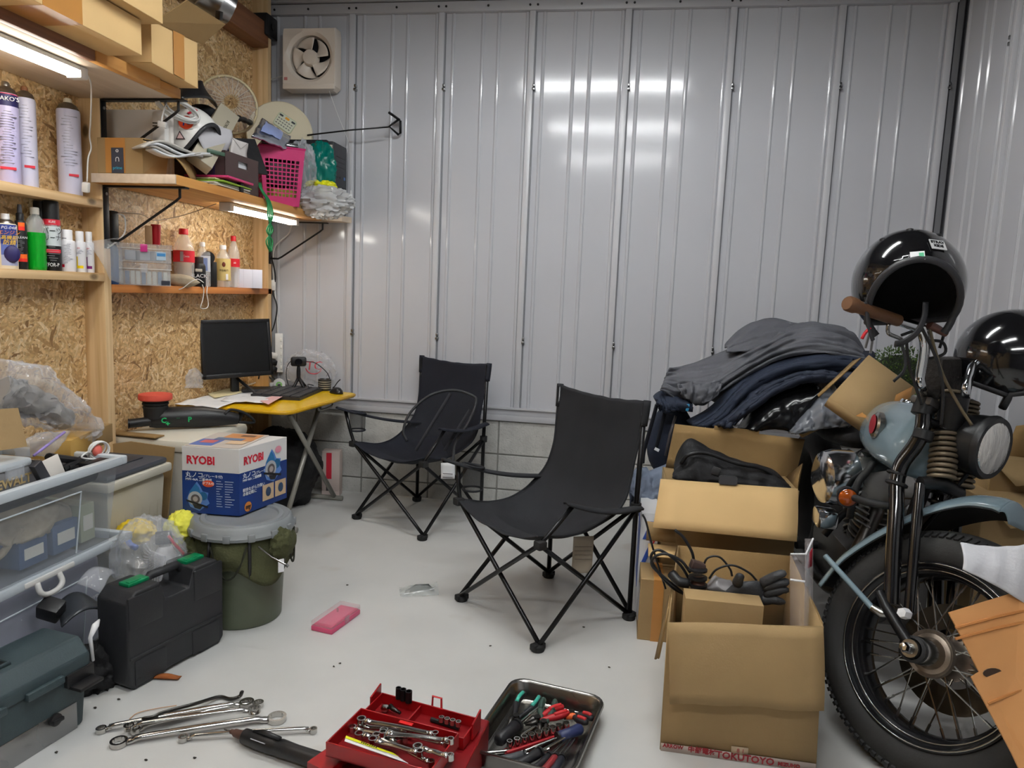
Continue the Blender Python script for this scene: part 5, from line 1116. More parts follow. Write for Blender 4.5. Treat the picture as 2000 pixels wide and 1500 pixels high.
def saw(fr_, x, z, s):
    def part(pts, m, off): 
        b = B(); b.T = fr_(x, z, off); b.prism([(q[0]*s, q[1]*s) for q in pts], -.0004, 0); obj('print', b, m, t, smooth=0)
    circ = lambda r, cx=0, cy=0, a0=0, a1=2*PI, n=20: [(cx+r*math.cos(a0+(a1-a0)*i/n), cy+r*math.sin(a0+(a1-a0)*i/n)) for i in range(n+(a1-a0 < 6))]
    part([(-.9, -.2), (-.6, .5), (0, 1.3), (.3, .9), (.5, .5), (1.0, .4), (.9, -.1), (1.1, -.5), (.2, -1.2), (-.6, -.9)], CM((90, 130, 196)), .0016)
    part([(-.7, .35), (-.1, 1.15), (.2, .8), (.35, .3)], CM((40, 110, 160)), .0022)
    part(circ(.36, .55, .1), CM((30, 96, 140)), .0024)
    part(circ(.62, -.15, -.15), CM((176, 178, 182)), .0028); part(circ(.40, -.12, -.18), CM((90, 84, 84)), .0034); part(circ(.22, -.12, -.18), CM((170, 160, 156)), .0038)
    part([(-.95, -.25), (1.0, -.75), (.95, -.9), (-.9, -.42)], CM((26, 26, 30)), .004); part([(-.4, -.6), (.5, -.75), (.3, -1.05), (-.2, -.95)], CM((40, 40, 44)), .0036)
saw(fa, wa*.26, hz*.25, .042); saw(fb, wb*.66, hz*.60, .050)
b = B(); b.T = fa(wa*.46, hz*.46, .0015); b.lathe([(.022, 0), (.022, .0005)], 20, sy=.55); obj('print', b, CM((226, 84, 44)), t, smooth=0)
text('ダブル付', .011, white_m, t, fa(wa*.46, hz*.46, .0026))
for k in range(11):
    zz = hz*(.50-.038*k)
    for x0, x1 in ((.60, .60+random.uniform(.05, .12)), (.75, .75+random.uniform(.08, .2))):
        b = B(); b.T = fa(0, 0, .0015); b.box(wa*x0, wa*x1, zz, zz+.0022, -.0004, 0); obj('print_line', b, CM((186, 196, 216)), t, smooth=0)
text('軽快ながら力強い\n本格切断に', .0145, white_m, t, fb(wb*.06, hz*.33), align='LEFT')
for x0 in (.46, .73):
    b = B(); b.T = fb(0, 0, .0015); b.box(wb*x0, wb*(x0+.24), hz*.09, hz*.34, -.0004, 0); obj('print', b, CM((206, 176, 140)), t, smooth=0)
    b = B(); b.T = fb(wb*(x0+.12), hz*.22, .0022); b.lathe([(.018, 0), (.018, .0004)], 12, sx=.8); obj('print', b, CM((46, 70, 100)), t, smooth=0)
b = B(); b.T = fb(wb*.16, hz*.10, .0016); b.lathe([(.018, 0), (.018, .0004)], 24); obj('print', b, CM((226, 140, 60)), t, smooth=0)
text('my', .022, CM((60, 40, 30)), t, fb(wb*.16, hz*.10, .0026), bold=.001)
b = B(); b.T = fb(wb*.80, hz*.84, .0015); b.lathe([(.018, 0), (.018, .0004)], 20, sy=.75); obj('print', b, CM((226, 150, 166)), t, smooth=0)
To = MW[t].inverted() @ frame(cL+V3(0, 0, zb*0+hz+.0012), ex, ey)
for k, (x, y, sx_, sy_, c) in enumerate(((.5, .5, .96, .96, (206, 196, 186)), (.25, .3, .4, .4, (90, 120, 190)), (.25, .35, .25, .18, (214, 110, 110)), (.62, .7, .6, .45, (214, 150, 96)), (.5, .55, .5, .14, (110, 130, 160)), (.75, .35, .3, .2, (226, 196, 160)), (.7, .8, .25, .1, (120, 90, 70)))):
    b = B(); b.T = To; b.box(wa*(x-sx_/2), wa*(x+sx_/2), wb*(y-sy_/2), wb*(y+sy_/2), .0004*k, .0004*k+.0003); obj('print', b, CM(c, .35), t, smooth=0)

# ================================================================ black tool case with green latches
FL, FR, BL = P(252, 1355, z=0), P(437, 1252, z=0), P(203, 1325, z=0)
dx = FR-FL; L_ = dx.length; th = .125; hh = .295
t = thing('power_tool_case', 'black upright tool case with green latches and carry handle', 'tool case', (FL+FR)/2, (0, 0, math.atan2(dx.y, dx.x)))
case_m = 'dark_plastic'; b = B(); x0, x1 = -L_/2, L_/2
outl = [(x0, .02), (x0+.02, 0), (x0+.09, .0), (x0+.095, .012), (x1-.10, .012), (x1-.095, 0), (x1-.02, 0), (x1, .02), (x1, hh-.03), (x1-.03, hh), (x1-.115, hh), (x1-.135, hh-.06), (x0+.135, hh-.06), (x0+.115, hh), (x0+.03, hh), (x0, hh-.03)]
b.prism(outl, 0, th, 'y'); obj('shell', b, case_m, t, bevel=.008, smooth=50)
for y in (-.004,):
    b = B(); b.box(x0+.004, x0+.12, y, .01, hh*.62, hh-.012, .006); obj('raised_panel', b, case_m, t)
    b = B(); b.box(x1-.12, x1-.004, y, .01, hh*.62, hh-.012, .006); obj('raised_panel', b, case_m, t)
    b = B(); b.box(x0+.02, x0+.13, y, .01, .01, hh*.30, .006); obj('raised_panel', b, case_m, t); b = B(); b.box(x1-.13, x1-.02, y, .01, .01, hh*.30, .006); obj('raised_panel', b, case_m, t)
    b = B(); b.box(x0+.005, x1-.005, y-.001, .01, hh*.32, hh*.345, .004); obj('ridge', b, case_m, t)
b = B(); b.box(x0+.002, x1-.002, th/2-.0015, th/2+.0015, .001, hh+.0015); b = B(); b.tube([V3(x0+.115, th/2, hh-.015), V3(x0+.13, th/2, hh+.002), V3(x1-.13, th/2, hh+.002), V3(x1-.115, th/2, hh-.015)], .013, 10); obj('handle', b, case_m, t, smooth=60)
for s in (-1, 1):
    b = B(); c = s*(L_/2-.075); b.box(c-.036, c+.036, th/2-.022, th/2+.02, hh-.002, hh+.010, .003); obj('latch', b, mat('latch_green', (0, 120, 74), .35), t)
    b = B(); b.box(c-.03, c+.012, th/2-.018, th/2-.002, hh+.009, hh+.013, .002); obj('latch_tab', b, 'latch_green', t)

# ================================================================ dark green toolbox at the lower left
t = thing('tool_box', 'dark green plastic toolbox with steel front plate at lower left', 'toolbox', (-1.51, 1.40, 0), (0, 0, math.atan2(.228, .037)-PI/2+.0))
mat('tb_green', (52, 66, 70), .5, bump=.1, bscale=250); X1 = .115; X0 = -.07; Y1 = .23; Y0 = -.30
b = B(); b.box(X0, X1, Y0, Y1, 0, .165, .01, taper=.95); obj('body', b, 'tb_green', t)
b = B(); b.prism([(X0, .16), (X1+.006, .16), (X1+.006, .195), (X1-.03, .235), (X0+.03, .235), (X0, .195)], Y0, Y1+.004, 'y'); obj('lid', b, 'tb_green', t, bevel=.006)
for y in (.10, -.05):
    b = B(); b.box(X1-.0, X1+.018, y-.05, y+.05, .155, .175, .004); obj('lid_ridge', b, 'tb_green', t)
b = B(); b.box(X1-.012, X1-.001, Y0, Y1-.035, .0, .075, .002); obj('steel_plate', b, 'steel', t)
b = B(); b.lathe([(.016, 0), (.016, .008), (.010, .012)], 16, (X1-.001, .13, .062), 'x'); b.box(X1+.004, X1+.016, .115, .145, .057, .067, .002); obj('knob', b, 'black_plastic', t)
b = B(); b.box(X1+.002, X1+.05, .165, .235, .125, .135, .003); b.box(X1-.01, X1+.012, .16, .24, .13, .165, .003); obj('open_latch', b, 'black_plastic', t)
b = B(); b.box(X1-.0, X1+.02, -.09, -.02, .11, .165, .003); obj('latch', b, 'tb_green', t)
b = B(); b.box(-.03, .06, -.25, .06, .2345, .238, .002); obj('tray_recess', b, 'black_plastic', t)
b = B(); b.tube([V3(-.03, .06, .238), V3(.06, .06, .238), V3(.06, -.25, .238)], .006, 8); obj('recess_rim', b, 'tb_green', t, smooth=180)
b = B(); b.box(X1-.05, X1-.02, Y1, Y1+.012, .17, .21, .004); obj('hinge', b, 'tb_green', t)
text('620', .02, white_m, t, frame((0, -.07, .2386), (0, 1, 0), (-1, 0, 0)))
# bits between the boxes
tbag = crumple('tied_bag', 'tied clear bag of small parts behind the tool case', P(290, 1085, y=2.02), (.09, .08, .10), 'clear_bag', 61, .45, 7)
b = B()
for k in range(14):
    a = -1.3+2.0*k/13; o = P(322, 1088, y=1.93); b.tube([o, o+V3(-.05*math.cos(a)-.01, .0, .055*math.sin(a)-.02), o+V3(-.085*math.cos(a)-.012, .02, .085*math.sin(a)-.03)], [.0035, .003, .001], 5)
adopt(solo('gathered_knot', b, 'bag_frost', 'x', 'x', smooth=180), tbag)
p = P(322, 1060, y=2.06); t = thing('spray_bottle', 'white bottle with black clip and red straw in the tied bag', 'bottle', (p.x, p.y, 0), facerot(p))
b = B(); b.lathe([(.03, 0), (.034, .01), (.034, p.z-.04), (.02, p.z-.01)], 18); obj('body', b, white_m, t)
b = B(); b.box(-.028, .022, -.02, .02, p.z, p.z+.035, .005); obj('clip', b, 'black_plastic', t)
b = B(); b.tube([V3(.01, -.02, p.z+.03), V3(.03, -.03, p.z+.0), V3(.055, -.03, p.z-.035)], .005, 6); obj('straw', b, CM((190, 30, 44)), t)
crumple('yellow_rag', 'yellow rag beside the lower storage box', P(266, 1038, y=2.20), (.05, .05, .035), mat('yellow_rag', (240, 206, 40), .8), 71, .4, 6, 'rag')
crumple('lime_rag', 'lime yellow rag tucked against the bucket', P(355, 1032, y=2.22), (.045, .05, .05), mat('lime_rag', (230, 226, 84), .8), 72, .4, 6, 'rag')
b = B(); b.tube(smooth_path([P(248, 1050, y=2.15), P(254, 1063, y=2.13), P(266, 1070, y=2.12)], 4), .010, 8); solo('blue_strap', b, CM((40, 96, 206)), 'short blue strap under the yellow rag', 'strap', smooth=180)
A = [P(112, 1180, x=-1.60), P(182, 1172, x=-1.55), P(215, 1195, x=-1.47), P(120, 1225, x=-1.50)]
b = sheet(lambda u, v: (A[0]*(1-u)+A[1]*u)*(1-v)+(A[3]*(1-u)+A[2]*u)*v+V3(0, 0, .03*math.sin(PI*u)), 10, 8); solo('black_sheet', b, CM((52, 55, 60), .3), 'glossy black bent sheet between toolbox and storage box', 'plastic sheet', solid=.005, smooth=180)
q = P(100, 1190, x=-1.56); b = B(); b.cbox(q, (.06, .05, .05), (.4, .3, .2), .006); solo('black_holder', b, 'black_plastic', 'small black holder behind the toolbox', 'holder')
A = [P(150, 1140, x=-1.56), P(200, 1108, x=-1.56), P(232, 1120, x=-1.50), P(205, 1160, x=-1.48)]
b = sheet(lambda u, v: (A[0]*(1-u)+A[1]*u)*(1-v)+(A[3]*(1-u)+A[2]*u)*v+V3(.01*math.sin(5*v), 0, .02*math.sin(PI*u)), 10, 8); solo('frosted_bag', b, 'bag_frost', 'flat frosted bag draped behind the tool case', 'plastic bag', solid=.004, smooth=180)
crumple('glove_heap', 'heap of dark gloves between toolbox and tool case', P(178, 1290, x=-1.47)+V3(0, .03, -.05), (.05, .07, .07), 'black_cloth', 81, .5, 9, 'gloves')
b = B(); b.tube([P(182, 1290, x=-1.41), P(176, 1245, x=-1.395), P(186, 1222, x=-1.40), P(193, 1212, x=-1.41)], [.004, .005, .009, .004], 8); b.noise(.003, 60); solo('white_rag', b, white_m, 'twisted white rag poking out beside the tool case', 'rag', smooth=180)
p = P(318, 1328, z=0.002); b = B(); b.grid(lambda u, v: p+V3(-.035+.08*u, -.006+.02*v+.012*u, .004+.012*math.sin(PI*u)*math.sin(PI*v)), 10, 4); solo('dry_leaf', b, CM((150, 84, 36), .7), 'curled dry brown leaf on the floor by the tool case', 'leaf', solid=.001, smooth=180)
# ================================================================ folding camp chairs
mat('chair_fabric', (30, 31, 35), .85, bump=.15, bscale=400, var=.1, vscale=6); mat('chair_fabric_navy', (26, 29, 40), .85, bump=.15, bscale=400)
mat('chair_tube', (24, 24, 26), .3, metal=.4); mat('mesh_black', (20, 20, 22), .6, alpha=.45); mat('mesh_grey', (60, 60, 62), .6, alpha=.5)
def camp_chair(label, loc, a, arms, fab, hx=.233, hy=.22):
    t = thing('camp_chair', label, 'chair', (loc[0], loc[1], 0), (0, 0, a), 'folding camp chairs'); inv = MW[t].inverted()
    foot = {'A': V3(-hx, -hy, 0), 'B': V3(hx, -hy, 0), 'C': V3(hx, hy, 0), 'D': V3(-hx, hy, 0)}
    for k, f in foot.items():
        b = B(); b.lathe([(.022, 0), (.024, .004), (.022, .018), (.014, .024)], 14, f); b.box(f.x-.013, f.x+.013, f.y-.026, f.y+.026, .004, .026, .004); obj('foot', b, 'rubber', t)
    up = {'A': V3(-hx-.012, -hy-.02, .395), 'B': V3(hx+.012, -hy-.02, .375), 'C': V3(hx, hy, .43), 'D': V3(-hx, hy, .43)}
    lift = V3(0, 0, .02); r = .0085
    def strut(p, q, o, nm='leg_strut'):
        o = Vector(o); b = B(); b.tube([p+lift+o, q+o], r, 10); obj(nm, b, 'chair_tube', t, smooth=180)
    armpt = [inv @ Vector(x) for x in (arms['L0'], arms['L1'], arms['R0'], arms['R1'])]
    # front pair carry on upward as arm posts
    for s, e, ap, o in (('B', 'A', armpt[0], .006), ('A', 'B', armpt[2], -.006)):
        p, q = foot[s]+lift, up[e]; b = B(); post = ap-V3(0, 0, .008)
        b.tube(smooth_path([p+V3(0, o, 0), (p+q)/2+V3(0, o, 0), q+V3(0, o, 0)], 4)+[q*.55+post*.45, post], r, 10); obj('leg_strut', b, 'chair_tube', t, smooth=180)
    strut(foot['A'], up['D'], (-.006, 0, 0)); strut(foot['D'], up['A'], (.006, 0, 0))
    strut(foot['B'], up['C'], (.006, 0, 0)); strut(foot['C'], up['B'], (-.006, 0, 0))
    strut(foot['C'], up['D'], (0, .006, 0)); strut(foot['D'], up['C'], (0, -.006, 0))
    for s in ('C', 'D'):
        b = B(); b.tube([foot[s]+lift, foot[s]+V3(0, 0, .45), foot[s]+V3(0, .012, .815)], .0095, 10); obj('back_pole', b, 'chair_tube', t, smooth=180)
        b = B(); b.cyl(foot[s]+V3(0, 0, .415), foot[s]+V3(0, 0, .445), .019, n=12); obj('hub', b, 'rubber', t)
    for s in ('A', 'B'):
        b = B(); b.cbox(up[s], (.035, .035, .03), (0, 0, 0), .006); obj('hub', b, 'rubber', t)
    # sling: one cloth from the top of the back to the front lip
    prof = smooth_path([(0, hy+.012, .825), (0, hy+.002, .70), (0, hy-.022, .56), (0, hy-.06, .465), (0, hy-.15, .395), (0, 0-.07, .36), (0, -hy-.03, .385)], 6); m = len(prof)-1
    def f(u, v):
        s = v*m; j = min(int(s), m-1); q = prof[j].lerp(prof[j+1], s-j)
        wd = hx+.006-.016*math.sin(PI*min(1, v/.62))**2-.012*math.sin(PI*max(0, (v-.6)/.4)); x = (2*u-1)
        seat = max(0, (v-.35)/.65); cen = 1-x*x
        z = q.z-.055*cen*math.sin(PI*min(1, seat*.92+.04))*(seat > 0)+.02*abs(x)**3*seat-.02*cen*(v > .93)
        y = q.y+.03*cen*(1-seat)*math.sin(PI*min(1, v/.5)*.5)*.6
        y -= .03*(1-abs(x))*0
        topw = .016*cen*(1-min(1, v/.12))
        w = .0035*noise.noise(V3(x*3+loc[0], v*9, 1))+.0008*math.sin(18*x+9*v)*max(0, 1-v/.25)
        return V3(x*wd, y+w, z-topw+w)
    b = B(); b.grid(f, 33, 49); obj('sling', b, fab, t, smooth=180, solid=.004)
    for s in (0, 1):
        b = B(); b.tube([f(s, i/40) for i in range(41)], .0045, 6); obj('piping', b, fab, t, smooth=180)
    for s in (0, 1):
        p = [f(s, i/40) for i in range(0, 6)]; b = B(); b.tube([q+V3(0, .006, 0) for q in p], .014, 8); obj('pole_sleeve', b, fab, t, smooth=180)
    # arm rests
    for nm, p0, p1, ext in (('L', armpt[0], armpt[1], arms.get('Lx', .05)), ('R', armpt[2], armpt[3], arms.get('Rx', .03))):
        d = p1-p0; dn = d.normalized(); side = dn.cross(V3(0, 0, 1)).normalized()
        def g(u, v, p0=p0, d=d, dn=dn, side=side, ext=ext):
            s = p0-dn*ext+(d+dn*ext)*u; w = .038*(1-.45*u)*min(1, .35+u*7); return s+side*((2*v-1)*w)+V3(0, 0, -.02*math.sin(PI*u)+.006*(1-(2*v-1)**2))
        b = B(); b.grid(g, 14, 5); obj('armrest', b, fab, t, solid=.007, smooth=180)
        if arms.get(nm+'cup'):
            c = p0+dn*.07+V3(0, 0, -.004); R_ = .042
            b = B(); b.tube([c+side*(R_*math.cos(x))+dn*(R_*math.sin(x)) for x in [2*PI*i/20 for i in range(20)]], .005, 8, closed=True); obj('cup_ring', b, fab, t, smooth=180)
            b = B(); b.lathe([(R_*.98, 0), (R_*.96, -.05), (R_*.92, -.09)], 20, c, caps=False); obj('cup_mesh', b, 'mesh_grey', t, smooth=180)
            b = B(); b.tube([c+V3(R_*.92*math.cos(x), R_*.92*math.sin(x), -.092) for x in [2*PI*i/20 for i in range(20)]], .004, 8, closed=True); obj('cup_base_ring', b, fab, t, smooth=180)
    return t
c2 = camp_chair('black camp chair, the nearer of the two', (-.243, 2.594), -.764, dict(L0=P(895, 903, y=2.60), L1=P(1068, 930, y=2.90), R0=P(1118, 985, y=2.37), R1=P(1250, 992, y=2.585), Lcup=True, Lx=.07), 'chair_fabric')
c1 = camp_chair('black camp chair, the farther one against the wall', (-1.002, 3.515), -.484, dict(L0=P(675, 800, y=3.43), L1=P(835, 826, y=3.80), R0=P(868, 838, y=3.30), R1=P(950, 828, y=3.58), Lcup=True), 'chair_fabric_navy')
# care tags
q = P(1140, 1050, y=2.60); b = B(); b.grid(lambda u, v: P(1120+40*u-4*v, 1048+70*v, y=2.60)+V3(.0, .008*math.sin(4*v+u), 0), 5, 8); o = obj('care_tag', b, mat('tag_beige', (186, 176, 160), .8), c2, world=True, solid=.001, smooth=60, label='creased beige care tag')
for k in range(4):
    b = B(); a0, a1 = P(1122, 1068+8*k, y=2.588), P(1156, 1068+8*k, y=2.588); b.tube([a0, a1], .0012, 4); obj('tag_print', b, CM((120, 112, 100)), c2, world=True)
b = B(); b.grid(lambda u, v: P(861+27*u, 904+31*v, y=3.24)+V3(0, .004*math.sin(3*v), 0), 4, 5); obj('care_tag', b, 'paper', c1, world=True, solid=.001, smooth=60, label='white care tag')
for k in range(2):
    b = B(); b.tube([P(865, 925+7*k, y=3.23), P(884, 926+7*k, y=3.23)], .002, 4); obj('tag_print', b, CM((90, 84, 84)), c1, world=True)
# mesh hoop resting on the far chair
t = thing('mesh_hoop', 'black hoop with translucent mesh leaning on the far camp chair', 'hoop', P(850, 870, y=3.42))
hp = smooth_path([P(795, 862, y=3.36), P(788, 840, y=3.37), P(802, 805, y=3.40), P(840, 772, y=3.46), P(885, 762, y=3.50), P(922, 772, y=3.50), P(930, 786, y=3.49), P(915, 825, y=3.44), P(890, 865, y=3.38), P(884, 905, y=3.33)], 5)
b = B(); b.tube(hp, .007, 8); obj('rim', b, CM((44, 45, 48), .6), t, world=True, smooth=180)
cq = P(855, 850, y=3.42)
b = B(); vs_ = [b._v(q) for q in hp]; cv = b._v(cq)
for i in range(len(vs_)-1): b._f([cv, vs_[i], vs_[i+1]])
obj('mesh', b, mat('mesh_dark', (26, 27, 34), .7, alpha=.35), t, world=True)
for a, c in (((880, 768), (812, 880)), ((918, 800), (868, 880))):
    b = B(); b.tube([P(*a, y=3.48), P(*c, y=3.36)], .009, 6, flat=.3); obj('strap', b, CM((48, 48, 52), .7), t, world=True)
# ================================================================ tools on the floor
mat('tool_chrome', (196, 194, 190), .16, metal=1); mat('red_paint', (150, 10, 16), .3, coat=.3); mat('red_dark', (120, 8, 14), .4)
def ring_wrench(a, c, r0, r1, label, w=.008, m='tool_chrome', z=0, arch=.014, group='ring wrenches on the floor', open1=False):
    a, c = Vector(a), Vector(c); d = c-a; L = d.length; t = thing('ring_wrench', label, 'wrench', (a.x, a.y, a.z), (0, math.asin(-(d.z)/L), math.atan2(d.y, d.x)), group)
    b = B(); b.tube(smooth_path([(r0*.9, 0, .006), (r0*1.6, 0, .009), (r0*2.6, 0, arch), (L*.5, 0, arch+.002), (L-r1*2.6, 0, arch), (L-r1*1.6, 0, .009), (L-r1*.9, 0, .006)], 3), [w*1.0]*3+[w*(.85+.12*abs(i-6)/6) for i in range(13)]+[w*1.0]*3, 12, flat=.7, up=(0, 1, 0)); obj('shank', b, m, t, smooth=180)
    for x, r in ((0, r0), (L, r1)):
        b = B(); n = 24; o = [(r*math.cos(2*PI*i/n), r*math.sin(2*PI*i/n)) for i in range(n)]; k = [(.68*r*(1+.08*(i % 2))*math.cos(2*PI*i/n), .68*r*(1+.08*(i % 2))*math.sin(2*PI*i/n)) for i in range(n)]; hh = .013
        R = [[b._v((x+p[0], p[1], zz)) for p in q] for q, zz in ((o, .0005), (o, hh), (k, hh), (k, .0005))]
        for i in range(4): b._bridge(R[i], R[(i+1) % 4])
        obj('ring', b, m, t, smooth=40)
    return t
def fl(u, v, z=.001): return P(u, v, z=z)
ring_wrench(fl(198, 1430), fl(482, 1378, .012), .013, .020, 'ring wrench at the back of the fan, smallest ring leftmost', .008)
ring_wrench(fl(252, 1425, .014), fl(497, 1391, .018), .013, .017, 'ring wrench in the middle of the fan, lying on another', .008)
ring_wrench(fl(264, 1431, .003), fl(462, 1385, .003), .012, .012, 'shorter ring wrench crossing under the others', .007)
ring_wrench(fl(232, 1455), fl(541, 1407), .021, .025, 'largest ring wrench at the front of the fan', .011)
ring_wrench(fl(358, 1447), fl(612, 1431), .012, .010, 'slim ring wrench pointing at the red tool chest', .007)
ring_wrench(fl(282, 1420, .003), fl(505, 1379, .004), .010, .014, 'ring wrench almost hidden at the rear of the fan', .007)
b = B(); b.tube(smooth_path([P(473, 1350, z=.03), P(468, 1360, z=.012), P(450, 1365, z=.008), P(427, 1361, z=.008), P(380, 1375, z=.022), P(320, 1391, z=.028), P(300, 1400, z=.028), P(277, 1404, z=.028)], 5), [.005]+[.006]*34+[.004], 8, flat=.7); solo('pry_bar', b, 'dark_steel', 'dark bent pry bar lying on the wrenches', 'pry bar', smooth=180)
b = B(); b.tube(smooth_path([P(253, 1404, z=.003), P(270, 1392, z=.003), P(310, 1383, z=.003), P(345, 1378, z=.003)], 5), .0012, 5); solo('copper_wire', b, CM((196, 150, 110)), 'thin copper wire behind the wrenches', 'wire', smooth=180)
# air grinder
a, c = P(438, 1424, z=.02), P(640, 1492, z=.028); d = (c-a).normalized(); L = (c-a).length
t = thing('die_grinder', 'black pencil die grinder with rusty tip', 'grinder', (a.x, a.y, 0)); at = lambda s: a+d*(s*L)
b = B(); b.tube([at(0), at(.08)], [.002, .003], 8); obj('bit', b, 'steel', t, world=True)
b = B(); b.tube([at(.07), at(.10), at(.11), at(.20)], [.006, .007, .010, .012], 12); obj('collet', b, CM((86, 60, 50), .6), t, world=True)
b = B(); b.tube([at(.20), at(.21), at(.30), at(.32), at(.50), at(.55), at(.56), at(.7), at(.95), at(1.0)], [.015, .019, .020, .022, .022, .020, .022, .020, .021, .018], 18); obj('body', b, CM((30, 30, 32), .4), t, world=True)
b = B(); b.tube([at(.30)+V3(0, 0, .021), at(.40)+V3(0, 0, .028), at(.56)+V3(0, 0, .024)], [.004, .007, .006], 8); obj('lever', b, 'black_plastic', t, world=True, smooth=180)
b = B(); b.cbox(at(.40)+V3(-.006, -.017, .013), (.045, .002, .010), (.9, 0, math.atan2(d.y, d.x))); obj('label', b, CM((190, 190, 194)), t, world=True)

# red cantilever tool chest
t = thing('red_tool_chest', 'open red metal tool chest with lifted trays of wrenches', 'toolbox', (-.44, 1.52, 0))
b = B(); b.prism([(-.56, 1.755), (-.285, 1.70), (-.32, 1.33), (-.62, 1.38)], .001, .095); obj('lower_box', b, 'red_dark', t, world=True, bevel=.003)
def tray(c, z0, z1, nm):
    c = [Vector((x, y, 0)) for x, y in c]; th = .0035
    for i in range(4):
        p, q = c[i], c[(i+1) % 4]; n = (q-p).normalized(); s = Vector((-n.y, n.x, 0))*th; b = B(); b.prism([(p.x, p.y), (q.x, q.y), (q.x+s.x, q.y+s.y), (p.x+s.x, p.y+s.y)], z0, z1); obj('tray_side', b, 'red_paint', t, world=True, bevel=.001)
    b = B(); b.prism([(p.x, p.y) for p in c], z0, z0+.003); obj('tray_floor', b, 'red_dark', t, world=True)
zR, zF = .128, .165
r0, r1 = P(746, 1352, z=zR), P(935, 1402, z=zR); f0, f1 = P(705, 1382, z=zF), P(897, 1431, z=zF); g0 = P(636, 1449, z=zF); g1 = g0+(f1-f0)
e0 = r0+(g0-f0)*.62; e1 = r1+(g0-f0)*.62
tray([(q.x, q.y) for q in (r1, r0, e0, e1)], .097, zR, 'rear'); tray([(q.x, q.y) for q in (f1, f0, g0, g1)], zR+.002, zF, 'front')
m0, m1 = r0.lerp(r1, .42), e0.lerp(e1, .42); s = Vector((.002, .0004, 0)); b = B(); b.prism([((m0-s).x, (m0-s).y), ((m0+s).x, (m0+s).y), ((m1+s).x, (m1+s).y), ((m1-s).x, (m1-s).y)], .10, zR-.006); obj('divider', b, 'red_paint', t, world=True)
for a0, a1 in ((r0, e0), (r1, e1)):
    a2 = a0.lerp(a1, .55); b = B(); o = (r1-r0).normalized()*(.004 if a0 == r1 else -.004)
    b.poly([V3(a0.x, a0.y, .10)+o, V3(a2.x, a2.y, .10)+o, V3(a2.x, a2.y, zR+.012)+o, V3(a0.x, a0.y, zR+.024)+o]); obj('end_plate', b, 'red_paint', t, world=True, solid=.004, smooth=0)
q = P(853, 1378, z=zR); b = B(); b.tube([q+V3(-.013, .004, -.012), q+V3(-.012, .004, .022), q+V3(.012, -.001, .022), q+V3(.013, -.001, -.012)], .003, 6); obj('hasp', b, CM((196, 44, 48)), t, world=True)
q = P(793, 1413, z=zF); dd = (f1-f0).normalized(); b = B(); b.cbox(q+V3(0, 0, .001), (.036, .010, .003), (0, 0, math.atan2(dd.y, dd.x)), .001); obj('pull_tab', b, CM((220, 20, 20)), t, world=True)
b = B(); b.poly([P(600, 1496, z=.10), P(648, 1462, z=.10), P(690, 1478, z=.10), P(640, 1515, z=.10)]); obj('lower_tray_edge', b, 'red_paint', t, world=True, solid=.02, smooth=0)
# sockets standing on the rear edge
for k, (u, v) in enumerate(((778, 1364), (787, 1367), (798, 1371))):
    q = P(u, v, z=zR-.004); b = B(); b.lathe([(.0075+.0008*k, 0), (.0075+.0008*k, .03), (.0055+.0006*k, .03), (.0055+.0006*k, .02), (.001, .02)], 14); solo('impact_socket', b, 'black_metal', ['left', 'middle', 'right'][k]+' of three black sockets standing on the red tool chest', 'socket', q, group='black sockets on the red tool chest', smooth=40)
def small_wrench(u0, v0, u1, v1, z, label, r0=.008, r1=.008, w=.006, gr='wrenches in the red tray'):
    t = ring_wrench(P(u0, v0, z=z), P(u1, v1, z=z+.004), r0, r1, label, w, arch=.007, group=gr); return t
zz = zR+.010
names = ['with its ring at the tray back corner', 'reaching from left ring to the tray right end', 'under the yellow card', 'with bright ring near the tray centre', 'crossing toward the front right corner', 'lying flat along the tray back side', 'broad one across the tray middle', 'half hidden below the others', 'short one in the right end']
W = [(705, 1424, 800, 1434), (688, 1428, 790, 1450), (702, 1441, 776, 1452), (735, 1443, 842, 1496), (750, 1434, 872, 1458), (706, 1412, 850, 1440), (748, 1438, 880, 1452), (728, 1452, 820, 1476), (816, 1466, 880, 1484)]
for k, (a0, b0, a1, b1) in enumerate(W): small_wrench(a0, b0, a1, b1, zz+.0035*k, 'chrome wrench in the red tray, '+names[k], .009+.001*(k % 3), .008, .0075)
A = [P(676, 1438, z=zz+.035), P(673, 1448, z=zz+.033), P(800, 1492, z=zz+.035), P(768, 1472, z=zz+.04)]
t = thing('blade_card', 'yellow and white blade packet lying in the red tray', 'packet', A[0]); b = B(); b.poly([A[0], A[1], A[1].lerp(A[2], .98), A[3]]); obj('card', b, white_m, t, world=True, solid=.002, smooth=0)
o = V3(0, 0, .0016); b = B(); b.poly([A[0]+o, A[0].lerp(A[1], .5)+o, A[3].lerp(A[2], .35)+o, A[3]+o]); obj('yellow_band', b, CM((222, 226, 30)), t, world=True, solid=.0006, smooth=0)
for k in range(8):
    b = B(); q = A[0].lerp(A[3], .32+.04*k).lerp(A[1].lerp(A[2], .32+.04*k), .25); b.cbox(q+V3(0, 0, .0028), (.003, .003, .0006)); obj('print', b, black_m, t, world=True)
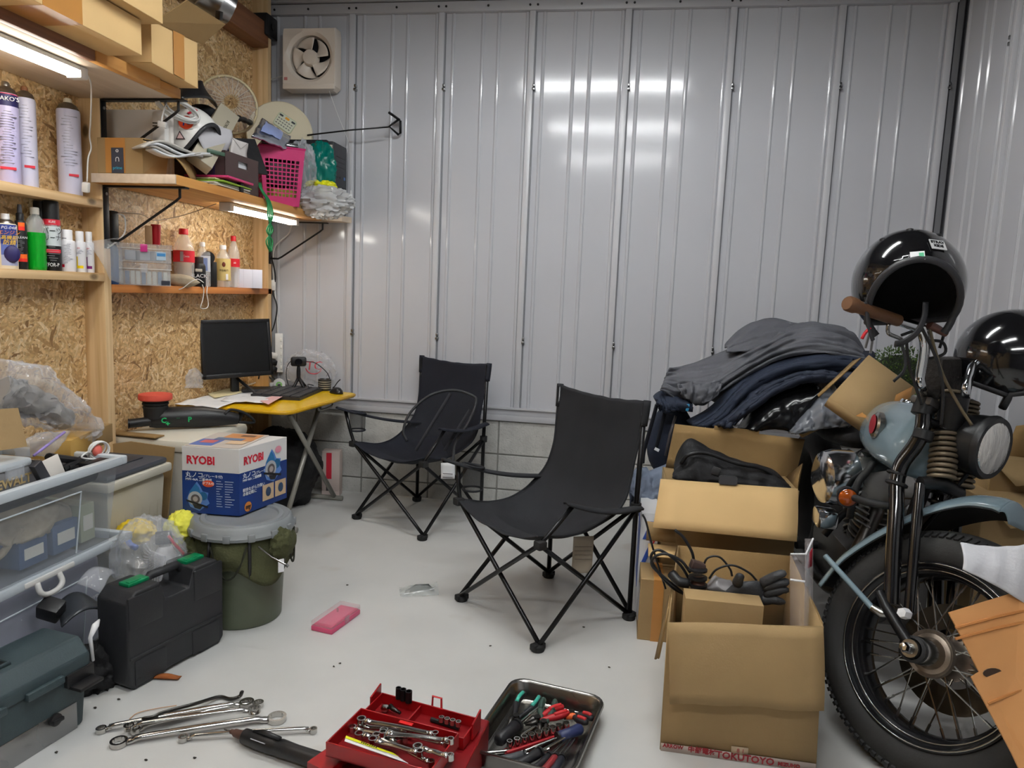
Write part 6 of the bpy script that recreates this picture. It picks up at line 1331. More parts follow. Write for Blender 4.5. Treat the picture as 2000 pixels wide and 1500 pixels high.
# rear tray bits
q = P(752, 1387, z=.105); b = B(); b.lathe([(.010, 0), (.011, .006), (.008, .012), (.002, .013)], 16); solo('dome_nut', b, 'tool_chrome', 'shiny dome socket in the rear red tray', 'socket', q)
b = B(); b.tube([P(762, 1379, z=.115), P(768, 1385, z=.114), P(782, 1393, z=.112)], [.007, .006, .004], 8); solo('adapter_bit', b, 'dark_steel', 'dark adapter bit in the rear red tray', 'bit', smooth=180)
b = B(); b.tube([P(842, 1405, z=.106), P(896, 1422, z=.106)], .006, 8); solo('socket_rail', b, 'black_metal', 'black socket rail in the rear red tray', 'rail')
for k in range(4):
    q = P(862+11*k, 1409+3*k, z=.111); b = B(); b.lathe([(.007, 0), (.007, .013), (.005, .013), (.005, .006), (.001, .006)], 12); solo('small_socket', b, 'tool_chrome', 'small chrome socket on the black rail, '+['first', 'second', 'third', 'fourth'][k]+' from left', 'socket', q, group='small chrome sockets on the rail', smooth=40)

# ---------------------------------------------------------------- stainless tray
zT = .058; c4 = [P(1005, 1320, z=zT), P(1176, 1364, z=zT), P(1125, 1503, z=zT), P(915, 1453, z=zT)]
ce = (c4[0]+c4[1]+c4[2]+c4[3])/4; ux = ((c4[1]-c4[0])+(c4[2]-c4[3])).normalized(); uy = (c4[0]-c4[3]+c4[1]-c4[2]); uy = (uy-ux*uy.dot(ux)).normalized()
wX = ((c4[1]-c4[0]).length+(c4[2]-c4[3]).length)/2; wY = ((c4[0]-c4[3]).length+(c4[1]-c4[2]).length)/2+.02
ang = math.atan2(ux.y, ux.x); t = thing('steel_tray', 'stainless steel tray full of hand tools', 'tray', (ce.x, ce.y-.01, 0), (0, 0, ang)); TT = MW[t]
rings = [(wX-.06, wY-.06, .03, .003), (wX-.05, wY-.05, .035, .001), (wX-.03, wY-.03, .04, .006), (wX-.012, wY-.012, .042, zT-.004), (wX-.004, wY-.004, .044, zT), (wX+.006, wY+.006, .046, zT+.001), (wX+.010, wY+.010, .048, zT-.004)]
b = B(); V = [[b._v((x, y, z)) for x, y in rrect(w_, h_, r_, 5)] for w_, h_, r_, z in rings]
for i in range(len(V)-1): b._bridge(V[i], V[i+1])
b._f(V[0]); obj('tray', b, mat('tray_steel', (150, 147, 142), .25, metal=1, rvar=.08), t, smooth=50, solid=.0015)
tl = lambda x, y, z: TT @ V3(x*wX/2, y*wY/2, z)
def lay(name, label, cat, p, q, mk, z=.02): 
    p, q = tl(*p), tl(*q); d = q-p; t = thing(name, label, cat, p, (0, -math.asin(d.z/d.length), math.atan2(d.y, d.x))); mk(t, d.length); return t
def screwdriver(hm, sm='tool_chrome', hl=.42, hr=.013):
    def mk(t, L):
        b = B(); b.tube([(0, 0, 0), (.008, 0, 0), (L*hl*.5, 0, 0), (L*hl*.9, 0, 0), (L*hl, 0, 0)], [hr*.7, hr, hr*.9, hr, hr*.6], 14); obj('handle', b, hm, t, smooth=60)
        b = B(); b.cyl((L*hl, 0, 0), (L, 0, 0), .0035, n=8); obj('shaft', b, sm, t)
        b = B(); b.lathe([(.0045, 0), (hr*1.02, .001), (hr*1.02, .006), (.0045, .007)], 14, (L*hl*.97, 0, 0), 'x'); obj('collar', b, 'black_plastic', t)
    return mk
navy = CM((34, 44, 84)); dred = CM((150, 20, 30)); dk = CM((30, 30, 34)); teal = CM((70, 180, 160))
lay('screwdriver', 'long screwdriver with fat navy handle across the steel tray', 'screwdriver', (.78, .18, .045), (-.15, -.62, .030), screwdriver(navy, hl=.38, hr=.015))
lay('screwdriver', 'screwdriver with black grip pointing to the tray front', 'screwdriver', (-.10, -.92, .028), (.62, -.02, .045), screwdriver(dk, hl=.45, hr=.013))
lay('screwdriver', 'grey gripped screwdriver with a blue end in the tray', 'screwdriver', (-.42, -.86, .026), (.35, -.40, .035), screwdriver(CM((70, 72, 76)), hl=.5, hr=.012))
lay('screwdriver', 'fat black handled screwdriver at the tray left side', 'screwdriver', (-.62, -.52, .034), (-.22, .62, .036), screwdriver(dk, hl=.42, hr=.017))
for k, (x, c, nm) in enumerate(((.20, dk, 'black'), (.38, CM((130, 40, 44)), 'dark red'), (.55, CM((40, 42, 52)), 'charcoal'))):
    lay('hex_driver', nm+' handled thin driver at the tray front right', 'driver', (x, -.92+.03*k, .022), (.60+.06*k, -.05, .036), screwdriver(c, hl=.5, hr=.010))
def sockets():
    p, q = tl(-.42, -.52, .016), tl(.62, .42, .016); d = q-p; t = thing('socket_holder', 'red socket rail running diagonally in the steel tray', 'rail', p, (0, 0, math.atan2(d.y, d.x)))
    b = B(); b.box(-.01, d.length, -.016, -.008, -.004, .008, .002); b.box(-.01, d.length, -.012, .012, -.006, -.001, .002); obj('rail', b, dred, t)
    for k in range(9):
        s = tl(-.42+.104*k+.02, -.52+.094*k+.04, .016); r = .0075+.0007*min(k, 4)-.0004*max(0, k-5); b = B(); b.lathe([(r*.9, 0), (r, .003), (r, .024), (r*.72, .024), (r*.72, .012), (.001, .012)], 16)
        solo('chrome_socket', b, 'tool_chrome', 'chrome socket on the red rail, '+['first', 'second', 'third', 'fourth', 'fifth', 'sixth', 'seventh', 'eighth', 'ninth'][k]+' from the front', 'socket', s, group='chrome sockets on the red rail', smooth=40)
sockets()
def pliers(hm, accent, spread=.03, jaw=.05):
    def mk(t, L):
        for s in (-1, 1):
            b = B(); b.tube(smooth_path([(0, s*spread*.9, 0), (L*.25, s*spread*1.05, 0), (L*.5, s*spread*.6, 0), (L*.68, s*.007, 0)], 4), [.007, .0095, .010, .010, .010, .010, .010, .009, .008, .007, .006, .006, .005], 8); obj('handle', b, hm, t, smooth=180)
            b = B(); b.tube(smooth_path([(L*.05, s*spread*.95, .007), (L*.2, s*spread*1.0, .009), (L*.35, s*spread*.9, .008)], 3), .0055, 8); obj('grip_accent', b, accent, t, smooth=180)
            b = B(); b.tube([(L*.66, -s*.004, 0), (L*.78, s*.010, 0), (L, s*.003, 0)], [.007, .009, .003], 8); obj('jaw', b, 'dark_steel', t, smooth=180)
        b = B(); b.cyl((L*.70, 0, -.008), (L*.70, 0, .010), .009, n=14); obj('pivot', b, 'dark_steel', t)
    return mk
lay('pliers', 'large pliers with teal and black grips at the tray back left', 'pliers', (-.52, .82, .034), (-.60, -.10, .026), pliers(dk, teal, .026))
lay('pliers', 'dark green handled pliers near the tray centre', 'pliers', (-.12, .78, .036), (.05, -.05, .026), pliers(CM((50, 74, 66)), CM((50, 74, 66)), .018))
lay('pliers', 'red handled pliers at the tray back right', 'pliers', (.30, .62, .038), (-.35, .10, .026), pliers(CM((170, 26, 34)), CM((200, 40, 44)), .016))
lay('pliers', 'black handled pliers along the tray back wall', 'pliers', (.85, .50, .036), (.25, .66, .024), pliers(dk, CM((180, 40, 44)), .014))
lay('screwdriver', 'orange gripped screwdriver peeking out near the back', 'screwdriver', (.52, .58, .030), (.05, .45, .024), screwdriver(CM((240, 110, 50)), hl=.4, hr=.009))
for k, (p, q, nm) in enumerate((((-.85, -.72, .014), (-.35, -.50, .016), 'front left corner'), ((-.80, -.80, .012), (-.30, -.78, .012), 'front side'), ((-.28, .70, .030), (-.62, .05, .018), 'back left side'), ((-.05, .30, .024), (-.30, -.10, .018), 'centre'))):
    lay('extension_bar', 'chrome extension bar at the tray '+nm, 'bar', p, q, lambda t, L: (obj('bar', B().cyl((0, 0, 0), (L, 0, 0), .005, n=10), 'tool_chrome', t), obj('head', B().cyl((-.002, 0, 0), (.014, 0, 0), .008, n=10), 'tool_chrome', t)))

# ---------------------------------------------------------------- pink case and small bag
p0, p1, p2 = P(609, 1233, z=0), P(648, 1240.6, z=0), P(704, 1199, z=0); e = p2-p1; Lp = e.length; wp = .085
t = thing('pink_case', 'small pink plastic case with clear lid on the floor', 'case', (p1+p2)/2+Vector((-e.y, e.x, 0)).normalized()*wp/2, (0, 0, math.atan2(e.y, e.x)))
b = B(); b.box(-Lp/2, Lp/2, -wp/2, wp/2, 0, .018, .003); obj('tray', b, mat('pink_clear', (226, 90, 130), .3, alpha=.9), t)
b = B(); b.box(-Lp/2, Lp/2, -wp/2, wp/2, .018, .036, .003); obj('lid', b, mat('lid_clear', (235, 205, 215), .12, alpha=.3), t)
b = B(); b.box(-.012, .012, -wp/2-.004, -wp/2, .008, .030, .001); obj('latch', b, 'lid_clear', t)
b = B(); b.box(-Lp/2+.006, Lp/2-.006, -wp/2+.006, wp/2-.006, .018, .022); obj('insert', b, CM((216, 60, 106)), t)
b = B(); b.cyl((.03, .015, .023), (.03, .015, .034), .004, n=8); obj('bit', b, 'tool_chrome', t)
c = P(818, 1156, z=0); t = thing('zip_bag', 'small clear zip bag holding dark parts on the floor', 'zip bag', c, (0, 0, .35))
def f(u, v):
    x = -.075+.15*u; y = -.045+.09*v; return V3(x, y, .004+.022*math.sin(PI*u)*math.sin(PI*v)**.7+.004*noise.noise(V3(x*60, y*60, 3))+(.018*max(0, u-.8)*5*v))
b = B(); b.grid(f, 18, 12); obj('bag', b, mat('zip_film', (225, 232, 230), .1, alpha=.35, spec=.8), t, smooth=60)
b = B(); b.tube([(-.05, -.015, .008), (-.01, .015, .012), (.04, .02, .010), (.055, .0, .008)], [.008, .013, .012, .006], 8); b.noise(.004, 70); obj('dark_part', b, CM((66, 70, 68), .4), t, smooth=60)
b = B(); b.tube([f(.1, .1)+V3(0, 0, .002), f(.9, .35)+V3(0, 0, .002)], .002, 5); obj('zip', b, white_m, t)
# specks of dirt, large enough to see
for k, (u, v) in enumerate(((186, 1383), (110, 1470), (285, 1485), (380, 1481), (678, 1143), (958, 1262), (1190, 1304), (652, 1302), (664, 1296), (1140, 1225), (232, 1366))):
    q = P(u, v, z=.001); b = B(); b.ball((0, 0, .0015), .004, 7, 5, (1.2, .7, .5)); b.noise(.002, 200, k); solo('debris_speck', b, CM((60, 56, 50), .8), 'dark crumb of dirt on the pale floor', 'debris', q, group='dirt crumbs on the floor')
# ================================================================ boxes and clothes right of the chairs
def quad(a, b_, c, d, m, t, name, solid=.004, nu=2, nv=2, fn=None, label=None, smooth=60):
    a, b_, c, d = map(Vector, (a, b_, c, d))
    def f(u, v):
        s = (a*(1-u)+b_*u)*(1-v)+(d*(1-u)+c*u)*v; return s+fn(u, v) if fn else s
    return obj(name, B().grid(f, nu, nv), m, t, world=True, solid=solid, smooth=smooth, label=label)
# --- big open carton in front
t = thing('open_carton', 'tall open cardboard box with its front flap folded down', 'box', (.335, 2.1, 0))
x0, x1, y0, y1, h1 = .145, .545, 1.815, 2.40, .36
q0, q1 = P(1290, 1464, z=0), P(1592, 1507, z=0); FLb = q0; FRb = q1
FLt, FRt = P(1305, 1216, y=q0.y-.005), P(1607, 1224, y=q1.y-.005)
BLt, BRt = V3(P(1325, 1066, y=2.40).x, 2.40, .365), V3(.585, 2.40, .365); BLb, BRb = V3(BLt.x+.01, 2.40, 0), V3(.575, 2.40, 0)
crk = lambda u, v: V3(0, .004*math.sin(9*u+3*v), .002*math.sin(7*u))
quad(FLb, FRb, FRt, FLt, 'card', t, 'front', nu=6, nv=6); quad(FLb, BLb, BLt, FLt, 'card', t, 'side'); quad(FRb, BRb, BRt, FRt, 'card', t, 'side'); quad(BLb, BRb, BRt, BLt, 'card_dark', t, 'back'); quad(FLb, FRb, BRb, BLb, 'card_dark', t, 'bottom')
Fa, Fb = P(1308, 1375, y=1.775), P(1610, 1387, y=1.775)
quad(FLt+V3(0, -.004, .002), FRt+V3(0, -.004, .002), Fb, Fa, 'card', t, 'front_flap', .005, 12, 8, lambda u, v: V3(0, -.010*math.sin(PI*v)+.004*math.sin(14*u)*v, .003*math.sin(5*u)))
quad(BLt*.45+FLt*.55+V3(-.003, 0, 0), FLt+V3(-.003, .02, 0), P(1296, 1285, y=1.86)+V3(-.012, 0, 0), P(1288, 1310, y=1.90)+V3(-.01, .06, 0), 'card_dark', t, 'side_flap', .004, 6, 6, crk)
quad(FRt+V3(.004, .02, 0), FRt*.5+BRt*.5+V3(.004, 0, 0), FRt*.5+BRt*.5+V3(.02, 0, -.16), FRt+V3(.012, .02, -.17), 'card_dark', t, 'side_flap', .004, 6, 6, crk)
tp = lambda u, v: FLb.lerp(FRb, u)*(1-v)+FLt.lerp(FRt, u)*v+V3(0, -.004, 0)
quad(tp(0, .0), tp(1, 0), tp(1, .062), tp(0, .062), mat('pale_tape', (196, 180, 170), .3, alpha=.9), t, 'tape', .001)
dirx = (FRb-FLb).normalized()
for s, sz, u, v in (('TOKUTOYO', .026, .55, .035), ('中部電材', .018, .27, .045), ('ARROW', .014, .08, .05), ('MIZUHO', .014, .83, .03)): text(s, sz, CM((150, 36, 44)), t, MW[t].inverted() @ frame(tp(u, v)+V3(0, -.003, 0), dirx, (0, 0, 1)), bold=.0006)
quad(tp(.46, .05), tp(.57, .05), tp(.57, .11), tp(.46, .11), mat('label_beige', (190, 168, 140), .6), t, 'label', .001); text('8 1', .016, CM((170, 70, 70)), t, MW[t].inverted() @ frame(tp(.52, .085)+V3(0, -.003, 0), dirx, (0, 0, 1)))
# contents of the big carton
t = thing('inner_carton', 'smaller brown carton set inside the big open box', 'box', (.29, 1.95, .002)); b = B(); b.box(.20, .40, 1.87, 1.94, .005, P(1450, 1180, y=1.87).z, .001); obj('body', b, 'card', t, world=True)
t = thing('clear_display_case', 'clear acrylic case standing in the open box', 'case', P(1560, 1180, y=1.95)); a0, a1 = P(1545, 1222, y=1.92), P(1545, 1082, y=1.92)
for (u0, v0, u1, v1, y_) in ((1543, 1225, 1575, 1082, 1.92), (1572, 1225, 1588, 1052, 2.0)):
    quad(P(u0, v0, y=y_), P(u1, v0, y=y_), P(u1, v1, y=y_+.01), P(u0, v1, y=y_+.01), 'clear_film', t, 'panel', .002)
quad(P(1571, 1225, y=1.93), P(1580, 1225, y=2.02), P(1586, 1052, y=2.03), P(1574, 1080, y=1.93), 'clear_bag', t, 'panel', .003)
b = B(); b.tube([P(1543, 1132, y=1.918), P(1572, 1136, y=1.918)], .003, 6); obj('bright_edge', b, white_m, t, world=True); b = B(); b.tube([P(1544, 1082, y=1.918), P(1574, 1082, y=1.918), P(1588, 1052, y=2.0)], .0025, 6); obj('bright_edge', b, white_m, t, world=True)
quad(P(1578, 1110, y=1.985), P(1586, 1105, y=2.0), P(1587, 1070, y=2.0), P(1581, 1080, y=1.985), CM((190, 40, 60)), t, 'red_strip', .001)
# gloves
t = thing('work_gloves', 'black rubber work gloves lying in the open box', 'gloves', P(1470, 1155, y=1.98))
b = B(); b.ball((0, 0, 0), 1, 24, 14); Tg = frame(P(1455, 1160, y=1.97), P(1530, 1140, y=1.97)-P(1440, 1165, y=1.97), V3(0, -.5, 1))
for v in b.bm.verts: v.co = Tg @ V3(v.co.x*.075, v.co.y*.042, v.co.z*.022)
b.noise(.012, 26, 4); obj('palm', b, mat('glove', (46, 47, 50), .55, bump=.2, bscale=90), t, world=True, smooth=180)
for k, (p, q) in enumerate((((1490, 1140), (1535, 1118)), ((1495, 1150), (1540, 1136)), ((1495, 1162), (1540, 1152)), ((1490, 1172), (1532, 1178)), ((1440, 1140), (1447, 1120)), ((1420, 1170), (1395, 1165)))):
    a, c = P(*p, y=1.955), P(*q, y=1.94); b = B(); b.tube(smooth_path([a, a.lerp(c, .5)+V3(0, -.008, .008), c], 4), [.014, .0135, .013, .0125, .012, .0115, .011, .010, .006], 10); b.noise(.003, 50, k); obj('finger', b, 'glove', t, world=True, smooth=180)
b = B(); b.ball(P(1405, 1145, y=2.02), .03, 16, 10, (1.2, .8, .8)); b.noise(.012, 40, 3); solo('crumpled_foil', b, CM((150, 146, 146), .3), 'crumpled grey wrapping beside the gloves', 'wrapping', smooth=60)
# brown grips + cables
t = thing('lever_assembly', 'brown rubber lever assembly with black clamps in the open box', 'lever', P(1362, 1130, y=2.0))
b = B(); b.tube([P(1366, 1172, y=1.96), P(1364, 1150, y=1.99), P(1362, 1125, y=2.0)], [.018, .022, .020], 16); obj('grip', b, CM((84, 50, 36), .5), t, world=True, smooth=60)
for v in (1112, 1128, 1142): b = B(); b.lathe([(.014, -.004), (.026, -.003), (.026, .003), (.014, .004)], 16, P(1363, v, y=1.99)); obj('clamp', b, 'black_plastic', t, world=True)
b = B(); b.cbox(P(1362, 1105, y=2.0), (.04, .03, .025), (0, .3, .2), .005); obj('switch_block', b, CM((60, 44, 40)), t, world=True)
b = B(); b.tube(smooth_path([P(1312, 1120, y=2.0), P(1325, 1135, y=1.98), P(1345, 1140, y=1.98)], 4), .014, 8); obj('lever', b, 'black_plastic', t, world=True, smooth=180)
cab = [[(1348, 1118), (1330, 1095), (1300, 1082), (1278, 1088), (1274, 1105), (1300, 1130), (1330, 1155), (1345, 1172)], [(1345, 1165), (1310, 1145), (1280, 1110), (1272, 1085), (1290, 1075), (1330, 1105), (1360, 1160), (1375, 1178)], [(1355, 1105), (1352, 1080), (1335, 1050), (1318, 1035)], [(1385, 1130), (1400, 1112), (1430, 1104), (1462, 1118), (1478, 1134)], [(1372, 1110), (1382, 1090), (1405, 1088), (1425, 1110), (1430, 1125)], [(1300, 1150), (1275, 1070), (1262, 1020), (1255, 1005)]]
for k, c in enumerate(cab):
    b = B(); b.tube(smooth_path([P(u, v, y=2.0+.02*(k % 3)) for u, v in c], 6), .0042 if k < 3 else .003, 8); o = obj('cable', b, 'black_plastic', t, world=True, smooth=180)
# --- mailer carton with bright lid flap
t = thing('mailer_carton', 'open mailer carton with a bright flap hanging toward the chairs', 'box', (.41, 2.75, 0))
A0, A1 = P(1290, 936, y=2.62), P(1558, 955, y=2.62); B0, B1 = P(1275, 1030, y=2.50), P(1556, 1058, y=2.50); z2 = A0.z
mid = (A0+A1)/2
quad(A0, A1, B1, B0, 'card_light', t, 'front_flap', .005, 8, 6, lambda u, v: V3(0, -.012*math.sin(PI*v), .0))
fx0, fx1 = A0.x+.02, A1.x+.005; zz_ = min(A0.z, A1.z)-.005
for a, c in (((fx0, 2.625), (fx1, 2.625)), ((fx0, 2.84), (fx1, 2.84)), ((fx0, 2.625), (fx0, 2.84)), ((fx1, 2.625), (fx1, 2.84))):
    quad((a[0], a[1], 0.001), (c[0], c[1], .001), (c[0], c[1], zz_), (a[0], a[1], zz_), 'card', t, 'side')
C0, C1 = P(1318, 828, y=2.86), P(1572, 858, y=2.86)
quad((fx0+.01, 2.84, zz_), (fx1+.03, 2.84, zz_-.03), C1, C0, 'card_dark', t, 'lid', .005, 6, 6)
b = B(); q = C0.lerp(C1, .48); d_ = (C1-C0).normalized(); b.T = frame(q, d_, (0, 0, 1)); b.box(-.085, .085, -.004, .012, -.003, .003); obj('lid_tab', b, 'card_dark', t, world=True)
q = P(1422, 938, y=2.612); b = B(); b.T = frame(q, A1-A0, (0, 0, 1)); b.prism(rrect(.064, .032, .008), -.004, .004); obj('lock_tab', b, CM((70, 72, 76), .4), t, world=True)
quad((fx1, 2.64, zz_), (fx1, 2.83, zz_), P(1568, 905, y=2.83), P(1560, 930, y=2.66), 'card_dark', t, 'side_flap', .004)
def heap(name, label, cat, poly_top, poly_bot, yt, yb, m, nv=14, bulge=.05, amp=.012, fr=14, seed=0, solid=.006, nu=None, ridges=0):
    T_ = smooth_path([V3(u, v, 0) for u, v in poly_top], 6); Bt = smooth_path([V3(u, v, 0) for u, v in poly_bot], 6)
    def samp(L, s): s *= len(L)-1; j = min(int(s), len(L)-2); return L[j].lerp(L[j+1], s-j)
    def f(u, v):
        a, c = samp(T_, u), samp(Bt, u); q = a.lerp(c, v); y = yt+(yb-yt)*v; y -= bulge*math.sin(PI*v)
        s = P(q.x, q.y, y=y); n = .45-1.5*abs(noise.noise(V3(u*3.5, v*5+2.6*u, seed))); n2 = noise.noise(V3(s.x*fr*1.6, s.z*fr*1.6, seed+5))+.5*(.4-abs(noise.noise(V3(u*7, v*9, seed))))
        rg = .022*(abs(math.sin(PI*ridges*v+3*noise.noise(V3(u*2.2, v, seed+3))+1.5*u))-.6) if ridges else 0
        return s+V3(.2, -1, .55)*(amp*n+amp*.6*n2-rg)
    return solo(name, B().grid(f, nu or 48, nv), m, label, cat, solid=solid, smooth=180)
# bag inside mailer
tote = heap('black_tote', 'black nylon tote slumped in the mailer carton', 'bag', [(1318, 905), (1332, 870), (1352, 858), (1390, 880), (1440, 900), (1500, 915), (1538, 948)], [(1312, 935), (1340, 940), (1370, 942), (1420, 945), (1470, 950), (1510, 955), (1545, 958)], 2.80, 2.68, 'black_cloth', 12, .03, .02, 12, 3)
b = B(); b.tube(smooth_path([P(1330, 905, y=2.70), P(1345, 888, y=2.69), P(1380, 885, y=2.70), P(1440, 905, y=2.70), P(1490, 915, y=2.72), P(1520, 935, y=2.72)], 5), .008, 8); adopt(solo('handle', b, 'black_plastic', 'x', 'x', smooth=180), tote)
b = B(); b.cbox(P(1398, 920, y=2.68), (.03, .01, .03), (0, .3, 0), .003); adopt(solo('buckle', b, CM((60, 60, 62)), 'x', 'x'), tote)
# small boxes on the left of the pile
t = thing('taped_carton', 'small taped brown carton on the floor behind the near chair leg', 'box', (.2, 2.52, 0)); b = B(); b.box(.105, .30, 2.435, 2.60, 0, .222); obj('body', b, 'card', t, world=True, bevel=.002)
b = B(); b.box(.15, .185, 2.432, 2.603, .0, .2235); obj('tape', b, 'card_tape', t, world=True)
b = B(); b.box(.103, .1045, 2.46, 2.53, .06, .17); obj('label', b, CM((180, 180, 186)), t, world=True)
t = thing('printed_carton', 'white and blue printed carton behind the small taped box', 'box', (.16, 2.75, 0)); b = B(); b.box(.10, .165, 2.63, 2.90, .0, .40, .002); obj('body', b, white_m, t, world=True)
for k in range(3):
    b = B(); b.prism([(.11+.0*k, .12+.09*k), (.125, .12+.09*k), (.15, .19+.09*k), (.135, .19+.09*k)], 2.627, 2.63, 'y'); obj('blue_stripe', b, CM((60, 96, 190)), t, world=True)
b = B(); b.box(.0985, .1, 2.66, 2.86, .1, .34); obj('blue_panel', b, CM((60, 96, 190)), t, world=True)
text('7', .05, tx_red, t, MW[t].inverted() @ frame((.145, 2.6265, .28), (1, 0, 0), (0, 0, 1)))
t = thing('shallow_carton', 'shallow open tan carton wedged under the mailer flap', 'box', (.2, 2.5, .224)); quad(P(1262, 1055, y=2.56), P(1320, 1060, y=2.56), P(1318, 1025, y=2.56), P(1264, 1018, y=2.56), 'card', t, 'front'); quad(P(1266, 1062, y=2.55), P(1322, 1068, y=2.55), P(1316, 1090, y=2.46), P(1266, 1086, y=2.46), 'card_light', t, 'flap')
heap('grey_cloth', 'blue grey crumpled cloth beside the near chair', 'cloth', [(1232, 925), (1250, 912), (1275, 918), (1310, 905)], [(1230, 965), (1250, 985), (1275, 980), (1312, 960)], 3.0, 2.85, mat('cloth_bluegrey', (122, 132, 150), .9, bump=.2, bscale=40), 14, .05, .035, 20, 7)
heap('grey_cloth', 'dark blue grey cloth hanging below the crumpled one', 'cloth', [(1228, 950), (1250, 965), (1290, 955)], [(1230, 1000), (1255, 1010), (1290, 1000)], 3.02, 2.95, mat('cloth_slate', (80, 88, 104), .9), 8, .03, .02, 18, 9)
# backpack
t = thing('backpack', 'navy backpack standing at the left of the clothes pile', 'backpack', P(1300, 930, y=3.1))
bc_ = P(1312, 862, y=3.12); b = B(); b.ball(bc_, .12, 24, 16, (.85, .7, 1.35)); b.noise(.012, 10, 2); obj('body', b, mat('navy_cloth', (32, 40, 58), .85, bump=.15, bscale=200), t, world=True, smooth=180)
for c in ([(1283, 790), (1272, 830), (1258, 880), (1255, 905)], [(1300, 800), (1290, 840), (1280, 880)]):
    b = B(); b.tube(smooth_path([P(u, v, y=2.99) for u, v in c], 5), .012, 8, flat=.35); obj('strap', b, CM((26, 28, 36), .8), t, world=True, smooth=180)
b = B(); b.tube([P(1320, 812, y=3.0), P(1308, 850, y=2.985), P(1300, 890, y=2.99)], .006, 6); obj('zip', b, CM((90, 84, 84)), t, world=True, smooth=180)
b = B(); b.cbox(P(1283, 878, y=2.98), (.02, .004, .012), (0, .4, 0)); obj('logo_patch', b, white_m, t, world=True)
# clothes pile
b = B(); c_ = P(1510, 800, y=3.22); b.ball((.70, 3.24, .83), 1, 32, 18, (.38, .2, .15)); b.noise(.02, 6, 3); solo('clothes_mound', b, CM((28, 31, 40), .9), 'dark stack of folded clothes under the jackets', 'clothes', smooth=180)
grey = mat('jacket_grey', (84, 85, 91), .8, bump=.1, bscale=60); navy_ = mat('jacket_navy', (27, 36, 54), .8, bump=.1, bscale=80); navy2 = mat('jacket_navy2', (31, 38, 55), .75, bump=.3, bscale=30)
heap('grey_jacket', 'grey jacket on top of the pile, hood at the peak', 'jacket', [(1416, 672), (1445, 645), (1480, 628), (1512, 621), (1552, 632), (1600, 640)], [(1420, 690), (1460, 690), (1500, 690), (1560, 680), (1610, 670)], 3.34, 3.14, 'jacket_grey', 30, .05, .014, 9, 11, .005, 60, 2)
heap('grey_jacket', 'long grey jacket draped across the clothes pile', 'jacket', [(1304, 724), (1345, 712), (1400, 694), (1445, 676), (1500, 652), (1545, 636), (1600, 630), (1655, 646), (1694, 692)], [(1286, 768), (1325, 778), (1372, 790), (1402, 770), (1470, 728), (1530, 700), (1590, 690), (1640, 700), (1698, 702)], 3.26, 2.98, 'jacket_grey', 60, .08, .030, 9, 15, .005, 120, 4)
heap('grey_jacket', 'crinkled grey sleeve cuff hanging at the pile left', 'jacket', [(1322, 752), (1350, 748), (1385, 752), (1412, 745)], [(1330, 772), (1352, 785), (1372, 790), (1400, 775)], 2.96, 2.93, 'jacket_grey', 10, .02, .03, 26, 19)
heap('navy_jacket', 'smooth navy jacket sleeve under the grey jacket', 'jacket', [(1338, 828), (1385, 800), (1425, 762), (1470, 728), (1530, 703), (1590, 692), (1650, 692), (1700, 712)], [(1385, 838), (1420, 815), (1450, 785), (1490, 755), (1545, 732), (1600, 726), (1660, 722), (1705, 740)], 3.02, 2.92, 'jacket_navy', 24, .06, .016, 8, 23, .015, 70, 1.5)
heap('navy_jacket', 'quilted navy jacket edge below the smooth sleeve', 'jacket', [(1385, 832), (1425, 805), (1462, 770), (1505, 745), (1560, 728), (1620, 728), (1690, 730)], [(1425, 838), (1450, 812), (1485, 790), (1525, 762), (1575, 745), (1620, 745), (1680, 752)], 2.94, 2.86, 'jacket_navy2', 24, .05, .022, 22, 27, .015, 70, 2)
collar = heap('navy_jacket', 'navy collar bunched above the backpack', 'jacket', [(1276, 780), (1290, 768), (1315, 775), (1350, 790)], [(1290, 800), (1310, 806), (1330, 800), (1352, 802)], 3.04, 2.95, 'jacket_navy', 10, .05, .02, 16, 31, .02)
heap('navy_jacket', 'dark navy lining at the right end of the clothes pile', 'jacket', [(1540, 705), (1590, 690), (1640, 700), (1690, 690), (1702, 700)], [(1560, 745), (1600, 750), (1650, 745), (1690, 740), (1710, 735)], 3.08, 2.96, CM((24, 29, 42), .8), 12, .04, .03, 12, 35, .02)
b = B(); b.cbox(P(1343, 796, y=2.92), (.012, .006, .03), (0, .1, 0), .003); adopt(solo('zip_pull', b, CM((60, 150, 196)), 'x', 'x'), collar)
heap('black_plastic_part', 'glossy black plastic sheet leaning out of the mailer carton', 'plastic part', [(1440, 838), (1470, 795), (1510, 758), (1545, 738), (1575, 742), (1602, 760)], [(1480, 842), (1500, 838), (1525, 840), (1548, 842), (1565, 815), (1600, 768)], 2.95, 2.86, mat('black_gloss', (18, 18, 20), .18), 12, .04, .008, 8, 39, .008)
heap('bagged_part', 'clear bag over pale parts at the right of the mailer carton', 'plastic bag', [(1540, 840), (1560, 810), (1590, 775), (1615, 760), (1640, 790), (1664, 820)], [(1552, 850), (1570, 846), (1590, 842), (1615, 838), (1640, 835), (1662, 832)], 2.92, 2.80, mat('bag_dark', (130, 134, 142), .12, alpha=.85, spec=.8), 14, .05, .025, 24, 43)
heap('white_packet', 'white packet between the bag and tilted carton', 'packet', [(1585, 770), (1600, 748), (1620, 740)], [(1600, 790), (1620, 785), (1640, 770)], 3.0, 2.95, CM((206, 204, 202), .5), 8, .02, .01, 20, 47)
b = B(); b.tube([P(1564, 850, y=2.83), P(1600, 832, y=2.86), P(1640, 812, y=2.9)], .012, 6, flat=.6); solo('corrugated_edge', b, 'card_edge', 'corrugated cardboard edge under the clear bag', 'cardboard')
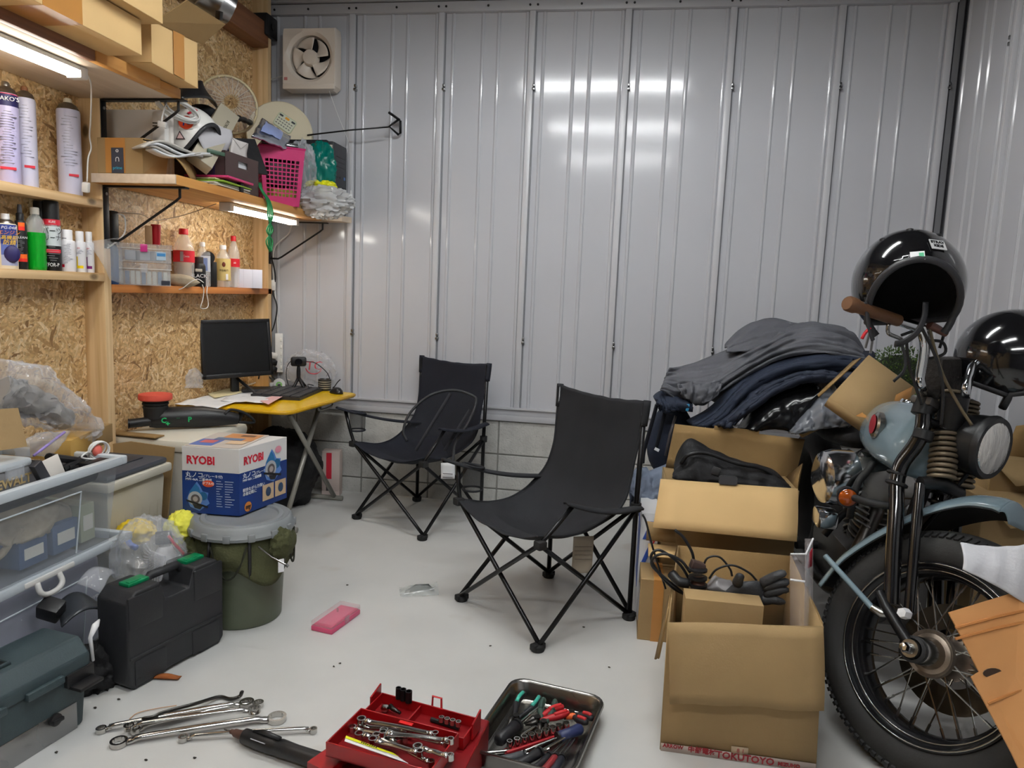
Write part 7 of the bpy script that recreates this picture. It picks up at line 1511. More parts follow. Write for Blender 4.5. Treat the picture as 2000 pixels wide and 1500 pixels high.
# tilted carton
t = thing('tilted_carton', 'flat brown carton tilted on the motorcycle seat', 'box', P(1700, 770, y=2.6)); A = [P(1697, 694, y=2.74), P(1792, 762, y=2.66), P(1706, 838, y=2.52), P(1620, 777, y=2.6)]
quad(*A, 'card', t, 'top', .004); nrm = (A[1]-A[0]).cross(A[3]-A[0]).normalized(); nrm = nrm if nrm.y > 0 else -nrm
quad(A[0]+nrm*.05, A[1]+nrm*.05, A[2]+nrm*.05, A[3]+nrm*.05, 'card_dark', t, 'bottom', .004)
for i in range(4): quad(A[i], A[(i+1) % 4], A[(i+1) % 4]+nrm*.05, A[i]+nrm*.05, 'card', t, 'side', .003)
quad(A[0]+V3(-.02, 0, -.0)+nrm*.02, A[3]+V3(-.03, 0, .012)+nrm*.02, A[3]+V3(-.03, 0, .03)+nrm*.04, A[0]+V3(-.04, 0, .0)+nrm*.04, 'card_dark', t, 'flap', .004)
o_ = -nrm*.003; quad(A[1]*.82+A[2]*.18+o_, A[2]*.82+A[1]*.18+o_, A[2]*.6+A[3]*.4+o_, A[1]*.9+A[0]*.1+o_, 'card_tape', t, 'tape', .001)
# artificial hedge
hc = P(1748, 722, y=3.35); rng = random.Random(5); b = B()
for k in range(2600):
    th, ph = rng.uniform(0, 2*PI), math.acos(rng.uniform(-.2, 1)); d = V3(math.sin(ph)*math.cos(th), math.sin(ph)*math.sin(th), math.cos(ph)); c = V3(hc.x+.02, hc.y+.02, hc.z-.11)+V3(d.x*.17, d.y*.15, d.z*.21)*rng.uniform(.82, 1.03)
    a = V3(rng.gauss(0, 1), rng.gauss(0, 1), rng.gauss(0, 1)).normalized(); e = d.cross(a).normalized(); L_ = rng.uniform(.008, .014); n_ = (d+a*.6).normalized()
    b.poly([c, c+n_*L_*.5+e*L_*.32, c+n_*L_, c+n_*L_*.5-e*L_*.32])
t = thing('artificial_hedge', 'clump of dense green box hedge behind the motorcycle bars', 'hedge', (hc.x, hc.y, 0)); o = obj('leaves', b, mat('hedge_leaf', (66, 88, 34), .6, var=.4, vscale=60), t, world=True, smooth=0, fix=False); o['kind'] = 'stuff'
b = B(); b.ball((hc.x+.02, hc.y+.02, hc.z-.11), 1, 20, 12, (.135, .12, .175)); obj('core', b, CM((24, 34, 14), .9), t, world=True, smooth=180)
b = B(); b.cyl((hc.x+.02, hc.y+.02, 0), (hc.x+.02, hc.y+.02, hz*0+hc.z-.25), .09, .11, n=20); obj('pot', b, CM((60, 50, 44)), t, world=True)
# cartons behind the headlight
for k, (u0, v0, u1, v1, y_, m, lb) in enumerate(((1905, 985, 2060, 1115, 2.42, 'card', 'lower brown carton behind the motorcycle headlight'), (1925, 905, 2060, 980, 2.55, 'card', 'upper crumpled carton behind the motorcycle headlight'), (1960, 825, 2060, 905, 2.62, 'card_dark', 'carton flap rising above the headlight at the right edge'))):
    a, c = P(u0, v1, y=y_), P(u1, v0, y=y_); t = thing('brown_carton', lb, 'box', (a.x, y_, 0)); z0_ = 0 if k == 0 else a.z
    if k < 2:
        b = B(); b.box(a.x, min(c.x, XR-.05), y_, y_+.3, z0_+.001, c.z); b.noise(.006, 6, k); obj('body', b, m, t, world=True, bevel=.004)
        quad((a.x, y_-.002, c.z), (c.x, y_-.002, c.z), (c.x, y_-.06, c.z-.05), (a.x+.05, y_-.07, c.z-.07), m, t, 'flap', .004, 6, 4, crk)
    else: quad(a, P(u1, v1, y=y_), c, P(1985, 832, y=y_), m, t, 'flap', .005, 6, 6, crk)
# front cardboard sheet and white foam sheet
t = thing('cardboard_sheet', 'orange brown cardboard sheet leaning at the right front edge', 'cardboard', P(1950, 1490, y=1.45)); yy_ = 1.50
pts = [(1852, 1196), (1990, 1154), (2180, 1215), (2340, 2030), (2215, 1990), (1975, 1470), (1896, 1322), (1912, 1312)]
def yat(v): return 1.56-(v-1190)*.00042
b = B(); b.poly([P(u, v, y=yat(v)) for u, v in pts]); obj('sheet', b, mat('card_orange', (204, 146, 90), .75, var=.06, vscale=8), t, world=True, solid=.006, smooth=0)
for v0 in (1218, 1240, 1366):
    b = B(); a, c = P(1866 if v0 < 1300 else 1930, v0+8, y=yat(v0+8)-.004), P(2040, v0-34, y=yat(v0-34)-.004); b.tube([a, a.lerp(c, .5)+V3(0, 0, .002), c], .003, 5); obj('crease', b, CM((184, 122, 66), .8), t, world=True)
b = B(); b.T = frame(P(1938, 1314, y=yat(1314)-.004), (1, .2, 0), (0, -.1, 1)); b.prism([(.02*math.cos(a), .011*math.sin(a)) for a in [2*PI*i/14 for i in range(14)]], 0, .0015); obj('punch_hole', b, CM((60, 44, 34)), t, world=True)
# ================================================================ motorcycle
TH = math.radians(38); LEAN = math.radians(20); RT = .322
hx_, hy_ = math.sin(TH), -math.cos(TH)
W0 = P(1836, 1281, z=RT*math.cos(LEAN))
bike = thing('motorcycle', 'blue grey motorcycle with black springer fork and spoked front wheel', 'motorcycle', (W0.x, W0.y, 0))
MF = Matrix.Translation(W0) @ frame((0, 0, 0), (hx_, hy_, 0), (-hy_, hx_, 0)) @ Matrix.Rotation(-LEAN, 4, 'X'); MFi = MF.inverted()
def PL(u, v, s):                          # pixel -> fork-local point on the plane s metres to the near side
    o = MFi @ V3(0, 0, CH); d3 = MFi.to_3x3() @ (_f + _r*((u-1000)/CAMF) - _u*((v-750)/CAMF)); k = (-s-o.y)/d3.y; return o+d3*k
def F(b): b.T = MF; return b
def bpart(name, b, m, **k): return obj(name, b, m, bike, world=True, **k)
mat('tyre', (38, 37, 36), .75, bump=.1, bscale=120); mat('bike_blue', (116, 136, 146), .25, coat=.5)
mat('rim_black', (26, 26, 28), .2, metal=.3); mat('spring_steel', (112, 100, 82), .45, metal=.5); mat('old_chrome', (158, 156, 152), .25, metal=1, rvar=.1); mat('engine_grey', (96, 94, 92), .4, metal=.8); mat('fin_bright', (190, 188, 184), .3, metal=1)
# tyre: torus section with zigzag shoulder blocks
rT = .060; Rc = RT-rT
def f(u, v):
    a, c = 2*PI*u, 2*PI*v; k = rT*(1+.04*math.cos(4*c)); return V3((Rc+k*math.cos(c)*1.0)*math.cos(a), rT*1.10*math.sin(c), (Rc+k*math.cos(c))*math.sin(a))
tyre = bpart('front_tyre', F(B()).grid(f, 96, 28, True, True), 'tyre', smooth=180)
b = B(); F(b)
for k in range(100):
    for s in (-1, 1):
        a = 2*PI*(k+.25*(s > 0))/100
        for c0, c1 in ((.62, .98),):
            q = [];
            for aa, cc in ((a-.022, c0), (a+.014, c0+.06), (a+.030, c1), (a-.008, c1)):
                rr = rT*1.035; q.append(V3((Rc+rr*math.cos(cc))*math.cos(aa), s*rr*1.10*math.sin(cc), (Rc+rr*math.cos(cc))*math.sin(aa)))
            b.poly(q)
o = obj('tread_blocks', b, 'rubber', tyre, smooth=0, solid=.006, fix=False); o.data.transform(MW[bike].inverted()); o['kind'] = 'stuff'
prof = [(r_*.86, y_*1.02) for r_, y_ in [(.262, -.052), (.268, -.060), (.258, -.062), (.250, -.050), (.236, -.044), (.228, -.030), (.224, 0), (.228, .030), (.236, .044), (.250, .050), (.258, .062), (.268, .060), (.262, .052)]]
b = B(); F(b); b.lathe(prof, 72, (0, 0, 0), 'y', caps=False); bpart('front_rim', b, 'rim_black', smooth=50)
for rr, y in ((.2255, -.0635), (.210, -.049)):
    b = B(); F(b); b.tube([V3(rr*math.cos(2*PI*i/72), y, rr*math.sin(2*PI*i/72)) for i in range(72)], .0022, 6, closed=True); bpart('rim_line', b, 'old_chrome', smooth=180)
# hub, axle, disc
b = B(); F(b); b.lathe([(.012, -.165), (.014, -.15), (.022, -.15), (.024, -.135), (.030, -.13), (.030, -.118), (.026, -.115), (.034, -.105), (.034, -.07), (.040, -.055)], 24, (0, 0, 0), 'y'); hub = bpart('axle_spacer', b, 'old_chrome')
b = B(); F(b); b.lathe([(.030, -.058), (.050, -.050), (.058, -.055), (.061, -.046), (.050, -.040), (.032, -.02), (.030, .02), (.048, .045), (.058, .05), (.03, .06)], 36, (0, 0, 0), 'y'); bpart('hub', b, mat('rusty_hub', (140, 128, 116), .35, metal=.8, var=.3, vscale=20))
for a in (-.110, -.125, -.14): b = B(); F(b); b.lathe([(.026, a), (.033, a+.004), (.026, a+.008)], 20, (0, 0, 0), 'y', caps=False); bpart('seal_ring', b, 'rubber')
b = B(); F(b); b.lathe([(.001, -.182), (.010, -.180), (.013, -.172), (.013, -.160)], 6, (0, 0, 0), 'y'); bpart('axle_nut', b, 'chrome')
b = B(); F(b); b.lathe([(.14, .060), (.14, .066), (.075, .066), (.075, .060), (.14, .060)], 48, (0, 0, 0), 'y', caps=False); bpart('brake_disc', b, mat('disc_steel', (70, 66, 60), .4, metal=1))
for k in range(40):
    s = -1 if k % 2 else 1; a = 2*PI*k/40; tw = (.42 if (k//2) % 2 else -.42); p = V3(.052*math.cos(a), s*-.047, .052*math.sin(a)); q = V3(.194*math.cos(a+tw*.9), s*-.012, .194*math.sin(a+tw*.9))
    b = B(); F(b); b.cyl(p, q, .0022, n=6); sp_ = bpart('spoke', b, 'old_chrome'); b = B(); F(b); e_ = (p-q).normalized(); b.cyl(q, q+e_*.022, .0038, n=6); nn_ = obj('nipple', b, 'old_chrome', sp_); nn_.data.transform(MW[bike].inverted())
# springer fork: near and far sides mirrored
def legs(pts, s, r, m, name, n=14):
    base = [PL(u, v, s) for u, v in pts]
    for sg in (1, -1):
        b = B(); F(b); b.tube(smooth_path([V3(q.x, q.y*sg, q.z) for q in base], 5), r, n); bpart(name, b, m, smooth=60)
legs([(1741, 1180), (1745, 1080), (1750, 1000), (1752, 940), (1762, 905), (1786, 872), (1800, 845), (1804, 815), (1806, 785)], .112, .0205, 'black_gloss_paint', 'fork_leg')
legs([(1776, 1195), (1782, 1120), (1790, 1020), (1797, 945)], .104, .0135, 'black_gloss_paint', 'spring_leg')
for s, sg in ((.112, 1), (.112, -1)):
    for (u, v, rr, h_) in ((1751, 945, .029, .012), (1751, 925, .026, .010), (1804, 795, .027, .05), (1803, 850, .026, .03)):
        q = PL(u, v, s); b = B(); F(b); b.lathe([(rr*.8, -h_/2), (rr, -h_/2+.003), (rr, h_/2-.003), (rr*.8, h_/2)], 18, V3(q.x, q.y*sg, q.z)); bpart('fork_clamp', b, 'black_plastic')
q0_, q1_ = PL(1741, 1178, .112), PL(1776, 1195, .104); ax_ = V3(0, -.13, 0)
for sg in (1, -1):
    b = B(); F(b); b.tube([V3(q0_.x-.03, -.13*sg, .10), V3(q0_.x, -.13*sg, .07), V3(.0, -.135*sg, .0)], [.012, .014, .015], 10); bpart('rocker', b, 'black_metal', smooth=60)
    b = B(); F(b); b.lathe([(.001, -.17), (.012, -.168), (.014, -.16), (.014, -.14)], 6, (-.035, 0, .075), 'y') if sg > 0 else b.lathe([(.012, .14), (.014, .16), (.001, .17)], 6, (-.035, 0, .075), 'y'); bpart('rocker_bolt', b, white_m)
zt_, zm_, zb_ = PL(1856, 762, .05), PL(1848, 836, .05), PL(1838, 935, .05)
def coil(p, q, R_, r, turns, sg):
    p, q = V3(p.x, p.y*sg, p.z), V3(q.x, q.y*sg, q.z); d = (q-p); ax = d.normalized(); e1 = ax.orthogonal().normalized(); e2 = ax.cross(e1); n = int(turns*14)
    b = B(); F(b); b.tube([p+d*(i/n)+e1*(R_*math.cos(2*PI*turns*i/n))+e2*(R_*math.sin(2*PI*turns*i/n)) for i in range(n+1)], r, 7); bpart('fork_spring', b, 'spring_steel', smooth=180)
    b = B(); F(b); b.tube([p, q], R_*.55, 10); bpart('spring_rod', b, 'black_plastic')
for sg in (1, -1):
    coil(zt_, zm_+(zt_-zm_)*.08, .027, .0052, 8, sg); coil(zm_-(zm_-zb_)*.06, zb_, .031, .0062, 9, sg)
    m_ = V3(zm_.x, zm_.y*sg, zm_.z); b = B(); F(b); b.lathe([(.02, -.012), (.030, -.008), (.030, .008), (.02, .012)], 18, m_); bpart('spring_clamp', b, 'black_metal')
m_ = zm_; b = B(); F(b); lp = PL(1803, 840, .112); b.tube([V3(lp.x, lp.y, m_.z), V3(m_.x, m_.y, m_.z), V3(m_.x, -m_.y, m_.z), V3(lp.x, -lp.y, m_.z)], .011, 8); bpart('fork_bridge', b, 'black_metal', smooth=60)
b = B(); F(b); lb_ = PL(1797, 942, .104); b.tube([V3(lb_.x, lb_.y, lb_.z), V3(zb_.x+.0, zb_.y, zb_.z-.012), V3(zb_.x, -zb_.y, zb_.z-.012), V3(lb_.x, -lb_.y, lb_.z)], [.016, .02, .02, .016], 10); bpart('lower_yoke', b, 'black_metal', smooth=60)
tp_ = PL(1806, 785, .112); b = B(); F(b); b.box(tp_.x-.03, tp_.x+.03, -.135, .135, tp_.z-.012, tp_.z+.012, .006); bpart('top_yoke', b, 'engine_grey')
# fender
fe = smooth_path([PL(u, v, .078) for u, v in ((1603, 1146), (1622, 1122), (1650, 1092), (1700, 1058), (1745, 1034), (1810, 1004), (1880, 988), (1930, 992), (1952, 1000))], 5)
cf = V3(.10, 0, .02)
def ff(u, v):
    s = u*(len(fe)-1); j = min(int(s), len(fe)-2); q = fe[j].lerp(fe[j+1], s-j); rad = V3(q.x-cf.x, 0, q.z-cf.z).normalized(); c = 2*v-1
    return V3(q.x, q.y*-c*-1 if False else -.078*(-c) if False else .078*c, q.z)+rad*(.042*(1-c*c)**.75)
b = B(); F(b); b.grid(ff, 41, 15); bpart('front_fender', b, 'bike_blue', smooth=180, solid=.003)
b = B(); F(b); b.grid(lambda u, v: ff(u, v)-(V3(ff(u, .5).x-cf.x, 0, ff(u, .5).z-cf.z).normalized())*.004, 41, 15); bpart('fender_inside', b, 'rubber', smooth=180)
# front lip of the fender
e0, e1 = ff(1, 0), ff(1, 1); tip = PL(1988, 1032, .0)
b = B(); F(b); b.grid(lambda u, v: ff(1, v).lerp(V3(tip.x, (2*v-1)*.05, tip.z+.0), u)+V3(0, 0, .012*math.sin(PI*u)), 8, 15); bpart('fender_tip', b, 'bike_blue', smooth=180, solid=.003)
s0, s1 = PL(1612, 1086, .135), PL(1708, 1192, .135)
b = B(); F(b); b.tube([s0, s1], .008, 10); b.tube([s0, PL(1632, 1108, .085)], .006, 8); bpart('fender_stay', b, 'bike_blue', smooth=60)
b = B(); F(b); b.tube([PL(1702, 1186, .14), PL(1722, 1198, .13), PL(1738, 1200, .125)], [.011, .013, .009], 10); bpart('stay_bolt', b, 'old_chrome')
# headlight
hq = PL(1908, 868, -.02); b = B(); hd = V3(.98, -.0, -.06).normalized()
def hl(r_, x): return hq+hd*x, r_
for nm, pf, m in (('headlight_shell', [(.02, -.10), (.05, -.09), (.075, -.05), (.083, 0), (.085, .028), (.086, .032)], mat('lamp_black', (30, 31, 33), .35)), ('headlight_bezel', [(.087, .026), (.089, .034), (.084, .046), (.078, .044)], 'black_plastic')):
    b = B(); F(b); b.tube([hq+hd*x for r_, x in pf], [r_ for r_, x in pf], 36, caps=(nm != 'headlight_bezel')); bpart(nm, b, m, smooth=50)
b = B(); F(b); b.tube([hq+hd*x for x in (.040, .048, .054, .057)], [.079, .068, .045, .01], 36); lens = bpart('headlight_lens', b, mat('lens_glass', (244, 242, 236), .06, metal=.9, bump=1.0, bscale=45, stretch=(1, 1, .35)), smooth=180)
b = B(); F(b); b.tube([hq+V3(0, 0, -.085), hq+V3(-.04, 0, -.20), hq+V3(-.07, 0, -.27)], .006, 6); bpart('headlight_stay', b, 'black_metal', smooth=60)
b = B(); F(b); b.tube([hq+hd*-.03+V3(0, -.02, 0), V3(zm_.x, 0, zm_.z-.05)], .02, 10); bpart('headlight_bracket', b, 'black_metal')
# handlebar, risers, grips
gR0, gR1 = P(1654, 592, y=1.84), P(1795, 640, y=1.97)
rb = PL(1812, 772, .06); rb = MF @ rb; lbp = MF @ PL(1886, 792, -.06)
b = B(); b.tube(smooth_path([rb, P(1800, 755, y=2.02), P(1797, 735, y=2.01), P(1803, 700, y=2.0), P(1806, 668, y=1.99), P(1800, 645, y=1.975), gR1, gR1.lerp(gR0, .5)], 6), .0125, 12); bpart('handlebar', b, 'chrome', smooth=180)
gL = P(1990, 702, y=2.26)
b = B(); b.tube(smooth_path([lbp, P(1886, 768, y=2.09), P(1893, 735, y=2.11), P(1905, 712, y=2.14), P(1940, 706, y=2.19), gL], 6), .0125, 12); bpart('handlebar', b, 'chrome', smooth=180)
b = B(); gd = (gR1-gR0); b.tube([gR0, gR0+gd*.02, gR0+gd*.10, gR0+gd*.14, gR0+gd*.7], [.016, .019, .019, .0155, .015], 14); bpart('grip', b, CM((98, 66, 42), .5), smooth=60)
b = B(); b.tube([P(1958, 706, y=2.215), gL], .016, 12); bpart('grip', b, CM((120, 84, 56), .5))
for q in (rb, lbp):
    b = B(); b.cbox(q, (.05, .045, .04), (0, 0, TH), .012); bpart('riser_clamp', b, 'engine_grey')
b = B(); b.tube(smooth_path([P(1735, 632, y=1.90), P(1735, 650, y=1.90), P(1750, 658, y=1.92), P(1760, 662, y=1.94)], 4), .005, 8); bpart('brake_lever', b, 'old_chrome', smooth=180)
b = B(); b.tube([P(1815, 634, y=1.98), P(1848, 652, y=1.99)], [.012, .009], 10); bpart('lever_knob', b, CM((84, 50, 40), .5))
b = B(); b.box(-.075, .055, -.03, .03, -.065, .065, .012); b2 = b; me_o = MF @ V3(tp_.x, 0, tp_.z+.10)
for v in b.bm.verts: v.co = frame(P(1848, 742, y=2.20), (hy_*-1, hx_, 0), (0, 0, 1)) @ V3(v.co.x, v.co.z, v.co.y)
bpart('tool_roll', b, mat('worn_leather', (40, 36, 34), .8, bump=.5, bscale=60), smooth=40)
for k, c in enumerate(([(1800, 640), (1820, 680), (1835, 720), (1842, 770), (1838, 830)], [(1815, 640), (1828, 690), (1845, 740), (1878, 800), (1898, 830)], [(1770, 660), (1775, 710), (1790, 760), (1800, 790)], [(1805, 665), (1840, 668), (1845, 690), (1812, 700), (1800, 690)], [(1760, 655), (1790, 645), (1830, 640), (1843, 650), (1835, 680)])):
    b = B(); b.tube(smooth_path([P(u, v, y=1.96+.02*k) for u, v in c], 5), .004, 8); bpart('control_cable', b, 'black_plastic' if k != 1 else CM((96, 84, 62)), smooth=180)
# mirrors stems seen left of the bars
for c in ([(1703, 632), (1690, 680)], [(1708, 640), (1700, 690)]):
    b = B(); b.tube([P(u, v, y=2.5) for u, v in c], .004, 6); bpart('cable_stay', b, 'old_chrome')
# tank
tc = P(1776, 862, y=2.32); b = B(); TL_ = .52; ML = Matrix.Translation((tc.x, 2.30, tc.z)) @ Matrix.Rotation(.24, 4, 'Y') @ Matrix.Rotation(.0, 4, 'Z')
def ft(u, v):
    a = 2*PI*v; s = u; y = -.17+TL_*s
    w_ = .108*(math.sin(PI*min(1, .30+s*.70))**.5)*(1 if s > .06 else .8+.2*(s/.06)**.5); h_ = .118*(math.sin(PI*min(1, .34+s*.66))**.45)*(1 if s > .06 else .8+.2*(s/.06)**.5)
    c, q = math.cos(a), math.sin(a); e = .52; x = w_*abs(c)**e*(1 if c > 0 else -1); z = h_*abs(q)**e*(1 if q > 0 else -1); z = z if z > 0 else z*.75
    x *= 1-.30*max(0, z/h_); return V3(x, y, z)
b.T = ML; b.grid(ft, 24, 40, False, True); b.poly([ft(0, j/40) for j in range(40)]); bmesh.ops.remove_doubles(b.bm, verts=b.bm.verts, dist=1e-5); bpart('fuel_tank', b, 'bike_blue', smooth=60)
b = B(); b.T = ML @ Matrix.Translation((-.112, .0, .02)) @ Matrix.Rotation(-.12, 4, 'Y'); b.lathe([(.001, -.012), (.03, -.010), (.036, -.004), (.036, .01)], 24, (0, 0, 0), 'x', sy=1.15); bdg = bpart('tank_badge', b, 'old_chrome')
b = B(); b.T = ML @ Matrix.Translation((-.1255, .0, .02)) @ Matrix.Rotation(-.12, 4, 'Y'); b.lathe([(.001, -.001), (.026, 0)], 20, (0, 0, 0), 'x', sy=1.15); o = obj('badge_enamel', b, CM((150, 40, 50)), bdg); o.data.transform(MW[bike].inverted())
b = B(); b.T = ML; b.lathe([(.03, .09), (.032, .11), (.028, .118)], 20, (-.02, .06, 0)); bpart('fuel_cap', b, 'chrome')
# frame, engine
XB = tc.x+.02
for pts, r_ in (([(XB, 2.12, .86), (XB-.02, 2.22, .60), (XB-.04, 2.28, .30), (XB-.04, 2.45, .18), (XB-.02, 3.0, .20)], .02), ([(XB, 2.12, .90), (XB, 2.6, .72), (XB, 3.0, .55)], .022)):
    b = B(); b.tube(smooth_path(pts, 5), r_, 12); bpart('frame_tube', b, 'black_metal', smooth=180)
b = B(); b.tube([(XB, 2.10, .96), (XB, 2.13, .76)], .035, 16); bpart('steering_head', b, 'black_metal')
b = B(); b.box(XB-.14, XB+.12, 2.36, 2.86, .16, .40, .05); bpart('crankcase', b, 'engine_grey')
for ang_, nm in ((-.35, 'front'), (.45, 'rear')):
    Mc = Matrix.Translation((XB-.01, 2.58, .36)) @ Matrix.Rotation(-ang_, 4, 'X')
    b = B(); b.T = Mc; b.cyl((0, 0, 0), (0, 0, .27), .055, n=20); cyl_ = bpart('cylinder', b, 'engine_grey')
    for k in range(9):
        b = B(); b.T = Mc; b.cyl((0, 0, .045+.022*k), (0, 0, .051+.022*k), .085-.001*k, n=28); o = obj('fin', b, 'fin_bright' if k % 2 else 'engine_grey', cyl_); o.data.transform(MW[bike].inverted())
    b = B(); b.T = Mc; b.box(-.075, .075, -.07, .07, .25, .31, .02); bpart('rocker_cover', b, 'old_chrome')
# polished fins face seen under the tank
ff0 = P(1712, 955, y=2.38); b = B(); b.T = Matrix.Translation(ff0) @ Matrix.Rotation(.35, 4, 'X') @ Matrix.Rotation(.35, 4, 'Z'); b.box(-.06, .075, -.01, .08, -.07, .075, .012); bpart('cylinder_head', b, mat('polished_alloy', (170, 168, 164), .3, metal=1))
for k in range(8):
    b = B(); q = P(1678+1*k, 930+13*k, y=2.36); b.T = Matrix.Translation(q) @ Matrix.Rotation(.5, 4, 'Y'); b.box(-.03, .02, -.02, .08, -.003, .003, .002); bpart('head_fin', b, 'fin_bright')
ac = P(1622, 932, y=2.38); b = B(); b.T = Matrix.Translation(ac) @ Matrix.Rotation(.2, 4, 'Z'); b.lathe([(.001, -.06), (.055, -.058), (.078, -.045), (.086, -.02), (.086, .04), (.06, .045)], 32, (.02, 0, 0), 'x', sy=1.05); bpart('air_cleaner', b, 'chrome', smooth=40)
b = B(); b.T = Matrix.Translation(P(1612, 1012, y=2.36)); b.box(-.03, .035, -.03, .05, -.03, .03, .012); bpart('air_cleaner_cover', b, 'chrome')
b = B(); b.tube(smooth_path([P(1652, 905, y=2.42), P(1668, 915, y=2.40), P(1680, 900, y=2.42)], 4), .018, 10); bpart('carburettor', b, 'old_chrome', smooth=60)
for (u, v, w_, h_) in ((1676, 905, .05, .045), (1690, 895, .04, .03), (1655, 893, .012, .05), (1665, 925, .03, .02)):
    b = B(); b.cbox(P(u, v, y=2.44), (w_, .04, h_), (.2, .3, .1), .006); bpart('carburettor_part', b, 'old_chrome')
b = B(); b.tube(smooth_path([P(1705, 905, y=2.34), P(1690, 925, y=2.30), P(1675, 945, y=2.28), P(1664, 985, y=2.27), P(1660, 1010, y=2.28)], 5), .011, 10); bpart('plug_lead', b, 'rubber', smooth=180)
b = B(); b.tube(smooth_path([(XB-.06, 2.40, .55), (XB-.13, 2.34, .42), (XB-.15, 2.42, .26), (XB-.16, 2.7, .22), (XB-.16, 3.3, .24)], 6), .022, 12); bpart('exhaust_pipe', b, 'dark_steel', smooth=180)
b = B(); b.tube([P(1610, 1045, y=2.4), P(1640, 1010, y=2.4), P(1670, 985, y=2.4)], .012, 8); b2 = bpart('brake_pedal', b, 'black_metal', smooth=60)
# turn signal
ts = P(1656, 972, y=2.14); b = B(); td = (Vector((0, 0, CH))-ts); td = V3(td.x*.2+.0, -1, .0).normalized()
b = B(); b.tube([ts-td*-.0, ts+td*-.035, ts+td*-.05], [.030, .026, .010], 24); bpart('signal_shell', b, 'black_plastic')
b = B(); b.tube([ts+td*.001, ts+td*.008, ts+td*.012], [.025, .020, .004], 24); bpart('signal_lens', b, mat('amber', (150, 66, 6), .1, alpha=1, coat=.6), smooth=60)
b = B(); b.tube([ts+td*-.03, P(1690, 980, y=2.08), MF @ PL(1748, 990, .11)], [.009, .011, .010], 10); bpart('signal_stem', b, 'rubber', smooth=180)
# rear half
for nm, rr in (('rear_tyre', .32),):
    b = B(); b.T = Matrix.Translation((XB, 3.36, .32)); b.grid(lambda u, v: V3(.065*math.sin(2*PI*v), (.255+.065*math.cos(2*PI*v))*math.cos(2*PI*u), (.255+.065*math.cos(2*PI*v))*math.sin(2*PI*u)), 48, 16, True, True); bpart(nm, b, 'tyre', smooth=180)
b = B(); b.T = Matrix.Translation((XB, 2.95, .70)); b.ball((0, 0, 0), 1, 20, 10, (.13, .2, .05)); bpart('seat', b, 'black_cloth', smooth=180)
b = B(); b.tube([(XB-.12, 2.75, .3), (XB-.22, 2.72, .30)], .015, 10); bpart('foot_peg', b, 'rubber')

# ---------------------------------------------------------------- helmets on the bars
hc1 = P(1772, 556, y=1.93)
h1 = open_helmet('open-face black helmet with stickers hanging on the right grip', hc1, .132, -.16, -.10, -.06)
Tm = stick(h1, .132, -.02, .40, .030, .022, white_m, 0); b = B(); b.T = Tm; b.box(.003, .013, -.007, .007, .001, .0015); obj('sticker_mark', b, CM((90, 190, 140)), h1)
Tm = stick(h1, .132, .32, .58, .036, .030, CM((196, 196, 196)), -.2)
text('STRAY', .011, black_m, h1, Tm @ Matrix.Translation((0, .007, .0014)), bold=.0005); text('KIDS', .011, black_m, h1, Tm @ Matrix.Translation((0, -.005, .0014)), bold=.0005)
for c, r_ in (([(1690, 590), (1698, 640), (1705, 665)], .008), ([(1808, 590), (1805, 620), (1790, 650), (1765, 668), (1748, 672)], .012)):
    b = B(); b.tube(smooth_path([P(u, v, y=1.86) for u, v in c], 5), r_, 8, flat=.4); obj('chin_strap', b, 'trim_rubber', h1, world=True, smooth=180)
b = B(); b.tube(smooth_path([P(1760, 668, y=1.87), P(1768, 700, y=1.88), P(1765, 725, y=1.88), P(1745, 745, y=1.88)], 5), .006, 8, flat=.4); obj('strap_tail', b, 'trim_rubber', h1, world=True, smooth=180)
b = B(); b.tube(smooth_path([P(1700, 640, y=1.86), P(1690, 650, y=1.86), P(1683, 662, y=1.86)], 4), .004, 6); obj('red_cord', b, CM((190, 30, 40)), h1, world=True, smooth=180)
hc2 = P(1985, 706, y=2.20); h2 = open_helmet('glossy black helmet at the right picture edge on the left grip', hc2, .142, 1.15, .1, .3)
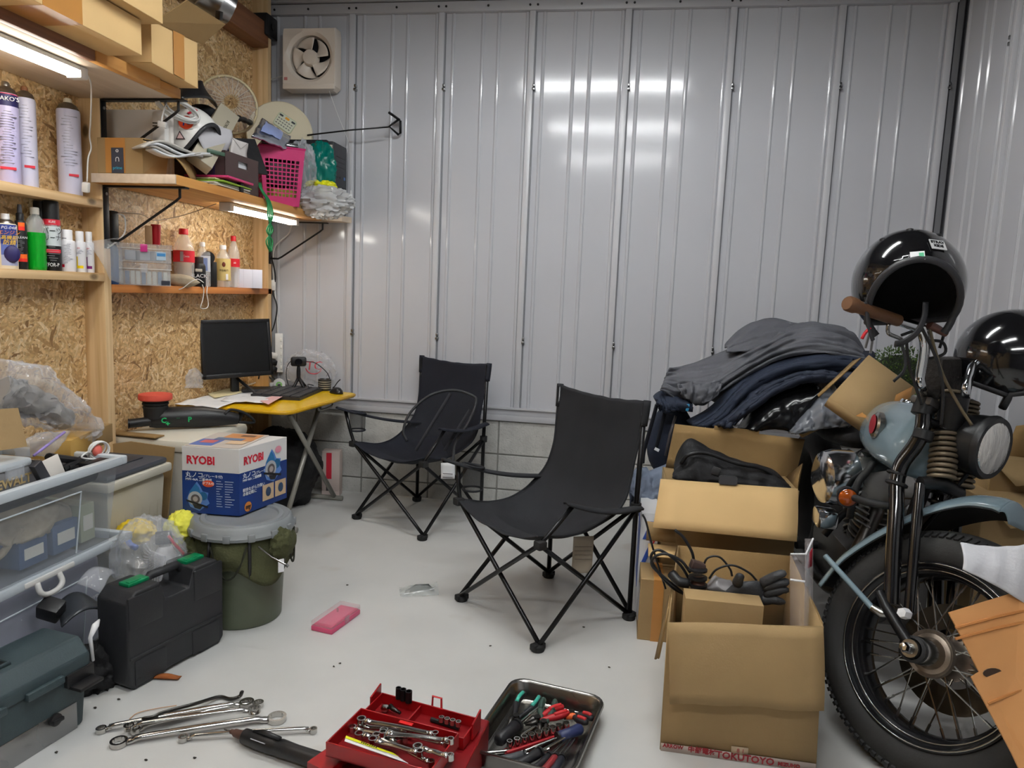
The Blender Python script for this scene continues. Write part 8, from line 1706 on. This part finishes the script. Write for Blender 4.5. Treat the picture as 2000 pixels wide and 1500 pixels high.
# white packing sheet over the tyre
def f(u, v):
    a = P(1876+140*u, 1060+8*math.sin(3*u), y=1.62-.02*u); c = P(1880+150*u, 1112+88*u-6*math.sin(3*u), y=1.56); s = a.lerp(c, v); return s+V3(0, -.012*math.sin(PI*v)+.002*math.sin(22*u+3*v), 0)
solo('packing_sheet', sheet(f, 24, 14), mat('foam_sheet', (206, 206, 210), .7, bump=.2, bscale=90), 'white foam packing sheet draped over the front tyre', 'packing sheet', solid=.003, smooth=180)

# ================================================================ pieces of parts go one level deeper
RULES = [('black_helmet', ('sticker', 'sticker_mark', 'lettering', 'snap', 'edge_trim'), 'shell'), ('white_helmet', ('sticker', 'lettering', 'edge_trim'), 'shell'), ('camp_chair', ('piping', 'pole_sleeve'), 'sling'), ('camp_chair', ('tag_print',), 'care_tag'),
         ('bucket', ('pocket_binding', 'strap'), 'tool_pockets'), ('bucket', ('lid_ring', 'lid_rib'), 'lid'), ('bucket', ('label',), 'pail'), ('saw_carton', ('print', 'print_line', 'lettering'), 'body_blue'), ('power_tool_case', ('raised_panel', 'ridge'), 'shell'),
         ('computer_tower', ('drive_slot', 'vent_slot', 'badge', 'port'), 'front_panel'), ('round_lid', ('sticker', 'print'), 'lid'), ('open_carton', ('tape', 'label', 'lettering'), 'front'), ('parcel_carton', ('tape', 'label', 'lettering'), 'front'), ('tool_box', ('knob',), 'steel_plate'),
         ('spray_can', ('print_line', 'label', 'label_emblem', 'band', 'stripe', 'lettering'), 'body'), ('squeeze_bottle', ('mark', 'print_line', 'lettering'), 'body'), ('pink_basket', ('rim',), 'body'), ('storage_box', ('panel_line', 'lettering'), 'body'), ('power_strip', ('switch',), 'body'), ('motorcycle', ('rim_line',), 'front_rim')]
base = lambda o: o.name.rsplit('.', 1)[0] if o.name[-3:].isdigit() else o.name
for t in [o for o in C.objects if o.parent is None]:
    for nm, kids, host in RULES:
        if base(t) != nm: continue
        hs = [c for c in t.children if base(c) == host]
        if not hs: continue
        for c in list(t.children):
            if base(c) in kids: c.parent = hs[0]
